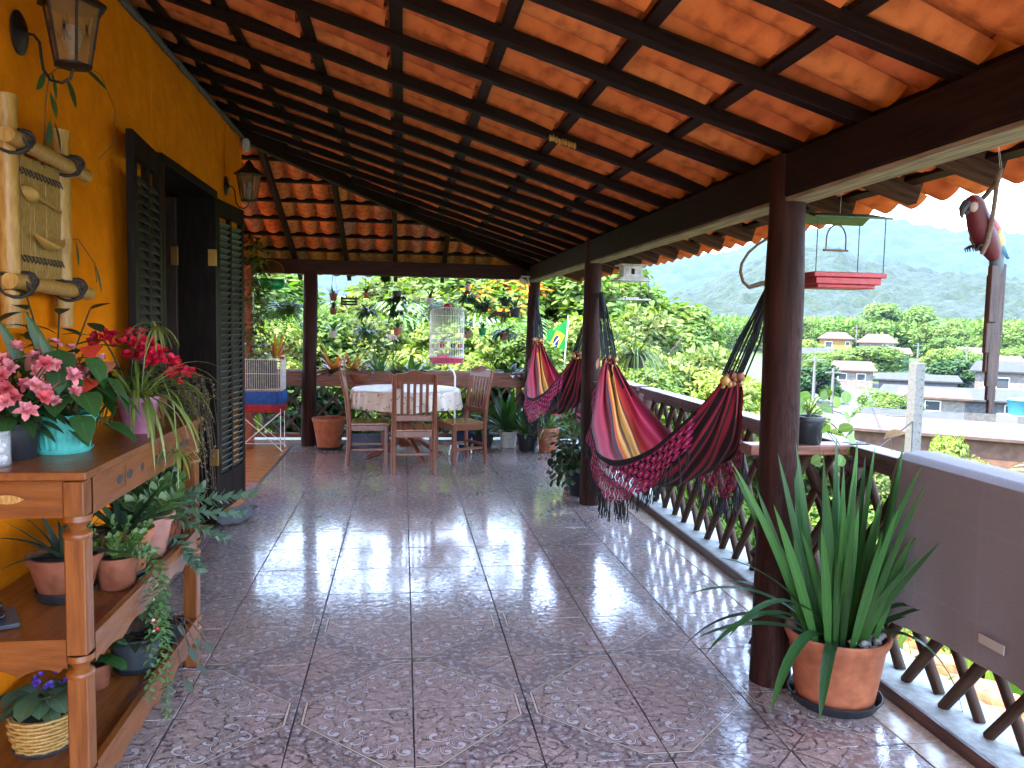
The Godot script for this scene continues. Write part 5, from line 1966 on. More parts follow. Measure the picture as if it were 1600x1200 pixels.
	b.tube([Vector3(0, 0.36, 0), Vector3(0, 0.5, 0)], 0.002, 4)
	part("dome_wires", b, mats.brass, t)

# ---------------------------------------------------------------- hammocks
func hammock(label: String, a_tie: Vector3, a: Vector3, b_end: Vector3, b_tie: Vector3, low: float, width: float, mirror: bool):
	var t := thing("striped_hammock", label, "hammock", Vector3.ZERO, "crimson striped hammocks along the railing")
	var cx := (a.x + b_end.x) * 0.5
	var f := func(s: float, u: float) -> Vector3:
		var k := u * 2.0 - 1.0
		var m := sin(PI * s)
		var p := a.lerp(b_end, s)
		var sag := pow(4.0 * s * (1.0 - s), 0.85)
		var wd := 0.035 + width * pow(m, 0.75)
		var y := p.y - (p.y - low) * sag + pow(absf(k), 1.6) * 0.17 * m
		y += 0.016 * sin(k * 13.0 + s * 3.0) * (1.0 - m * 0.75) + 0.008 * sin(k * 23.0 - s * 5.0)
		return Vector3(p.x + k * wd + 0.006 * sin(s * 30.0 + k * 9.0), y, p.z)
	if not mats.has("hammock_cloth"):
		var cols := [[0.0, Color(0.30, 0.02, 0.06)], [0.08, Color(0.55, 0.04, 0.13)], [0.18, Color(0.60, 0.05, 0.16)], [0.26, Color(0.42, 0.04, 0.07)], [0.33, Color(0.12, 0.03, 0.04)], [0.37, Color(0.80, 0.30, 0.10)], [0.42, Color(0.90, 0.62, 0.26)], [0.48, Color(0.40, 0.22, 0.10)], [0.51, Color(0.90, 0.66, 0.30)], [0.57, Color(0.86, 0.56, 0.22)], [0.62, Color(0.35, 0.14, 0.07)], [0.65, Color(0.80, 0.25, 0.10)], [0.71, Color(0.66, 0.06, 0.10)], [0.79, Color(0.70, 0.05, 0.18)], [0.88, Color(0.66, 0.05, 0.22)], [1.0, Color(0.42, 0.03, 0.12)]]
		var nz := FastNoiseLite.new()
		nz.frequency = 0.9
		var cf := func(x: float, y: float) -> Color:
			var c: Color = cols[-1][1]
			var yy := y + 0.004 * nz.get_noise_1d(x * 20.0)
			for i in cols.size() - 1:
				if yy < cols[i + 1][0]:
					c = (cols[i][1] as Color).lerp(cols[i + 1][1], smoothstep(0.25, 0.75, (yy - cols[i][0]) / (cols[i + 1][0] - cols[i][0])))
					break
			return c * (0.9 + 0.1 * nz.get_noise_2d(x * 90.0, y * 500.0))
		var m := StandardMaterial3D.new()
		m.resource_name = "hammock_cloth"
		m.albedo_texture = picture(128, 512, cf)
		m.roughness = 0.85
		m.backlight_enabled = true
		m.backlight = Color(0.35, 0.3, 0.3)
		mats.hammock_cloth = m
		var bf := func(x: float, y: float) -> Color:  # darker stripes that paint the underside of the cloth as shaded
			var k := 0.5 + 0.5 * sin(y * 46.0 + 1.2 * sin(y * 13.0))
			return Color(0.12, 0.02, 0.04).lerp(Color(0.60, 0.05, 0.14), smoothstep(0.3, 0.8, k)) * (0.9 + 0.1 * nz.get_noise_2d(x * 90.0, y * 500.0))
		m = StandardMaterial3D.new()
		m.resource_name = "hammock_shade"
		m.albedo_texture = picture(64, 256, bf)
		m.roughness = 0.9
		mats.hammock_shade = m
		var lf := func(x: float, y: float) -> Color:
			var u := fmod(x * 12.0, 1.0) - 0.5
			var v := fmod(y * 5.0 + (0.5 if int(x * 12.0) % 2 else 0.0), 1.0) - 0.5
			var q := sqrt(u * u + v * v)
			var c := Color(0.62, 0.06, 0.30).lerp(Color(0.50, 0.07, 0.42), 0.5 + 0.5 * sin(x * 40.0))
			if q < 0.16: c = Color(0.85, 0.5, 0.6)
			elif absf(q - 0.32) < 0.07: c = Color(0.80, 0.14, 0.40)
			if y < 0.14 or int(y * 40.0) % 9 == 0: c = Color(0.05, 0.03, 0.05)
			c.a = 0.0 if (q > 0.40 and absf(u) + absf(v) > 0.62 and y > 0.15) or (absf(q - 0.23) < 0.025 and absf(sin(atan2(v, u) * 4.0)) > 0.6) else 1.0
			return c
		m = StandardMaterial3D.new()
		m.resource_name = "crochet"
		m.albedo_texture = picture(384, 160, lf, true)
		m.transparency = BaseMaterial3D.TRANSPARENCY_ALPHA_SCISSOR
		m.alpha_scissor_threshold = 0.5
		m.roughness = 0.9
		mats.crochet = m
	var b := MB.new()
	b.sheet(56, 44, f, true)
	part("cloth", b, mats.hammock_cloth, t)
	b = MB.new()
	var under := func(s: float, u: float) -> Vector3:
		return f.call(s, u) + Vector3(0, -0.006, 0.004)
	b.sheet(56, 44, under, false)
	part("backing", b, mats.hammock_shade, t)  # second sheet that carries the painted shade of the underside
	# crochet borders hang from both long edges, with black tassels below
	for side in 2:
		var u := float(side)
		b = MB.new()
		var lace := func(s: float, v: float) -> Vector3:
			var ss := lerpf(0.06, 0.94, s)
			var p: Vector3 = f.call(ss, u)
			var drop := lerpf(0.10, 0.25, smoothstep(0.3, 0.65, ss)) * pow(sin(PI * ss), 0.25) * v
			return p + Vector3((u - 0.5) * (0.05 * v + 0.025 * sin(s * 34.0 + v) * v), -drop - 0.02 * absf(sin(s * 24.0)) * v, 0.012 * sin(s * 50.0) * v)
		b.sheet(120, 6, lace, side == 0, Vector2(3.0, 1.0))
		part("crochet_border", b, mats.crochet, t)
		b = MB.new()
		for i in 46:
			var s := (i + 0.5) / 46.0
			var p: Vector3 = lace.call(s, 0.97)
			var ln := rf(0.08, 0.15)
			for q in 4:
				var o := Vector3(rf(-0.012, 0.012), 0, rf(-0.016, 0.016))
				b.tube([p + o * 0.3, p + o + Vector3(0, -ln * 0.5, 0), p + o * 1.7 + Vector3(rf(-0.01, 0.01), -ln, rf(-0.01, 0.01))], 0.0026, 4, false)
		var fr := part("tassels", b, mats.cord, t)
		fr.set_meta("kind", "stuff")
	# cords, knots and beads
	for e in 2:
		var tie: Vector3 = a_tie if e == 0 else b_tie
		var near: Vector3 = a if e == 0 else b_end
		b = MB.new()
		for k in 15:
			var o := Vector3((k - 7) * 0.0085, 0.01 * sin(k * 2.1), 0.012 * cos(k * 1.3))
			var o2 := Vector3(rf(-0.012, 0.012), rf(-0.02, 0.02), rf(-0.012, 0.012))
			b.tube([near + o, near.lerp(tie, 0.35) + o * 0.9, near.lerp(tie, 0.72) + o * 0.35 + o2, tie + o2], 0.0045, 5, false)
		b.tube([near.lerp(tie, 0.7), near.lerp(tie, 0.82), tie], [0.02, 0.028, 0.024], 8)
		part("cords", b, mats.cord, t)
		for k in 7:
			b = MB.new()
			b.ball(near + Vector3((k - 3) * 0.017, rf(-0.03, 0.015), rf(-0.03, 0.03)), Vector3.ONE * rf(0.017, 0.026), 7, 10)
			b.ball(near + Vector3((k - 3) * 0.017, rf(-0.06, -0.03), rf(-0.03, 0.03)), Vector3.ONE * rf(0.011, 0.017), 5, 8)
			part("bead", b, mats.terracotta_dark if k % 2 else mats.bamboo, t)

func make_hammocks():
	hammock("crimson and yellow striped hammock with pink crochet border hung between the near posts", P(1.62, 1.78, 6.42), P(1.60, 1.26, 6.03), P(1.60, 1.29, 3.68), P(1.60, 1.80, 3.22), 0.52, 0.30, false)
	hammock("dark crimson hammock hung between the middle post and the far corner post", P(1.62, 1.85, 9.62), P(1.60, 1.33, 9.33), P(1.60, 1.27, 7.1), P(1.60, 1.74, 6.6), 0.58, 0.24, true)

# ---------------------------------------------------------------- feeders, macaw, eaves
func make_feeders_and_macaw():
	# red and green feeder
	var t := thing("bird_feeder", "hanging bird feeder with green roof and stepped red tray beyond the near post", "bird feeder", P(1.90, 1.70, 3.30))
	t.scale = Vector3(0.84, 1.0, 0.9)
	var b := MB.new()
	for k: float in [-1.0, 1.0]:
		var rfn := func(s: float, u: float) -> Vector3:
			return Vector3(lerpf(-0.215, 0.215, s) * lerpf(1.0, 0.86, u), 0.30 + 0.03 * u, k * 0.13 * (1.0 - u))
		b.sheet(1, 1, rfn, k > 0)
		var under := func(s: float, u: float) -> Vector3:
			return Vector3(lerpf(-0.212, 0.212, s) * lerpf(1.0, 0.86, u), 0.294 + 0.03 * u, k * 0.128 * (1.0 - u))
		b.sheet(1, 1, under, k < 0)
	b.box(Vector3(0, 0.298, 0.129), Vector3(0.43, 0.008, 0.006), 0.002)
	b.box(Vector3(0, 0.298, -0.129), Vector3(0.43, 0.008, 0.006), 0.002)
	part("roof", b, mats.green_roof, t)
	b = MB.new()
	for q in [[-0.185, 0.11], [0.185, 0.11], [-0.185, -0.11], [0.185, -0.11]]:
		b.tube([Vector3(q[0], 0.065, q[1]), Vector3(q[0], 0.298, q[1])], 0.0028, 5)
	part("corner_wires", b, mats.green_roof, t)
	b = MB.new()
	b.box(Vector3(0, 0.055, 0), Vector3(0.40, 0.022, 0.25), 0.004)
	b.box(Vector3(0, 0.03, 0), Vector3(0.36, 0.03, 0.22), 0.004)
	b.box(Vector3(0, 0.008, 0), Vector3(0.32, 0.018, 0.18), 0.004)
	part("tray", b, mats.red_paint, t)
	b = MB.new()
	var arc := []
	for k in 13:
		var a := PI * k / 12.0
		arc.append(Vector3(-0.055 * cos(a) - 0.015, 0.215 + 0.065 * sin(a), 0))
	arc.push_front(Vector3(-0.07, 0.17, 0))
	arc.append(Vector3(0.04, 0.17, 0))
	b.tube(arc, 0.004, 6)
	b.tube([Vector3(-0.085, 0.168, 0), Vector3(0.055, 0.168, 0)], 0.005, 6)
	part("perch", b, mats.branch_wood, t)
	b = MB.new()
	b.tube([Vector3(0, 0.33, 0), Vector3(0.002, 0.42, 0)], 0.002, 5)
	b.box(Vector3(0.002, 0.42, 0), Vector3(0.016, 0.016, 0.016), 0.002)
	part("hook", b, mats.white_plastic, t)
	# white house feeder
	t = thing("bird_house", "white wooden birdhouse feeder hanging under the eave beyond the middle post", "bird feeder", P(1.96, 1.74, 6.75))
	b = MB.new()
	b.box(Vector3(0, 0.25, 0), Vector3(0.17, 0.1, 0.15), 0.004)
	part("box", b, mats.white_paint, t)
	b = MB.new()
	b.box(Vector3(0, 0.25, 0.0755), Vector3(0.03, 0.05, 0.004), 0.001)
	part("entrance", b, mats.shutter, t)
	b = MB.new()
	b.box(Vector3(0, 0.19, 0), Vector3(0.24, 0.016, 0.22), 0.003)
	b.box(Vector3(0, 0.174, 0), Vector3(0.30, 0.014, 0.27), 0.003)
	b.box(Vector3(0, 0.306, 0), Vector3(0.24, 0.014, 0.2), 0.003)
	part("roof_board", b, mats.white_paint, t)
	b = MB.new()
	b.box(Vector3(0, 0.008, 0), Vector3(0.30, 0.012, 0.27), 0.003)
	b.box(Vector3(0, 0.022, 0.05), Vector3(0.12, 0.014, 0.06), 0.003)
	part("tray", b, mats.white_paint, t)
	b = MB.new()
	for q in [[-0.13, 0.12], [0.13, 0.12], [-0.13, -0.12], [0.13, -0.12]]:
		b.tube([Vector3(q[0], 0.01, q[1]), Vector3(q[0], 0.17, q[1])], 0.003, 5)
	b.tube([Vector3(0, 0.31, 0), Vector3(0, 0.4, 0)], 0.003, 5)
	part("wires", b, mats.black_iron, t)
	# carved macaw on a forked branch
	t = thing("carved_macaw", "carved wooden red macaw with a long stepped tail hanging from the eave on a branch", "ornament", P(1.86, 1.785, 2.37), "", 0.12)
	t.scale = Vector3.ONE * 0.78
	b = MB.new()
	b.col = Color(0.10, 0.010, 0.012)
	# body faces left (-x); z towards the camera
	b.tube([Vector3(0.085, -0.055, 0), Vector3(0.062, -0.005, 0), Vector3(0.022, 0.05, 0), Vector3(-0.012, 0.105, 0), Vector3(-0.032, 0.15, 0), Vector3(-0.045, 0.185, 0), Vector3(-0.06, 0.212, 0), Vector3(-0.066, 0.222, 0)], [0.012, 0.036, 0.050, 0.049, 0.042, 0.038, 0.026, 0.006], 16)
	var body := part("body", b, mats.painted, t)
	b = MB.new()
	b.col = Color(0.13, 0.011, 0.013)
	b.ball(Vector3(-0.052, 0.185, 0), Vector3(0.042, 0.038, 0.034), 10, 14)
	part("head", b, mats.painted, t)
	for k: float in [-1.0, 1.0]:
		b = MB.new()
		b.col = Color(0.40, 0.33, 0.28)
		b.ball(Vector3(-0.066, 0.174, k * 0.019), Vector3(0.021, 0.024, 0.016), 8, 12)
		part("cheek", b, mats.painted, t)
		b = MB.new()
		b.col = Color(0.35, 0.05, 0.04)
		b.ball(Vector3(-0.066, 0.193, k * 0.028), Vector3(0.009, 0.009, 0.005), 6, 10)
		b.col = Color(0.01, 0.01, 0.01)
		b.ball(Vector3(-0.067, 0.194, k * 0.0325), Vector3(0.0045, 0.0045, 0.003), 5, 8)
		part("eye", b, mats.painted, t)
		# folded wing in three colours
		b = MB.new()
		for q in [[0.0, Color(0.35, 0.02, 0.02)], [0.3, Color(0.55, 0.42, 0.08)], [0.62, Color(0.08, 0.25, 0.38)]]:
			b.col = q[1]
			var s0: float = q[0]
			var wf := func(s: float, u: float) -> Vector3:
				var l := s0 + s * 0.36
				var p := Vector3(0.0, 0.125, 0).lerp(Vector3(0.125, -0.035, 0), l)
				var wd := 0.034 * sin(PI * pow(clampf(l * 0.9 + 0.08, 0.0, 1.0), 0.7))
				return p + Vector3(0.8, 0.6, 0) * wd * (u * 2.0 - 1.0) + Vector3(0, 0, k * (0.050 - 0.022 * l - 0.012 * pow(u * 2.0 - 1.0, 2.0)))
			b.sheet(6, 6, wf, k < 0)
		part("wing", b, mats.painted, t)
		b = MB.new()
		b.col = Color(0.02, 0.02, 0.022)
		for j: float in [-1.0, 0.0, 1.0]:
			b.tube([Vector3(-0.005, 0.022, k * 0.02), Vector3(-0.036, 0.016, k * 0.02 + j * 0.006), Vector3(-0.05, 0.006, k * 0.02 + j * 0.012), Vector3(-0.045, -0.008, k * 0.02 + j * 0.012)], [0.006, 0.005, 0.004, 0.0015], 6)
		part("foot", b, mats.painted, t)
	b = MB.new()
	b.col = Color(0.045, 0.045, 0.05)
	b.tube([Vector3(-0.066, 0.19, 0), Vector3(-0.088, 0.185, 0), Vector3(-0.104, 0.165, 0), Vector3(-0.107, 0.14, 0), Vector3(-0.103, 0.122, 0)], [0.022, 0.021, 0.016, 0.009, 0.001], 10)
	b.tube([Vector3(-0.066, 0.165, 0), Vector3(-0.082, 0.153, 0), Vector3(-0.09, 0.143, 0)], [0.014, 0.012, 0.004], 8)
	part("beak", b, mats.painted, t)
	# the tail: overlapping boards, each lower than the last
	for q in [[0.062, -0.06, -0.30, 0.045, 0.016, 0.012], [0.112, -0.05, -0.35, 0.048, 0.016, -0.006], [0.086, -0.1, -0.43, 0.082, 0.014, 0.0], [0.092, -0.25, -0.51, 0.074, 0.013, -0.004], [0.092, -0.35, -0.57, 0.060, 0.012, 0.003], [0.095, -0.44, -0.63, 0.046, 0.012, 0.0], [0.097, -0.52, -0.685, 0.032, 0.011, 0.002]]:
		b = MB.new()
		b.box(Vector3(q[0], (q[1] + q[2]) * 0.5, q[5]), Vector3(q[3], q[1] - q[2], q[4] * 1.6), 0.005)
		part("tail_feather", b, mats.feather_wood, t)
	b = MB.new()
	b.col = Color(0.06, 0.10, 0.11)
	b.ball(Vector3(0.085, -0.05, 0), Vector3(0.03, 0.06, 0.026), 8, 12)
	part("rump", b, mats.painted, t)
	b = MB.new()
	b.tube([Vector3(0.022, 0.325, 0.052), Vector3(0.005, 0.29, 0.055), Vector3(-0.003, 0.2, 0.058), Vector3(-0.012, 0.11, 0.058), Vector3(-0.02, 0.03, 0.05), Vector3(-0.024, -0.02, 0.03)], [0.011, 0.010, 0.009, 0.009, 0.010, 0.008], 8)
	b.tube([Vector3(0.026, 0.33, 0.05), Vector3(0.04, 0.28, 0.02), Vector3(0.035, 0.23, -0.03), Vector3(0.01, 0.19, -0.055), Vector3(-0.012, 0.05, -0.04), Vector3(-0.02, 0.0, 0.0)], [0.010, 0.010, 0.011, 0.008, 0.009, 0.007], 8)
	part("branch", b, mats.branch_wood, t)
	b = MB.new()
	b.tube([Vector3(0.02, 0.33, 0.05), Vector3(0.008, 0.5, 0.03)], 0.0012, 4)
	b.tube([Vector3(0.03, 0.33, 0.05), Vector3(0.008, 0.5, 0.03)], 0.0012, 4)
	part("string", b, mats.white_wire, t)
	# the bent branch that shows left of the near post
	t = thing("bent_branch_perch", "bent bare branch perch hanging beside the near post above the hammock cords", "ornament", P(1.64, 1.72, 3.55))
	b = MB.new()
	b.tube([Vector3(0.05, 0.22, 0), Vector3(0.0, 0.19, 0), Vector3(-0.045, 0.15, 0.0), Vector3(-0.075, 0.10, 0.0), Vector3(-0.08, 0.06, 0), Vector3(-0.065, 0.015, 0), Vector3(-0.035, -0.01, 0), Vector3(0.03, 0.01, 0), Vector3(0.1, 0.02, 0)], [0.006, 0.006, 0.007, 0.007, 0.008, 0.008, 0.010, 0.012, 0.012], 8)
	b.tube([Vector3(0.05, 0.22, 0), Vector3(0.06, 0.42, 0)], 0.002, 4)
	part("branch", b, mats.branch_wood, t)
	# camera, nest
	t = thing("security_camera", "small white camera bracket at the far corner under the beam", "camera", P(1.46, 2.04, 9.5))
	b = MB.new()
	b.bar(Vector3(-0.06, 0.05, 0), Vector3(0.05, 0.05, 0), 0.02, 0.02, 0.003)
	b.bar(Vector3(0.02, 0.06, 0), Vector3(0.05, -0.06, 0), 0.02, 0.016, 0.003)
	part("bracket", b, mats.white_plastic, t)
	b = MB.new()
	b.lathe([Vector2(0, -0.05), Vector2(0.028, -0.05), Vector2(0.03, 0.04), Vector2(0.02, 0.05), Vector2(0, 0.05)], 14, Transform3D(Basis(Vector3(0, 0, 1), 0.9), Vector3(-0.03, 0.0, 0)))
	part("camera_body", b, mats.white_plastic, t)
	t = thing("wasp_nest", "row of small clay wasp cells on the underside of a rafter", "nest", P(0.80, slope_y(0.80) + 0.035, 4.08))
	for k in 9:
		b = MB.new()
		b.ball(Vector3(-0.06 + k * 0.016, -0.0046 * k + rf(-0.006, 0.006), 0.0), Vector3(0.009, 0.018, 0.011), 6, 8)
		part("cell", b, mats.bamboo, t)

# ---------------------------------------------------------------- orchid pot, rail pot, towel
func make_orchid_and_rail_things():
	var t := thing("potted_orchid", "big strap leaved orchid in a terracotta pot on a black saucer by the near post", "potted plant", P(1.765, 0.002, 2.93))
	saucer(t, mats.black_plastic, 0.185, 0.045)
	var b := MB.new()
	b.lathe([Vector2(0, 0), Vector2(0.145, 0), Vector2(0.15, 0.006), Vector2(0.158, 0.05), Vector2(0.187, 0.235), Vector2(0.192, 0.24), Vector2(0.203, 0.262), Vector2(0.206, 0.28), Vector2(0.2, 0.288), Vector2(0.19, 0.286), Vector2(0.186, 0.27), Vector2(0.165, 0.12)], 48)
	var po := part("pot", b, mats.terracotta, t)
	po.position.y = 0.012
	b = MB.new()
	b.lathe([Vector2(0, 0.262), Vector2(0.1, 0.266), Vector2(0.19, 0.25)], 24)
	part("soil", b, mats.soil, t)
	b = MB.new()
	for i in 26:
		var a := rf(-0.9, 1.6)
		b.ball(Vector3(cos(a) * rf(0.13, 0.18), 0.275 + rf(-0.005, 0.02), sin(a) * rf(0.1, 0.17)), Vector3(rf(0.012, 0.022), rf(0.008, 0.014), rf(0.012, 0.02)), 5, 7, 0.2, i)
	part("bark_chips", b, mats.concrete, t)
	# upright leaves, then the ones that arch over
	for i in 62:
		var a := i * 2.4
		var el := rf(1.15, 1.55)
		var r := rf(0.02, 0.15)
		one_leaf(t, mats.waxy_leaf, tone(Color(0.055, 0.17, 0.03), 0.45), Vector3(cos(a) * r, 0.25, sin(a) * r), spin(a, el), Vector3(0.2 * cos(a), 0.3, 1.0), rf(0.4, 0.86), rf(0.026, 0.041), rf(0.0, 0.6), 1, 0.3, 9)
	for q in [[3.4, 0.95, 0.62, 1.5], [2.9, 0.95, 0.66, 1.9], [3.9, 0.9, 0.5, 1.3], [2.5, 0.9, 0.6, 2.4], [3.2, 0.55, 0.55, 1.0], [0.5, 0.95, 0.62, 3.4], [2.2, 0.7, 0.5, 2.0], [0.35, 0.8, 0.5, 0.8], [0.1, 0.65, 0.45, 0.7], [5.9, 0.7, 0.5, 0.8], [4.6, 0.9, 0.55, 1.6], [5.3, 0.9, 0.5, 1.4], [3.0, 1.05, 0.68, 1.1], [3.6, 0.7, 0.66, 1.9], [2.7, 1.1, 0.7, 2.0], [0.2, 1.2, 0.6, 3.0]]:
		var a: float = q[0]
		one_leaf(t, mats.waxy_leaf, tone(Color(0.04, 0.125, 0.03), 0.25), Vector3(cos(a) * 0.06, 0.25, sin(a) * 0.06), spin(a, q[1]), Vector3.UP, q[2], rf(0.036, 0.048), q[3], 1, 0.25, 12)
	# the pot on the cross rail
	t = thing("rail_pot_plant", "bright green round leaved plant in a black plastic pot on the cross rail", "potted plant", P(1.905, 0.981, 3.50))
	pot(t, mats.black_plastic, 0.062, 0.074, 0.13, 0.004)
	var stems := MB.new()
	stems.col = Color(0.12, 0.16, 0.05)
	for q in [[-0.05, 0.21, 0.05], [-0.02, 0.20, 0.0], [0.0, 0.23, 0.02], [0.02, 0.18, 0.06], [0.05, 0.22, 0.0], [0.09, 0.24, 0.02], [0.13, 0.17, 0.03], [0.15, 0.14, 0.05], [-0.06, 0.14, 0.05], [0.03, 0.06, 0.1], [0.02, -0.05, 0.1], [0.12, 0.07, 0.06], [0.16, 0.03, 0.07], [0.14, -0.05, 0.08], [0.18, -0.06, 0.06], [0.17, 0.19, 0.02]]:
		var p := Vector3(q[0], q[1], q[2])
		stem(stems, Vector3(0, 0.12, 0), p, 0.002, 0.03)
		one_leaf(t, mats.leaf, tone(Color(0.26, 0.44, 0.05), 0.25), p, Vector3(rf(-0.7, 0.9), rf(-0.4, 0.8), rf(-0.4, 0.4)), Vector3(rf(-0.3, 0.3), 0.4, 1.0), rf(0.055, 0.075), rf(0.042, 0.055), 0.4, 3, 0.12)
	part("stems", stems, mats.leaf, t)
	# the dry leaf on the railing
	# towel over the rail
	var prof := [Vector2(0.11, -0.30), Vector2(0.108, -0.05), Vector2(0.10, -0.005), Vector2(0.07, 0.018), Vector2(0.0, 0.024), Vector2(-0.06, 0.018), Vector2(-0.092, -0.006), Vector2(-0.10, -0.05), Vector2(-0.102, -0.2), Vector2(-0.10, -0.38), Vector2(-0.095, -0.60)]
	b = MB.new()
	for skin in 2:
		var tf := func(s: float, u: float) -> Vector3:
			var k := u * (prof.size() - 1)
			var i := mini(int(k), prof.size() - 2)
			var q: Vector2 = (prof[i] as Vector2).lerp(prof[i + 1], k - i)
			var hang := maxf(0.0, -q.y)
			var off := 0.0 if skin == 0 else (0.012 if q.x > 0.0 else -0.012) * minf(1.0, absf(q.x) * 14.0)
			var lift := 0.0 if skin == 0 else 0.012
			return P(2.15 + q.x + off * 1.0 - hang * 0.035 * sin(s * 13.0 + u) + 0.014 * sin(s * 31.0) * hang, 0.982 + q.y * (1.0 + 0.12 * s) + (lift if q.y > -0.01 else 0.0), lerpf(1.0, 3.03, s) + 0.012 * sin(u * 9.0))
		b.sheet(60, 60, tf, skin == 0)
	t = thing("grey_towel", "large greyish mauve towel hanging over the near lattice railing", "towel")
	part("cloth", b, mats.towel, t)
	b = MB.new()
	b.box(P(2.034, 0.44, 2.42), Vector3(0.004, 0.035, 0.12), 0.001)
	part("sewn_label", b, mats.label_cloth, t)
# ---------------------------------------------------------------- plants at the far end
func hanging_pot(label: String, at: Vector3, mat: String, r: float, style: int, group := "", cord := 0.45):
	var t := thing("hanging_pot", label, "hanging pot", at, group)
	var h := r * 1.7
	pot(t, mats[mat], r * 0.72, r, h, r * 0.1)
	var b := MB.new()
	if cord > 0.0:
		for k in 3:
			var a := TAU * k / 3.0
			b.tube([Vector3(cos(a) * r, h, sin(a) * r), Vector3(0, h + cord * 0.7, 0), Vector3(0, h + cord, 0)], 0.0015, 4, false)
		part("wires", b, mats.black_iron, t)
	b = MB.new()
	match style:
		0:  # small upright tuft
			for i in 26:
				b.col = tone(Color(0.08, 0.16, 0.04), 0.4)
				b.leaf(Vector3(0, h * 0.9, 0), spin(rf(0, TAU), rf(0.4, 1.4)), Vector3.UP, rf(0.06, 0.15), 0.02, rf(0.2, 1.0), 0, 0.2, 4)
		1:  # leaves that hang over
			for i in 60:
				var a := rf(0, TAU)
				b.col = tone(Color(0.07, 0.15, 0.04), 0.4)
				b.leaf(Vector3(cos(a) * r * 0.6, h * 0.9, sin(a) * r * 0.6), spin(a, rf(-0.2, 1.2)), Vector3.UP, rf(0.1, 0.24), rf(0.025, 0.045), rf(0.8, 2.2), 0, 0.2, 5)
		2:  # round leafed ball
			for i in 90:
				var o := Vector3(rf(-1, 1), rf(-1, 1), rf(-1, 1)).normalized()
				b.col = tone(Color(0.09, 0.17, 0.05), 0.4)
				b.leaf(Vector3(0, h + r * 0.6, 0) + o * r * rf(0.6, 1.7), o + Vector3(rf(-0.5, 0.5), -0.3, 0), Vector3.UP, 0.05, 0.04, 0.4, 3, 0.15, 3)
		3:  # stiff strap leaves
			for i in 14:
				b.col = tone(Color(0.06, 0.14, 0.05), 0.3)
				b.leaf(Vector3(0, h * 0.9, 0), spin(i * 2.4, rf(0.2, 1.1)), Vector3.UP, rf(0.14, 0.26), 0.03, rf(0.3, 1.0), 1, 0.3, 5)
	part("leaves", b, mats.leaf, t)
	return t

func fern(label: String, at: Vector3, r: float, col: Color, n := 60, hung := true):
	var t := thing("fern", label, "fern", at, "ferns in hanging baskets" if hung else "")
	var b := MB.new()
	b.lathe([Vector2(0, 0), Vector2(r * 0.22, 0.0), Vector2(r * 0.32, r * 0.22), Vector2(r * 0.3, r * 0.22), Vector2(0, r * 0.16)], 16)
	part("basket", b, mats.bark, t)
	if hung:
		b = MB.new()
		b.tube([Vector3(0, r * 0.2, 0), Vector3(0, 0.75, 0)], 0.002, 4)
		part("wire", b, mats.black_iron, t)
	b = MB.new()
	for i in n:
		var a := rf(0, TAU)
		var d := spin(a, rf(-0.3, 1.2))
		var p := Vector3(cos(a), 0, sin(a)) * r * 0.15 + Vector3.UP * r * 0.2
		var ln := r * rf(0.7, 1.25)
		var c := tone(col, 0.35)
		var steps := 11
		for k in steps:
			d = (d + Vector3(0, -0.17, 0)).normalized()
			p += d * ln / steps
			var side := d.cross(Vector3.UP).normalized()
			for s: float in [-1.0, 1.0]:
				b.col = c
				b.leaf(p, (side * s + d * 0.5).normalized(), side.cross(d), r * 0.24 * (1.1 - float(k) / steps), r * 0.06, 0.4, 0, 0.1, 2)
	part("fronds", b, mats.leaf, t)
	return t

func strap_clump(label: String, called: String, at: Vector3, n: int, ln: float, w: float, cols: Array, el0 := 0.5, el1 := 1.4, kind := 1, droop := 1.0, pot_mat := "", r := 0.12, h := 0.18, category := "plant", group := ""):
	var t := thing(called, label, category, at, group)
	if pot_mat:
		pot(t, mats[pot_mat], r * 0.78, r, h, 0.008)
	var b := MB.new()
	for i in n:
		b.col = tone(cols[i % cols.size()], 0.25)
		var a := i * 2.4 + rf(-0.3, 0.3)
		b.leaf(Vector3(cos(a) * r * 0.3, h * 0.9 if pot_mat else 0.0, sin(a) * r * 0.3), spin(a, rf(el0, el1)), Vector3.UP, ln * rf(0.6, 1.1), w, rf(0.3, 1.0) * droop, kind, 0.25, 6)
	part("leaves", b, mats.leaf, t)
	return t

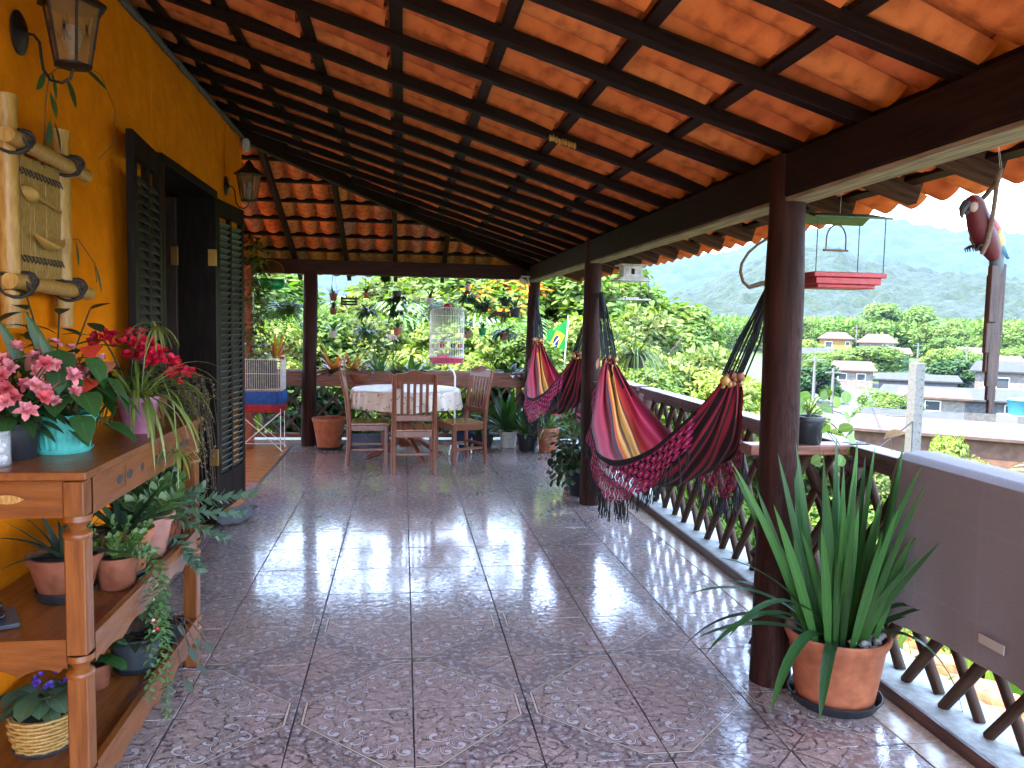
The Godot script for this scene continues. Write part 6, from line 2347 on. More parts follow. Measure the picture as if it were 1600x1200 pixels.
func make_far_plants():
	var g := "pots hanging in the far opening"
	hanging_pot("small brown clay pot, topmost of the stack hanging right of the far post", P(-0.85, 1.76, 9.95), "terracotta_dark", 0.05, 0, g)
	hanging_pot("small brown clay pot, second in the stack hanging right of the far post", P(-0.85, 1.59, 9.95), "terracotta_dark", 0.045, 0, g, 0.12)
	hanging_pot("cream coloured pot, lowest of the stack hanging right of the far post", P(-0.85, 1.31, 9.95), "white_plastic", 0.05, 3, g, 0.2)
	hanging_pot("tiny clay pot, upper one of the two hanging left of the staghorn plant", P(-0.45, 1.80, 9.95), "terracotta", 0.04, 0, g)
	hanging_pot("tiny clay pot, lower one of the two hanging left of the staghorn plant", P(-0.44, 1.58, 9.95), "terracotta", 0.042, 1, g, 0.14)
	hanging_pot("grey pot with hanging leaves below the two tiny clay pots", P(-0.45, 1.31, 9.95), "grey_plastic", 0.05, 1, g, 0.2)
	hanging_pot("clay pot with a red flower hanging below the staghorn plant", P(-0.07, 1.35, 9.95), "terracotta", 0.055, 0, g, 0.3)
	hanging_pot("pale grey pot hanging in front of the yellow green fern", P(0.33, 1.74, 9.9), "white_plastic", 0.048, 0, g)
	hanging_pot("turquoise pot with drooping leaves hanging right of the birdcage hook", P(0.80, 1.76, 9.95), "turquoise", 0.05, 1, g)
	hanging_pot("black pot hanging below the beam, left one of the dark pair near the corner", P(1.01, 1.66, 9.95), "black_plastic", 0.055, 1, g)
	hanging_pot("black pot hanging below the beam, right one of the dark pair near the corner", P(1.27, 1.74, 9.95), "black_plastic", 0.05, 2, g)
	hanging_pot("tall dark grey pot hanging beside the far corner post", P(1.40, 1.60, 9.95), "grey_plastic", 0.075, 3, g)
	hanging_pot("bright green pot hanging right of the birdcage", P(0.99, 1.37, 9.95), "green_plastic", 0.052, 0, g)
	hanging_pot("pinkish clay pot hanging close to the right side of the birdcage", P(0.79, 1.33, 9.98), "terracotta_pink", 0.06, 2, g)
	hanging_pot("pinkish clay pot hanging low beside the far corner post", P(1.26, 1.31, 9.95), "terracotta_pink", 0.058, 1, g)
	# staghorn clump, wooden box, driftwood, hummingbird feeder
	var t := thing("staghorn_plant", "dark hanging staghorn plant with broad drooping leaves in the far opening", "hanging plant", P(-0.08, 1.70, 9.95))
	var b := MB.new()
	for i in 40:
		var a := rf(0, TAU)
		b.col = tone(Color(0.035, 0.075, 0.03), 0.35)
		b.leaf(Vector3(cos(a) * 0.04, rf(-0.1, 0.14), sin(a) * 0.04), spin(a, rf(-0.6, 0.6)), Vector3.UP, rf(0.1, 0.2), rf(0.05, 0.09), rf(0.8, 2.0), 2, 0.15, 5)
	part("leaves", b, mats.leaf, t)
	b = MB.new()
	b.lathe([Vector2(0, 0.1), Vector2(0.05, 0.1), Vector2(0.06, 0.2), Vector2(0.05, 0.2), Vector2(0, 0.14)], 16)
	part("pot", b, mats.black_plastic, t)
	b = MB.new()
	b.tube([Vector3(0, 0.2, 0), Vector3(0, 0.45, 0)], 0.002, 4)
	part("wire", b, mats.black_iron, t)
	t = thing("hanging_wood_box", "dark wooden orchid box hanging beside the small brown pots", "box", P(-0.66, 1.70, 9.98))
	for i in 3:
		b = MB.new()
		for z: float in [-0.07, 0.07]:
			b.box(Vector3(0, 0.02 + i * 0.035, z), Vector3(0.2, 0.022, 0.02), 0.003)
		for x: float in [-0.085, 0.085]:
			b.box(Vector3(x, 0.035 + i * 0.035, 0), Vector3(0.02, 0.018, 0.16), 0.003)
		part("slat", b, mats.dark_wood, t)
	b = MB.new()
	b.tube([Vector3(-0.08, 0.1, 0), Vector3(0, 0.4, 0), Vector3(0.08, 0.1, 0)], 0.002, 4)
	part("wire", b, mats.black_iron, t)
	t = thing("driftwood", "twisted piece of driftwood hanging with roots below the dark pots", "driftwood", P(1.2, 1.62, 9.97))
	b = MB.new()
	b.tube([Vector3(-0.14, -0.04, 0), Vector3(-0.05, 0.03, 0.02), Vector3(0.05, 0.02, 0), Vector3(0.15, -0.02, 0)], [0.015, 0.03, 0.03, 0.01], 8)
	for i in 7:
		var x := rf(-0.1, 0.12)
		b.tube([Vector3(x, 0.02, 0), Vector3(x + rf(-0.03, 0.03), -0.04, rf(-0.03, 0.03)), Vector3(x + rf(-0.05, 0.05), -0.1, rf(-0.03, 0.03))], [0.012, 0.009, 0.004], 6)
	b.tube([Vector3(0, 0.03, 0), Vector3(0, 0.45, 0)], 0.0015, 4)
	part("roots", b, mats.bark, t)
	t = thing("hummingbird_feeder", "small white bottle with red base hanging under the far beam", "bird feeder", P(0.79, 1.88, 9.93))
	b = MB.new()
	b.lathe([Vector2(0, 0), Vector2(0.035, 0), Vector2(0.042, 0.02), Vector2(0.03, 0.04), Vector2(0, 0.045)], 16)
	part("base", b, mats.red_paint, t)
	b = MB.new()
	b.lathe([Vector2(0.012, 0.04), Vector2(0.03, 0.055), Vector2(0.03, 0.12), Vector2(0.015, 0.14), Vector2(0, 0.14)], 16)
	part("bottle", b, mats.white_plastic, t)
	b = MB.new()
	b.lathe([Vector2(0.02, 0.135), Vector2(0.02, 0.155), Vector2(0, 0.16)], 12)
	b.tube([Vector3(0, 0.155, 0), Vector3(0, 0.2, 0)], 0.002, 4)
	part("cap", b, mats.black_iron, t)
	hanging_pot("dark sprig of round leaves trailing from under the far beam", P(-0.22, 2.0, 9.9), "black_plastic", 0.035, 2, "", 0.1)
	fern("large green hanging fern left of the far post", P(-1.42, 1.58, 9.95), 0.30, Color(0.10, 0.22, 0.03))
	fern("wide yellow green hanging fern behind the birdcage", P(0.50, 1.62, 10.15), 0.36, Color(0.24, 0.34, 0.04))
	# the planter trough on the far railing
	var lists := [
		["bromeliad", "orange and pink bromeliad in the trough right of the far post", P(-0.82, 0.88, 9.93), 26, 0.36, 0.05, [Color(0.75, 0.20, 0.05), Color(0.80, 0.35, 0.08), Color(0.62, 0.16, 0.18)], 0.5, 1.4],
		["bromeliad", "orange yellow bromeliad in the trough, next to the pink one", P(-0.62, 0.88, 9.97), 22, 0.34, 0.05, [Color(0.80, 0.42, 0.06), Color(0.72, 0.24, 0.05)], 0.5, 1.4],
		["dark_bromeliad", "dark purple green broad bromeliad at the left of the trough", P(-0.86, 0.86, 9.84), 16, 0.22, 0.07, [Color(0.05, 0.07, 0.05), Color(0.08, 0.05, 0.05)], 0.2, 0.8],
		["striped_plant", "striped spiky plant in a brown bowl fixed on the planter board", P(-0.52, 0.87, 9.86), 40, 0.26, 0.013, [Color(0.34, 0.20, 0.16), Color(0.20, 0.25, 0.12), Color(0.42, 0.36, 0.26)], 0.4, 1.4],
		["red_bromeliad", "red and orange bromeliad leaning over the skirted birdcage", P(-1.50, 1.06, 9.75), 24, 0.30, 0.04, [Color(0.70, 0.10, 0.04), Color(0.78, 0.36, 0.06)], 0.3, 1.4],
		["broad_leaved_lily", "broad bright green lily behind the round table", P(0.12, 0.86, 9.93), 22, 0.34, 0.075, [Color(0.12, 0.26, 0.04), Color(0.08, 0.18, 0.03)], 0.4, 1.2],
		["narrow_leaved_lily", "narrow green strap plant in the trough left of the white flower", P(-0.28, 0.86, 9.95), 30, 0.34, 0.03, [Color(0.12, 0.22, 0.06)], 0.5, 1.4],
		["dark_trough_plant", "dark green leafy plant in the trough by the far corner post", P(1.36, 0.86, 9.9), 26, 0.24, 0.07, [Color(0.035, 0.075, 0.035)], 0.2, 1.2],
		["low_trough_plant", "low dark plant in the trough behind the right chair", P(0.95, 0.86, 9.9), 26, 0.16, 0.05, [Color(0.06, 0.11, 0.045), Color(0.12, 0.17, 0.08)], 0.1, 1.2],
	]
	for q in lists:
		strap_clump(q[1], q[0], q[2], q[3], q[4], q[5], q[6], q[7], q[8], 1 if q[0] != "dark_trough_plant" else 2)
	t = thing("clay_bowl", "round brown clay bowl fixed to the planter board under the striped plant", "bowl", P(-0.52, 0.76, 9.76))
	b = MB.new()
	b.lathe([Vector2(0, 0), Vector2(0.05, 0.006), Vector2(0.095, 0.05), Vector2(0.115, 0.115), Vector2(0.105, 0.115), Vector2(0.08, 0.05), Vector2(0, 0.02)], 24)
	part("bowl", b, mats.terracotta_dark, t)
	t = thing("white_flowering_lily", "stalk of large white flowers rising from the trough left of the table pot", "plant", P(-0.12, 0.86, 9.97))
	b = MB.new()
	b.col = Color(0.10, 0.2, 0.05)
	stem(b, Vector3.ZERO, Vector3(0.0, 0.42, 0), 0.008, 0.0)
	part("stem", b, mats.leaf, t)
	b = MB.new()
	for k in 4:
		flower_head(b, Vector3(-0.06 + 0.04 * k, 0.44 + 0.02 * (k % 2), 0.02), 0.065, Color(0.85, 0.85, 0.72), 8, Vector3(0, 1, 0.4).normalized(), 0.5)
	part("flower_heads", b, mats.petal, t)
	# pots on the floor
	t = thing("large_clay_pot", "large empty terracotta pot on the tiles beside the far post", "pot", P(-0.86, 0.002, 9.52))
	b = MB.new()
	b.lathe([Vector2(0, 0), Vector2(0.13, 0), Vector2(0.135, 0.005), Vector2(0.185, 0.30), Vector2(0.19, 0.305), Vector2(0.2, 0.33), Vector2(0.198, 0.35), Vector2(0.185, 0.35), Vector2(0.18, 0.32), Vector2(0.13, 0.03), Vector2(0, 0.03)], 36)
	var o := part("pot", b, mats.terracotta, t)
	o.position.y = 0.02
	saucer(t, mats.black_plastic, 0.17, 0.035)
	b = MB.new()
	b.lathe([Vector2(0, 0.26), Vector2(0.168, 0.25)], 20)
	part("soil", b, mats.soil, t)
	t = thing("blue_planter", "dark blue rectangular planter box with small plants behind the left chair", "planter", P(-0.40, 0.002, 9.60))
	b = MB.new()
	b.box(Vector3(0, 0.09, 0.085), Vector3(0.5, 0.17, 0.012), 0.004)
	b.box(Vector3(0, 0.09, -0.085), Vector3(0.5, 0.17, 0.012), 0.004)
	b.box(Vector3(-0.244, 0.09, 0), Vector3(0.012, 0.17, 0.16), 0.004)
	b.box(Vector3(0.244, 0.09, 0), Vector3(0.012, 0.17, 0.16), 0.004)
	b.box(Vector3(0, 0.17, 0.09), Vector3(0.52, 0.022, 0.02), 0.004)
	b.box(Vector3(0, 0.01, 0), Vector3(0.48, 0.012, 0.16), 0.004)
	part("box", b, mats.navy_plastic, t)
	b = MB.new()
	b.box(Vector3(0, 0.13, 0), Vector3(0.47, 0.03, 0.155), 0.003)
	part("soil", b, mats.soil, t)
	b = MB.new()
	for i in 70:
		b.col = tone(Color(0.18, 0.26, 0.05), 0.4)
		b.leaf(Vector3(rf(-0.22, 0.22), 0.14, rf(-0.06, 0.06)), spin(rf(0, TAU), rf(0.2, 1.3)), Vector3.UP, rf(0.05, 0.1), 0.03, 0.6, 0, 0.2, 3)
	part("leaves", b, mats.leaf, t)
	strap_clump("white plastic pot with a tall leafy plant near the far corner post", "white_pot_plant", P(1.30, 0.002, 9.6), 34, 0.62, 0.10, [Color(0.04, 0.12, 0.03)], 0.6, 1.45, 2, 0.8, "white_plastic", 0.115, 0.2, "potted plant")
	strap_clump("black plastic pot with a bushy plant next to the white pot by the corner post", "black_pot_plant", P(1.50, 0.002, 9.36), 40, 0.36, 0.05, [Color(0.07, 0.15, 0.04)], 0.4, 1.4, 0, 1.2, "black_plastic", 0.13, 0.2, "potted plant")
	strap_clump("terracotta pot with pale leaves and pink flowers under the far hammock", "clay_pot_plant", P(1.72, 0.002, 9.2), 50, 0.36, 0.02, [Color(0.20, 0.28, 0.08), Color(0.10, 0.2, 0.05)], 0.4, 1.4, 1, 1.6, "terracotta", 0.13, 0.3, "potted plant")
	strap_clump("grassy dark green clump in a black pot between the right chair and the white pot", "grassy_pot_plant", P(0.98, 0.002, 9.6), 160, 0.42, 0.014, [Color(0.06, 0.14, 0.03), Color(0.12, 0.22, 0.05)], 0.4, 1.5, 4, 1.6, "black_plastic", 0.14, 0.16, "potted plant")
	strap_clump("dark pot with grassy leaves behind the birdcage stand", "dark_pot_plant", P(0.74, 0.002, 9.62), 60, 0.3, 0.02, [Color(0.05, 0.11, 0.03)], 0.4, 1.4, 1, 1.2, "navy_plastic", 0.12, 0.2, "potted plant")
	strap_clump("low palm like plant behind the left chair inside the far railing", "low_palm_plant", P(-0.55, 0.002, 9.68), 30, 0.5, 0.03, [Color(0.08, 0.17, 0.04)], 0.5, 1.4, 1, 1.4, "terracotta_dark", 0.1, 0.15, "potted plant")
	# plants under the far hammock and by the middle post
	t = thing("dark_bushy_plant", "dark bushy plant with rounded leaves at the foot of the middle post", "potted plant", P(1.60, 0.002, 6.86))
	pot(t, mats.black_plastic, 0.11, 0.14, 0.22, 0.008)
	b = MB.new()
	for i in 330:
		var u := Vector3(rf(-1, 1), rf(-1, 1), rf(-1, 1)).normalized() * sqrt(rng.randf())
		b.col = tone(Color(0.035, 0.075, 0.025), 0.45)
		b.leaf(Vector3(u.x * 0.30 - 0.06, 0.36 + u.y * 0.30, u.z * 0.26), u + Vector3(rf(-0.6, 0.6), -0.35, rf(-0.6, 0.6)), Vector3.UP, rf(0.05, 0.09), rf(0.04, 0.065), 0.6, 3, 0.15, 4)
	part("leaves", b, mats.leaf, t)
	b = MB.new()
	b.col = Color(0.10, 0.08, 0.04)
	for i in 14:
		var a := rf(0, TAU)
		stem(b, Vector3(0, 0.18, 0), Vector3(cos(a) * 0.22, rf(0.25, 0.55), sin(a) * 0.2), 0.004, 0.03, 4)
	part("stems", b, mats.dull_leaf, t)
	t = thing("pink_flower_bush", "leafy plant with small pink flowers beyond the middle post under the far hammock", "potted plant", P(1.68, 0.002, 7.5))
	pot(t, mats.terracotta, 0.10, 0.13, 0.24, 0.01)
	b = MB.new()
	for i in 180:
		var u := Vector3(rf(-1, 1), rf(-1, 1), rf(-1, 1)).normalized() * sqrt(rng.randf())
		b.col = tone(Color(0.12, 0.21, 0.06), 0.4)
		b.leaf(Vector3(u.x * 0.24, 0.42 + u.y * 0.2, u.z * 0.24), u + Vector3(0, 0.3, 0), Vector3.UP, rf(0.05, 0.12), rf(0.015, 0.03), 0.8, 0, 0.2, 4)
	part("leaves", b, mats.leaf, t)
	b = MB.new()
	for i in 9:
		flower_head(b, Vector3(rf(-0.2, 0.1), rf(0.55, 0.66), rf(-0.15, 0.2)), 0.03, Color(0.75, 0.16, 0.22), 5)
	part("flower_heads", b, mats.petal, t)
	t = thing("hanging_spider_plant", "grassy pale spider plant hanging in a grey pot over the railing behind the near hammock", "hanging pot", P(2.10, 1.14, 6.98))
	pot(t, mats.grey_plastic, 0.07, 0.10, 0.13, 0.006)
	b = MB.new()
	for i in 150:
		var a := rf(0, TAU)
		b.col = tone(Color(0.26, 0.34, 0.10), 0.35)
		b.leaf(Vector3(cos(a) * 0.04, 0.12, sin(a) * 0.04), spin(a, rf(0.1, 1.3)), Vector3.UP, rf(0.2, 0.38), 0.012, rf(1.6, 3.2), 1, 0.3, 6)
	part("leaves", b, mats.leaf, t)
	b = MB.new()
	for k in 3:
		var a := TAU * k / 3.0
		b.tube([Vector3(cos(a) * 0.1, 0.13, sin(a) * 0.1), Vector3(0, 0.5, 0), Vector3(0, 0.85, 0)], 0.0015, 4, false)
	part("wires", b, mats.black_iron, t)
	t = thing("post_orchid", "small orchid tied to the middle post beside the near hammock", "plant", P(1.60, 1.02, 6.42))
	b = MB.new()
	for i in 14:
		b.col = tone(Color(0.10, 0.18, 0.05), 0.3)
		b.leaf(Vector3(0.06, 0, 0.05), spin(rf(0, TAU), rf(-0.6, 0.8)), Vector3.UP, rf(0.06, 0.12), 0.03, 0.8, 0, 0.2, 4)
	b.col = Color(0.72, 0.30, 0.22)
	b.leaf(Vector3(-0.02, 0.14, 0.085), Vector3(0.1, 1, 0), Vector3(0, 0, 1), 0.09, 0.03, 0.1, 0, 0.2, 4)
	part("leaves", b, mats.leaf, t)
	# the vine at the orange column
	t = thing("orange_column", "orange brown column behind the vine at the end of the house", "post", P(-1.80, 0, 9.62))
	b = MB.new()
	b.box(Vector3(0, 1.07, 0), Vector3(0.12, 2.14, 0.12), 0.008)
	part("column", b, mats.terracotta_dark, t)
	t = thing("climbing_vine", "light green vine climbing the orange column from rail to roof", "vine", P(-1.66, 0, 9.45))
	b = MB.new()
	var st := MB.new()
	st.col = Color(0.14, 0.11, 0.05)
	for i in 4:
		var path := []
		for k in 12:
			path.append(Vector3(0.05 * sin(k * 1.3 + i * 2.0), 0.55 + k * 0.19, 0.05 * cos(k * 1.1 + i)))
		st.tube(path, 0.004, 5, false)
	for i in 760:
		var y := rf(0.55, 2.75)
		var a := rf(0, TAU)
		b.col = tone(Color(0.16, 0.27, 0.05) if rng.randf() < 0.6 else Color(0.07, 0.16, 0.03), 0.4)
		b.leaf(Vector3(cos(a) * rf(0.02, 0.2) * (1.0 + 0.4 * sin(y * 5.0)), y, sin(a) * 0.1), Vector3(cos(a), rf(-0.8, 0.3), sin(a) + 0.3), Vector3.UP, rf(0.05, 0.09), rf(0.035, 0.06), 0.5, 2, 0.15, 3)
	part("leaves", b, mats.leaf, t)
	part("stems", st, mats.dull_leaf, t)

# ---------------------------------------------------------------- trees and shrubs
func leaf_clump(kind: int, sd: int) -> ArrayMesh:
	rng.seed = sd
	var b := MB.new()
	var n: int = [9, 8, 14, 10, 7][kind]
	for i in n:
		var k := rf(0.75, 1.3)
		b.col = Color(k, k * rf(0.92, 1.05), k * rf(0.8, 1.1))
		var o := Vector3(rf(-1, 1), rf(-0.6, 1), rf(-1, 1)).normalized()
		match kind:
			0: b.leaf(o * rf(0.0, 0.12), o, Vector3(rf(-0.4, 0.4), 1, rf(-0.4, 0.4)), rf(0.075, 0.125), rf(0.036, 0.056), rf(0.3, 1.1), 0, 0.2, 3)
			1: b.leaf(o * rf(0.0, 0.08), o, Vector3(0.2, 1, 0.1), rf(0.09, 0.15), rf(0.035, 0.055), rf(0.4, 1.4), 0, 0.25, 3)
			2: b.leaf(o * rf(0.0, 0.2), o, Vector3(rf(-0.6, 0.6), 1, rf(-0.6, 0.6)), rf(0.07, 0.12), rf(0.04, 0.06), rf(0.1, 0.6), 0, 0.1, 2)
			3: b.leaf(o * rf(0.0, 0.06), (o + Vector3.UP * 0.6).normalized(), Vector3.UP, rf(0.28, 0.46), 0.035, rf(0.8, 2.0), 1, 0.2, 5)
			4: b.leaf(o * rf(0.0, 0.1), o, Vector3(rf(-0.5, 0.5), 1, rf(-0.5, 0.5)), rf(0.10, 0.17), rf(0.08, 0.13), rf(0.2, 0.8), 3, 0.15, 3)
	return b.mesh()

func crown(sd: int, kind: int, n: int, lobes: int, flat := 1.0, flower := 0.0) -> MultiMesh:
	# leaf clumps on the skins of overlapping lobes, about one metre in radius round (0, 1, 0)
	var mm := MultiMesh.new()
	mm.transform_format = MultiMesh.TRANSFORM_3D
	mm.use_colors = true
	mm.mesh = leaf_clump(kind, sd)
	rng.seed = sd + 1
	var ls := []
	for i in lobes:
		var o := Vector3(rf(-1, 1), rf(-0.8, 1), rf(-1, 1)).normalized()
		ls.append([Vector3(o.x * 0.62, 1.0 + o.y * 0.55 * flat, o.z * 0.62), rf(0.26, 0.48)])
	mm.instance_count = n
	for i in n:
		var l: Array = ls[rng.randi() % lobes]
		var o := Vector3(rf(-1, 1), rf(-0.75, 1), rf(-1, 1)).normalized()
		var p: Vector3 = (l[0] as Vector3) + o * (l[1] as float) * pow(rng.randf(), 0.28) * Vector3(1, 0.8 * flat, 1)
		var s := rf(0.6, 1.25)
		var up := (o + Vector3(rf(-0.5, 0.5), rf(0, 0.8), rf(-0.5, 0.5))).normalized()
		var side := up.cross(Vector3(rf(-1, 1), 0.1, rf(-1, 1))).normalized()
		mm.set_instance_transform(i, Transform3D(Basis(side * s, up * s, side.cross(up) * s), p))
		var k := rf(0.72, 1.25)
		var c := Color(k * rf(0.85, 1.2), k, k * rf(0.7, 1.1))
		if flower > 0.0 and o.y > 0.1 and rng.randf() < flower:
			c = Color(9.0, 1.4, 0.6) * rf(0.7, 1.2)
		mm.set_instance_color(i, c)
	return mm

func foliage(key: String, c: Color, glow := 0.8) -> StandardMaterial3D:
	var m := M("foliage_" + key, c.linear_to_srgb(), 0.7)
	m.metallic_specular = 0.3
	m.vertex_color_use_as_albedo = true
	m.backlight_enabled = true
	m.backlight = Color(0.9, 1.0, 0.35) * glow
	return m

func trunk_mesh(h: float, r: float, sd: int) -> ArrayMesh:
	rng.seed = sd
	var b := MB.new()
	var path := []
	var rad := []
	for i in 7:
		var t := i / 6.0
		path.append(Vector3(0.08 * sin(t * 3.0 + sd), t * h, 0.07 * cos(t * 2.5 + sd)) )
		rad.append(r * (1.15 - 0.6 * t))
	b.tube(path, rad, 9)
	for i in 7:
		var a := i * 2.4
		var s: Vector3 = path[3 + i % 3]
		var e := s + Vector3(cos(a) * rf(0.22, 0.42), rf(0.2, 0.45), sin(a) * rf(0.22, 0.42))
		b.tube([s, s.lerp(e, 0.5) + Vector3(0, -0.04, 0), e, e + Vector3(cos(a) * 0.15, 0.2, sin(a) * 0.15)], [r * 0.5, r * 0.36, r * 0.22, r * 0.08], 6)
	return b.mesh()

# size: half width, height of the crown, bare trunk
func tree(called: String, label: String, kind: String, x: float, d: float, half: float, tall: float, bare := 0.4, category := "shrub", group := "", y0 = null):
	var k: Dictionary = tree_kinds[kind]
	var base: float = ground_at(x, d) if y0 == null else y0
	var t := thing(called, label, category, P(x, base - 0.05, d), group)
	var tr := put("trunk", k.trunk, mats.bark, t, Transform3D(Basis.from_scale(Vector3(half * 0.8, (bare + tall * 0.6) / 1.6, half * 0.8)), Vector3.ZERO))
	var mi := MultiMeshInstance3D.new()
	mi.name = "crown"
	mi.multimesh = k.crown
	mi.material_override = k.mat
	mi.set_meta("kind", "stuff")
	t.add_child(mi)
	mi.transform = Transform3D(Basis.from_scale(Vector3(half, tall * 0.5, half)), Vector3(0, bare - tall * 0.02, 0))
	t.rotation.y = fmod(absf(x * 7.3 + d * 3.1), TAU)
	return t

func make_garden():
	var kinds := [
		["yellow", 1, 1900, 12, Color(0.20, 0.26, 0.065), 0.9, 0.0],
		["lime", 0, 2000, 12, Color(0.13, 0.20, 0.05), 0.9, 0.0],
		["mid", 0, 2000, 12, Color(0.11, 0.19, 0.045), 0.9, 0.0],
		["dark", 4, 950, 8, Color(0.03, 0.07, 0.022), 0.6, 0.0],
		["feather", 2, 2200, 10, Color(0.17, 0.22, 0.085), 0.9, 0.0],
		["blade", 3, 260, 6, Color(0.15, 0.24, 0.045), 0.9, 0.0],
		["flame", 0, 2000, 9, Color(0.13, 0.21, 0.045), 0.9, 0.16],
	]
	for i in kinds.size():
		var q: Array = kinds[i]
		tree_kinds[q[0]] = {"crown": crown(200 + i * 11, q[1], q[2], q[3], 1.0, q[6]), "mat": foliage(q[0], q[4], q[5]), "trunk": trunk_mesh(1.6, 0.07, 300 + i)}
	rng.seed = 77
	var g := "shrubs in the garden beyond the far railing"
	# name, label, kind, x, d, half width, height, bare stem
	var list := [
		["garden_shrub", "yellow leaved shrub behind the skirted birdcage", "yellow", -2.0, 11.6, 0.9, 1.9, 0.1],
		["garden_shrub", "dark shrub low behind the far railing at the left", "dark", -1.3, 11.1, 0.7, 1.2, 0.0],
		["garden_shrub", "green shrub seen between the far post and the terracotta pot", "mid", -0.6, 11.4, 0.8, 1.4, 0.0],
		["garden_shrub", "leafy green shrub behind the orange bromeliads", "mid", -0.9, 12.4, 1.1, 2.0, 0.2],
		["garden_shrub", "feathery grey green shrub behind the staghorn plant", "feather", -0.2, 12.8, 1.2, 2.2, 0.2],
		["garden_shrub", "blade leaved clump behind the table pot", "blade", 0.1, 11.2, 0.7, 1.4, 0.0],
		["garden_shrub", "yellow green shrub behind the birdcage tray", "yellow", 0.7, 11.9, 1.0, 1.9, 0.1],
		["garden_shrub", "mid green shrub behind the bright green pot", "mid", 1.3, 12.2, 0.9, 1.9, 0.2],
		["garden_shrub", "leafy green shrub behind the far corner post", "mid", 1.9, 12.0, 1.0, 1.9, 0.1],
		["garden_shrub", "bright lime shrub seen through the far lattice at the right", "lime", 1.35, 12.2, 0.7, 0.8, 0.0],
		["garden_shrub", "yellow shrub seen through the far lattice behind the right chair", "yellow", 0.6, 12.9, 0.6, 0.8, 0.0],
		["garden_shrub", "dark green shrub seen through the far lattice under the table", "dark", -0.3, 11.4, 0.5, 0.7, 0.0],
		["garden_shrub", "yellow shrub behind the flag pole", "yellow", 3.2, 12.6, 1.1, 2.1, 0.1],
		["garden_shrub", "lime shrub behind the far hammock", "lime", 3.1, 10.6, 0.9, 1.7, 0.0],
		["garden_shrub", "feathery shrub right of the flag", "feather", 4.1, 12.4, 1.3, 2.4, 0.3],
	]
	for q in list:
		tree(q[0], q[1], q[2], q[3], q[4], q[5], q[6], q[7], "shrub", g)
	g = "trees behind the garden"
	list = [
		["garden_tree", "feathery tree filling the sky behind the staghorn plant", "feather", -0.9, 15.5, 2.2, 2.5, 0.3],
		["garden_tree", "broad tree behind the hanging green cage", "mid", -3.2, 14.5, 2.2, 2.5, 0.3],
		["garden_tree", "dark green tree behind the shrubs left of the birdcage", "mid", 0.9, 16.5, 2.0, 2.6, 0.3],
		["garden_tree", "orange flowered tree above the bright green hanging pot", "flame", 2.4, 15.5, 2.0, 2.5, 0.3],
		["garden_tree", "broad green tree between the far corner post and the middle post", "mid", 4.2, 16.5, 2.2, 3.0, 0.4],
		["garden_tree", "orange flowering tree above the flag", "flame", 3.2, 18.5, 2.2, 3.2, 0.4],
		["garden_tree", "lime tree right of the middle post under the birdhouse", "lime", 5.6, 17.5, 1.9, 3.0, 0.3],
		["garden_tree", "tall dark tree behind the birdhouse", "mid", 5.8, 21.0, 1.7, 3.6, 0.5],
		["garden_tree", "orange flowering tree at the right end of the green skyline", "flame", 7.1, 20.9, 1.9, 3.1, 0.4],
		["garden_tree", "round grey green tree standing right of the orange flowering tree", "feather", 8.7, 22.8, 1.25, 3.1, 0.6],
		["garden_tree", "low lime tree below the orange flowering tree", "lime", 7.6, 17.0, 1.5, 2.4, 0.2],
	]
	for q in list:
		tree(q[0], q[1], q[2], q[3], q[4], q[5], q[6], q[7], "tree", g)
	g = "shrubs on the bank below the right railing"
	list = [
		["bank_shrub", "bright yellow green shrub behind the left half of the near hammock", "yellow", 4.4, 11.0, 1.1, 1.9, 0.1],
		["bank_shrub", "feathery pale shrub behind the middle of the near hammock", "feather", 5.5, 12.2, 1.3, 2.1, 0.2],
		["bank_shrub", "pale shrub left of the near hammock's right cords", "feather", 6.4, 12.4, 1.2, 2.1, 0.1],
		["bank_shrub", "lime shrub behind the railing between the hammock and the near post", "lime", 6.0, 9.4, 1.2, 3.0, 0.1],
		["bank_shrub", "pale feathery shrub beyond the right cords of the near hammock", "feather", 7.8, 13.2, 1.2, 2.3, 0.2],
		["bank_shrub", "lime shrub seen through the lattice below the far end of the near hammock", "lime", 3.5, 7.6, 0.9, 2.9, 0.0],
		["bank_shrub", "yellow shrub seen through the lattice right below the hammock", "yellow", 3.9, 6.0, 0.9, 2.5, 0.0],
		["bank_shrub", "blade leaved clump seen through the lattice next to the near post", "blade", 3.5, 5.2, 0.8, 2.4, 0.0],
		["bank_shrub", "lime shrub seen through the cross railing", "lime", 4.5, 5.0, 0.9, 2.4, 0.0],
		["bank_shrub", "dark shrub low through the lattice beside the orchid pot", "mid", 4.9, 3.8, 0.8, 2.2, 0.0],
		["bank_shrub", "blade leaved clump below the towel", "blade", 4.6, 3.0, 0.7, 1.9, 0.0],
		["bank_shrub", "lime shrub between the tiled lower roof and the village", "lime", 7.0, 7.4, 1.2, 2.2, 0.0],
		["bank_shrub", "broad dark shrub on the bank below the village", "mid", 10.0, 11.0, 1.6, 2.6, 0.0],
		["bank_shrub", "small leafy shrub at the foot of the concrete pole", "mid", 13.4, 17.2, 1.0, 2.4, 0.3],
		["bank_shrub", "slender shrub right of the concrete pole", "yellow", 16.0, 21.0, 1.0, 3.2, 0.4],
	]
	for q in list:
		tree(q[0], q[1], q[2], q[3], q[4], q[5], q[6], q[7], "shrub", g)
	palm("garden palm with arching fronds behind the two tiny clay pots", P(-0.5, ground_at(-0.5, 13.4), 13.4), 1.9, 1.5, "palm")
	palm("garden palm with arching fronds behind the tall dark grey hanging pot", P(1.7, ground_at(1.7, 13.2), 13.2), 1.8, 1.4, "palm")
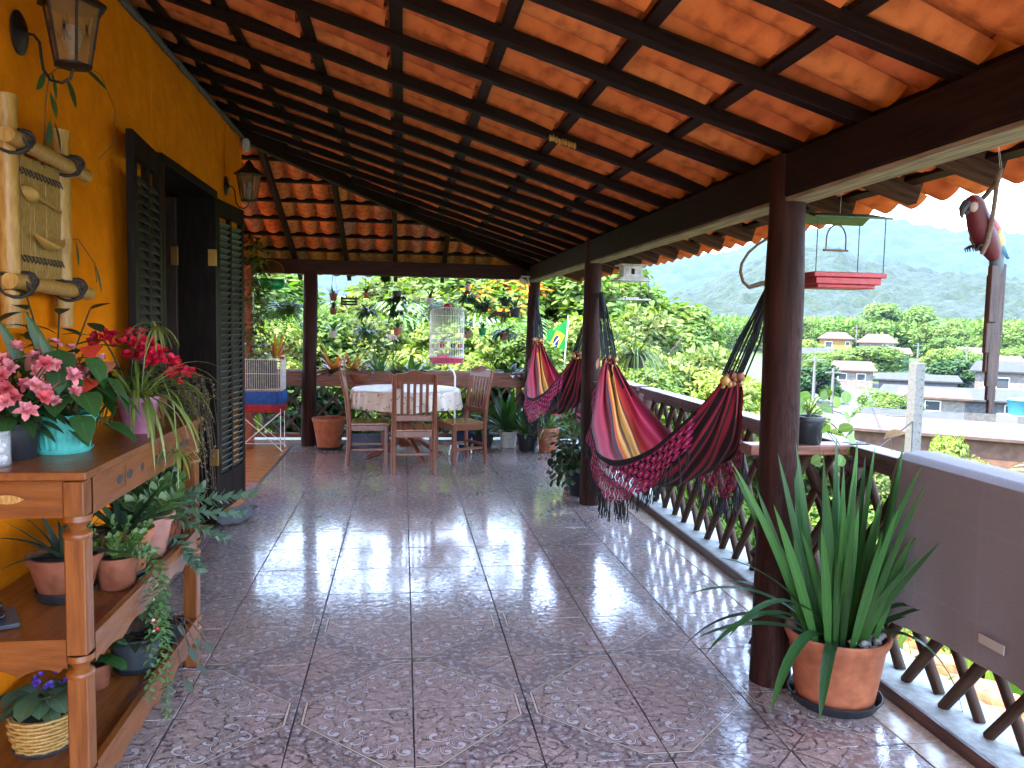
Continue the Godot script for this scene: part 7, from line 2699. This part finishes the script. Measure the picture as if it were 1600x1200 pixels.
	palm("small palm at the right edge beyond the towel", P(7.6, ground_at(7.6, 8.8), 8.8), 3.4, 1.5, "palm")
	palm("low palm on the bank right of the concrete pole", P(10.4, ground_at(10.4, 11.4), 11.4), 2.4, 1.5, "palm")
	strap_clump("clump of long upright banana like leaves just beyond the towel", "banana_clump", P(5.6, ground_at(5.6, 6.6), 6.6), 16, 2.6, 0.34, [Color(0.22, 0.32, 0.06)], 0.9, 1.5, 1, 0.5)
	strap_clump("broad fresh green leaves below the ledge under the towel", "ground_lily", P(3.6, ground_at(3.6, 2.6) + 0.8, 2.6), 30, 0.9, 0.09, [Color(0.16, 0.30, 0.05)], 0.5, 1.4, 1, 1.0)
	# grass on the bank, uncountable
	var gm := MultiMesh.new()
	gm.transform_format = MultiMesh.TRANSFORM_3D
	gm.use_colors = true
	gm.mesh = leaf_clump(3, 401)
	gm.instance_count = 5200
	rng.seed = 402
	for i in 5200:
		var x := rf(2.6, 16.0) if i % 3 else rf(-6.0, 6.0)
		var d := rf(0.5, 22.0) if i % 3 else rf(10.2, 20.0)
		var s := rf(0.6, 1.3)
		gm.set_instance_transform(i, Transform3D(Basis(Vector3.UP, rf(0, TAU)).scaled(Vector3.ONE * s), P(x, ground_at(x, d), d)))
		gm.set_instance_color(i, Color(rf(0.6, 1.2), rf(0.8, 1.2), rf(0.4, 0.9)))
	var gi := MultiMeshInstance3D.new()
	gi.name = "bank_grass"
	gi.multimesh = gm
	gi.material_override = foliage("grass", Color(0.19, 0.26, 0.06), 0.9)
	add_child(gi)
	tag(gi, "tufts of long grass on the bank below the railing", "grass", "", "stuff")
	# the lower tiled roof outside the ledge
	var lr := thing("lower_roof", "weathered lower tiled roof just outside the railing ledge", "roof")
	var b := MB.new()
	b.bar(P(2.45, -0.62, 3.2), P(4.05, -1.08, 3.2), 7.4, 0.06, 0.005)
	part("roof_deck", b, mats.dark_wood, lr)
	var mesh := roof_tile_mesh(0.455)
	for j in 36:
		for i in 4:
			var x := 2.40 + 0.41 * i
			var t := Transform3D(Basis(Vector3.BACK, -atan(0.29) + 0.05 + rf(-0.01, 0.01)), P(x, -0.53 - (x - 2.4) * 0.29 + rf(-0.004, 0.004), -0.3 + 0.2 * j))
			put("roof_tile", mesh, mats["clay%d" % [3, 3, 2, 0][rng.randi() % 4]], lr, t)
	b = MB.new()
	b.box(P(2.30, -0.5, 4.3), Vector3(0.03, 0.9, 11.4), 0.004)
	tag(part("ledge_wall", b, mats.white_paint, self), "", "", "", "structure")
	# flag and white post
	var f := thing("flag", "green flag with a yellow lozenge and a blue disc on a thin white pole", "flag", P(2.36, 0, 12.0))
	b = MB.new()
	b.tube([Vector3(0.07, 0.2, 0), Vector3(0.12, 1.0, 0), Vector3(0.16, 1.66, 0)], 0.008, 6)
	part("pole", b, mats.white_wire, f)
	var fc := func(x: float, y: float) -> Color:
		var u := absf(x - 0.5)
		var v := absf(y - 0.5)
		if Vector2(u * 1.43, v).length() < 0.23:
			return Color(0.88, 0.88, 0.85) if absf((y - 0.46) - 0.25 * (x - 0.5)) < 0.03 else Color(0.03, 0.09, 0.36)
		if u / 0.42 + v / 0.40 < 1.0: return Color(0.9, 0.78, 0.06)
		return Color(0.0, 0.46, 0.16)
	var fm := StandardMaterial3D.new()
	fm.resource_name = "flag_cloth"
	fm.albedo_texture = picture(160, 112, fc)
	fm.roughness = 0.8
	fm.backlight_enabled = true
	fm.backlight = Color(0.6, 0.6, 0.6)
	b = MB.new()
	var ff := func(s: float, u: float) -> Vector3:
		var p := Vector3(0.155, 1.62, 0).lerp(Vector3(0.12, 1.13, 0), u)
		return p + Vector3(-0.33 * s, -0.34 * s + 0.16 * s * s + 0.02 * sin(s * 7.0), 0.05 * sin(s * 8.0 + u * 2.5) * s)
	b.sheet(24, 14, ff)
	part("cloth", b, fm, f)
	b = MB.new()
	b.box(P(5.5, 1.0, 20.0), Vector3(0.16, 2.2, 0.16), 0.02)
	tag(part("garden_post", b, mats.white_paint, self), "short white post standing among the bushes right of the middle post", "post")

func palm(label: String, at: Vector3, h: float, r: float, called := "palm_tree"):
	var t := thing(called, label, "palm tree", at)
	var b := MB.new()
	b.tube([Vector3(0, 0, 0), Vector3(0.03 * h, h * 0.5, 0), Vector3(0.02 * h, h * 0.85, 0)], [0.05 * h, 0.04 * h, 0.03 * h], 8)
	part("trunk", b, mats.bark, t)
	b = MB.new()
	for i in 16:
		var a := i * 2.4
		var d := spin(a, rf(0.1, 1.1))
		var p := Vector3(0.02 * h, h * 0.85, 0)
		for k in 12:
			d = (d + Vector3(0, -0.16, 0)).normalized()
			p += d * r / 12.0
			var side := d.cross(Vector3.UP).normalized()
			for s: float in [-1.0, 1.0]:
				b.col = tone(Color(0.17, 0.28, 0.05), 0.3)
				b.leaf(p, (side * s + d * 0.6 + Vector3(0, -0.2, 0)).normalized(), side.cross(d), r * 0.36 * (1.15 - k / 12.0), r * 0.035, 0.6, 0, 0.1, 3)
	part("crown", b, mats.leaf, t)

# ---------------------------------------------------------------- the village
func village_house(called: String, label: String, at: Vector3, w: float, dp: float, h: float, rise: float, wall: Material, roof: Material, wins: Array, hip := 0.3):
	var t := thing(called, label, "house", at, "", -atan2(at.x, -at.z))
	var b := MB.new()
	b.box(Vector3(0, h * 0.5 - 0.6, 0), Vector3(w, h + 1.2, dp), 0.02)
	part("wall", b, wall, t)
	b = MB.new()
	var o := 0.5
	var e := [Vector3(-w * 0.5 - o, h, dp * 0.5 + o), Vector3(w * 0.5 + o, h, dp * 0.5 + o), Vector3(w * 0.5 + o, h, -dp * 0.5 - o), Vector3(-w * 0.5 - o, h, -dp * 0.5 - o)]
	var r0 := Vector3(-w * 0.5 - o + w * hip, h + rise, 0)
	var r1 := Vector3(w * 0.5 + o - w * hip, h + rise, 0)
	for f in [[e[0], e[1], r1, r0], [e[2], e[3], r0, r1], [e[1], e[2], r1, r1], [e[3], e[0], r0, r0]]:
		var m := ((f[1] as Vector3) - (f[0] as Vector3)).cross((f[2] as Vector3) - (f[0] as Vector3)).normalized()
		if m.y < 0.0: m = -m
		var q := []
		for p in f: q.append(b.add(p, m))
		b.tri(q[0], q[1], q[2])
		if f[2] != f[3]: b.tri(q[0], q[2], q[3])
	b.box(Vector3(0, h - 0.08, 0), Vector3(w + 1.0, 0.14, dp + 1.0), 0.02)
	part("roof", b, roof, t)
	for q in wins:
		b = MB.new()
		b.box(Vector3(q[0] * w, q[1], dp * 0.5 + 0.02), Vector3(q[2] + 0.2, q[3] + 0.2, 0.06), 0.01)
		var wn := part("window", b, mats.white_paint, t)
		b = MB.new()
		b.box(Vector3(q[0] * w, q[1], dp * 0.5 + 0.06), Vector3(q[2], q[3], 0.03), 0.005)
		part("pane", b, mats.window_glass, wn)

func make_village():
	var tile_roof := M("village_tiles", L(0.11, 0.055, 0.036), 0.85, mats.mottle, Vector3(0.4, 0.4, 0.4))
	var sheet_roof := M("village_sheets", L(0.034, 0.034, 0.034), 0.85, mats.mottle, Vector3(0.25, 0.25, 0.25))
	var rust := M("rust_roof", L(0.09, 0.05, 0.035), 0.85, mats.mottle, Vector3(0.3, 0.3, 0.3))
	var yellow := M("yellow_wall", L(0.3, 0.18, 0.04), 0.85, mats.mottle, Vector3(0.4, 0.4, 0.4))
	var cream := M("cream_wall", L(0.20, 0.17, 0.14), 0.85, mats.mottle, Vector3(0.4, 0.4, 0.4))
	var green := M("green_wall", L(0.03, 0.11, 0.07), 0.85, mats.mottle, Vector3(0.4, 0.4, 0.4))
	var grey := M("grey_wall", L(0.12, 0.115, 0.115), 0.9, mats.mottle, Vector3(0.4, 0.4, 0.4))
	var salmon := M("salmon_wall", L(0.15, 0.072, 0.043), 0.9, mats.mottle, Vector3(0.3, 0.3, 0.3))
	village_house("yellow_house", "yellow house with a tiled roof on the village hillside right of the near post", P(86.8, -3.0, 150), 6.0, 6, 2.9, 1.3, yellow, tile_roof, [[-0.22, 1.7, 1.2, 1.0], [0.36, 1.9, 0.7, 0.7]])
	village_house("tiled_house", "cream house with a broad pale tiled roof left of the big village tree", P(89.5, -3.0, 140), 6.4, 6, 2.4, 1.6, cream, tile_roof, [[0.28, 1.5, 1.6, 1.2]])
	village_house("green_house", "small green and white house with a tiled roof below the big village tree", P(79.8, -3.9, 120), 4.4, 5, 1.9, 0.9, green, tile_roof, [[0.0, 1.25, 2.2, 0.8]], 0.1)
	village_house("open_shed", "low dark shed with a pale sheet roof behind the concrete pole", P(52.6, -5.0, 75), 7.0, 5, 1.7, 0.5, grey, sheet_roof, [], 0.05)
	village_house("long_shed", "long shed with a big pale sheet roof behind the macaw's tail", P(51.0, -6.2, 66), 13.0, 9, 2.0, 0.7, grey, sheet_roof, [[-0.2, 1.2, 2.2, 0.8], [0.3, 1.2, 1.5, 0.8]], 0.02)
	village_house("low_shed", "low shed with a sloping pale roof left of the concrete pole", P(30.6, -5.2, 44), 4.6, 4, 1.5, 0.5, grey, sheet_roof, [[0.2, 1.1, 2.0, 0.7]], 0.02)
	village_house("small_white_house", "small white walled house with rust roof right of the concrete pole", P(43.6, -5.3, 60), 4.5, 4, 1.6, 0.6, cream, rust, [[0.0, 0.9, 1.0, 0.7]], 0.05)
	village_house("white_house", "white house at the right edge of the village", P(62.0, -5.0, 72), 8.0, 6, 2.8, 0.9, cream, sheet_roof, [[-0.2, 1.6, 1.0, 1.0]], 0.05)
	village_house("far_white_house", "tiny white house high at the foot of the wooded hill", P(200.0, 0.0, 272), 9.0, 6, 3.0, 1.2, cream, sheet_roof, [], 0.05)
	village_house("left_white_house", "white house behind the trees beside the near post", P(62.0, -4.6, 112), 5.0, 5, 2.6, 0.8, cream, sheet_roof, [[0.1, 1.4, 0.9, 0.9]], 0.05)
	village_house("salmon_building", "long salmon building with a flat roof below the macaw's tail", P(31.0, -6.4, 39.5), 11.0, 6, 2.6, 0.5, salmon, rust, [], 0.02)
	village_house("hill_house", "small house with rust roof between the trees right of the palm", P(92.0, -4.2, 118), 5.0, 5, 2.4, 1.0, cream, rust, [[0.0, 1.4, 0.9, 0.8]], 0.2)
	var more := [
		["cottage", "low cottage with a brown tiled roof in the trees above the pale road", 58.0, 96.0, 5.0, 2.2, cream, tile_roof],
		["cottage", "cottage with a pale roof between the dark tree and the two poles", 70.0, 90.0, 4.6, 2.2, cream, sheet_roof],
		["cottage", "salmon cottage with a tiled roof right of the macaw's tail", 86.0, 104.0, 5.4, 2.4, salmon, tile_roof],
		["cottage", "grey roofed cottage behind the long shed near the right edge", 66.0, 78.0, 5.0, 2.2, grey, sheet_roof],
		["cottage", "tiled cottage high on the slope left of the palm tree", 118.0, 166.0, 6.0, 2.6, cream, tile_roof],
		["cottage", "rust roofed cottage on the slope above the pale cottage", 96.0, 122.0, 5.0, 2.4, cream, rust],
	]
	for q in more:
		village_house(q[0], q[1], P(q[2], ground_at(q[2], q[3]), q[3]), q[4], 4.5, q[5], 1.1, q[6], q[7], [[-0.22, q[5] * 0.6, 0.9, 0.8], [0.22, q[5] * 0.6, 0.9, 0.8]], 0.15)
	# the pale road
	var b := MB.new()
	var rf2 := func(s: float, u: float) -> Vector3:
		var x := lerpf(30.0, 62.0, s)
		var d := lerpf(56.0, 98.0, s) + (u - 0.5) * 9.0
		return P(x, ground_at(x, d) + 0.08, d)
	b.sheet(30, 3, rf2)
	tag(part("road", b, M("pale_road", L(0.10, 0.095, 0.085), 0.9, mats.mottle, Vector3(0.2, 0.2, 0.2)), self), "", "", "", "structure")
	# trees between the houses
	var g := "village trees"
	var list := [
		["village_tree", "biggest broad tree, crowning the village", "lime", 113.0, 168.0, 8.5, 12.5, 1.5],
		["village_tree", "pale tree at the left side of the big village tree", "lime", 104.0, 164.0, 5.0, 7.5, 1.5],
		["village_tree", "pale tree on the right slope below the big village tree", "lime", 103.0, 140.0, 5.2, 8.5, 1.0],
		["village_tree", "tree left of the yellow house beside the near post", "mid", 82.5, 156.0, 4.0, 8.0, 1.5],
		["village_tree", "yellow green tree in front of the yellow house", "yellow", 74.0, 138.0, 3.2, 4.4, 0.5],
		["village_tree", "wide lime green tree below the two tiled houses", "lime", 66.0, 105.0, 6.0, 5.4, 0.5],
		["village_tree", "lime green tree below the yellow house", "lime", 60.0, 106.0, 4.0, 4.2, 0.5],
		["village_tree", "round bright bush left of the concrete pole", "lime", 33.0, 50.0, 2.4, 3.4, 0.0, -5.4],
		["village_tree", "dark tree behind the long shed", "dark", 66.0, 87.0, 3.6, 4.6, 0.2],
		["village_tree", "light tree above the dark tree behind the long shed", "lime", 74.0, 98.0, 3.6, 5.6, 0.6],
		["village_tree", "dark trees at the foot of the near post's right edge", "dark", 42.5, 77.0, 3.4, 4.6, 0.0],
		["village_tree", "tree right of the macaw's tail above the white house", "lime", 104.0, 124.0, 6.5, 8.5, 0.8],
		["village_tree", "lime tree at the right edge above the white house", "lime", 94.0, 108.0, 4.6, 5.2, 0.5],
		["village_tree", "tree left of the palm on the village slope", "mid", 98.0, 130.0, 4.4, 5.4, 0.6],
		["village_tree", "bright bush right of the macaw's tail before the long shed", "lime", 53.0, 62.0, 2.4, 2.6, 0.0],
		["village_tree", "dark green tree at the right edge beside the long shed", "mid", 52.5, 58.0, 2.6, 3.8, 0.2],
		["village_tree", "yellowish tree between the green house and the shed", "yellow", 78.0, 106.0, 3.0, 4.4, 0.5],
		["village_tree", "lime tree right of the palm tree", "lime", 116.0, 142.0, 5.0, 6.4, 0.6],
	]
	for q in list:
		tree(q[0], q[1], q[2], q[3], q[4], q[5], q[6], q[7], "tree", g, q[8] if q.size() > 8 else null)
	rng.seed = 91
	# a belt of woods where the village meets the hill
	var mm := MultiMesh.new()
	mm.transform_format = MultiMesh.TRANSFORM_3D
	mm.use_colors = true
	mm.mesh = leaf_clump(4, 411)
	var n := 44000
	mm.instance_count = n
	for i in n:
		var k := i / 60
		var hs := sin(k * 127.1) * 43758.5453
		var h2 := sin(k * 311.7) * 24634.6345
		var a := deg_to_rad(lerpf(8.0, 62.0, hs - floorf(hs)))
		var r := lerpf(185.0, 330.0, h2 - floorf(h2))
		var o := Vector3(rf(-1, 1), rf(-0.6, 1), rf(-1, 1)).normalized() * pow(rng.randf(), 0.3)
		var x := r * sin(a)
		var d := r * cos(a)
		var s := rf(4.0, 7.5)
		mm.set_instance_transform(i, Transform3D(Basis(Vector3.UP, rf(0, TAU)).scaled(Vector3.ONE * s), P(x, ground_at(x, d) + 3.0, d) + o * Vector3(5.0, 4.0, 5.0)))
		var c := 0.75 + 0.5 * (h2 * 3.7 - floorf(h2 * 3.7))
		mm.set_instance_color(i, Color(c * rf(0.9, 1.2), c, c * rf(0.7, 1.0)))
	var mi := MultiMeshInstance3D.new()
	mi.name = "far_woods"
	mi.multimesh = mm
	mi.material_override = foliage("woods", Color(0.10, 0.17, 0.04), 0.8)
	add_child(mi)
	tag(mi, "belt of woods between the village and the wooded hill", "woods", "", "stuff")
	palm("tall palm standing out of the village trees left of the macaw's tail", P(110.5, ground_at(110.5, 150.0), 150.0), 8.0, 3.4)
	# concrete poles and wires
	var t := thing("concrete_pole", "grey concrete utility pole with a row of holes, cut off flat at the top", "utility pole", P(9.8, ground_at(9.8, 14.0), 14.0), "", 0.1)
	var top := 0.92 - ground_at(9.8, 14.0)
	b = MB.new()
	b.box(Vector3(0, top * 0.5, 0), Vector3(0.21, top, 0.21), 0.012)
	var pb := part("shaft", b, mats.pole_concrete, t)
	for k in 9:
		b = MB.new()
		b.lathe([Vector2(0, 0.0), Vector2(0.013, 0.0), Vector2(0.013, 0.004), Vector2(0, 0.004)], 10, Transform3D(Basis(Vector3(1, 0, 0), Vector3(0, 0, 1), Vector3(0, -1, 0)), Vector3(0.04, top - 0.14 - k * 0.17, 0.1045)))
		part("bolt_hole", b, mats.black_iron, pb)
	g = "thin poles in the village"
	for q in [[38.5, 70.0, 5.6, "thin white pole left of the pale road nearest the near post"], [40.4, 70.0, 4.4, "thin white pole at the left edge of the pale road"], [77.0, 110.0, 5.0, "thin pole with a crossbar right above the concrete pole"], [73.5, 95.0, 5.4, "left one of two poles beside the dark tree"], [76.5, 95.0, 5.6, "right one of two poles beside the dark tree"], [90.0, 148.0, 7.0, "tall thin pole right of the yellow house"]]:
		var y := ground_at(q[0], q[1])
		t = thing("village_pole", q[3], "pole", P(q[0], y, q[1]), g)
		b = MB.new()
		b.tube([Vector3.ZERO, Vector3(0, q[2], 0)], [0.17, 0.11], 8)
		part("shaft", b, mats.pole_concrete, t)
		b = MB.new()
		b.box(Vector3(0, q[2] - 0.4, 0), Vector3(1.6, 0.14, 0.14), 0.02)
		part("crossbar", b, mats.pole_concrete, t)
	b = MB.new()
	for k in 3:
		var path := []
		for i in 15:
			var s := i / 14.0
			path.append(P(lerpf(9.8, 36.0, s), lerpf(0.4 - k * 0.25, -2.2, s) - 1.0 * sin(PI * s), lerpf(14.0, 58.0, s)))
		b.tube(path, 0.012, 4, false)
	var path2 := []
	for i in 15:
		var s := i / 14.0
		path2.append(P(lerpf(9.7, 4.6, s), lerpf(-0.2, -1.3, s) - 0.5 * sin(PI * s), lerpf(13.9, 12.0, s)))
	b.tube(path2, 0.014, 5, false)
	tag(part("utility_wires", b, mats.black_iron, self), "thin sagging wires running from the concrete pole to the village", "wires")
	t = thing("water_tank", "round blue water tank beside the long shed at the right edge", "water tank", P(46.5, -4.6, 54.0))
	b = MB.new()
	b.lathe([Vector2(0, 0), Vector2(0.75, 0), Vector2(0.9, 1.05), Vector2(0.95, 1.1), Vector2(0.9, 1.2), Vector2(0, 1.35)], 20)
	part("tank", b, M("tank_blue", L(0.03, 0.16, 0.2), 0.5), t)
	b = MB.new()
	b.box(Vector3(0, -0.5, 0), Vector3(2.2, 1.0, 2.2), 0.02)
	part("stand", b, mats.pole_concrete, t)

func make_small_things():
	# a small weed in the floor joint by the near post
	var t := thing("floor_weed", "tiny green weed growing at the foot of the near post", "weed", P(1.70, 0.0, 3.05))
	var b := MB.new()
	for i in 7:
		b.col = tone(Color(0.08, 0.2, 0.04), 0.3)
		b.leaf(Vector3.ZERO, spin(rf(0, TAU), rf(0.2, 1.3)), Vector3.UP, rf(0.03, 0.07), 0.022, 0.5, 3, 0.15, 3)
	part("leaves", b, mats.leaf, t)
	# leaf lying on the railing
	t = thing("dry_leaf", "curled brown dry leaf standing on the outer railing right of the potted plant", "leaf", P(2.14, 0.985, 3.2))
	b = MB.new()
	b.col = Color(0.42, 0.22, 0.08)
	b.leaf(Vector3(-0.04, 0.06, 0), Vector3(1, 0.5, 0.2), Vector3(0, 1, 0.5), 0.10, 0.05, 0.3, 0, 0.5, 5)
	b.tube([Vector3(0, 0.0, 0), Vector3(-0.005, 0.05, 0.0), Vector3(-0.02, 0.075, 0)], 0.0018, 5)
	part("blade", b, mats.dull_leaf, t)
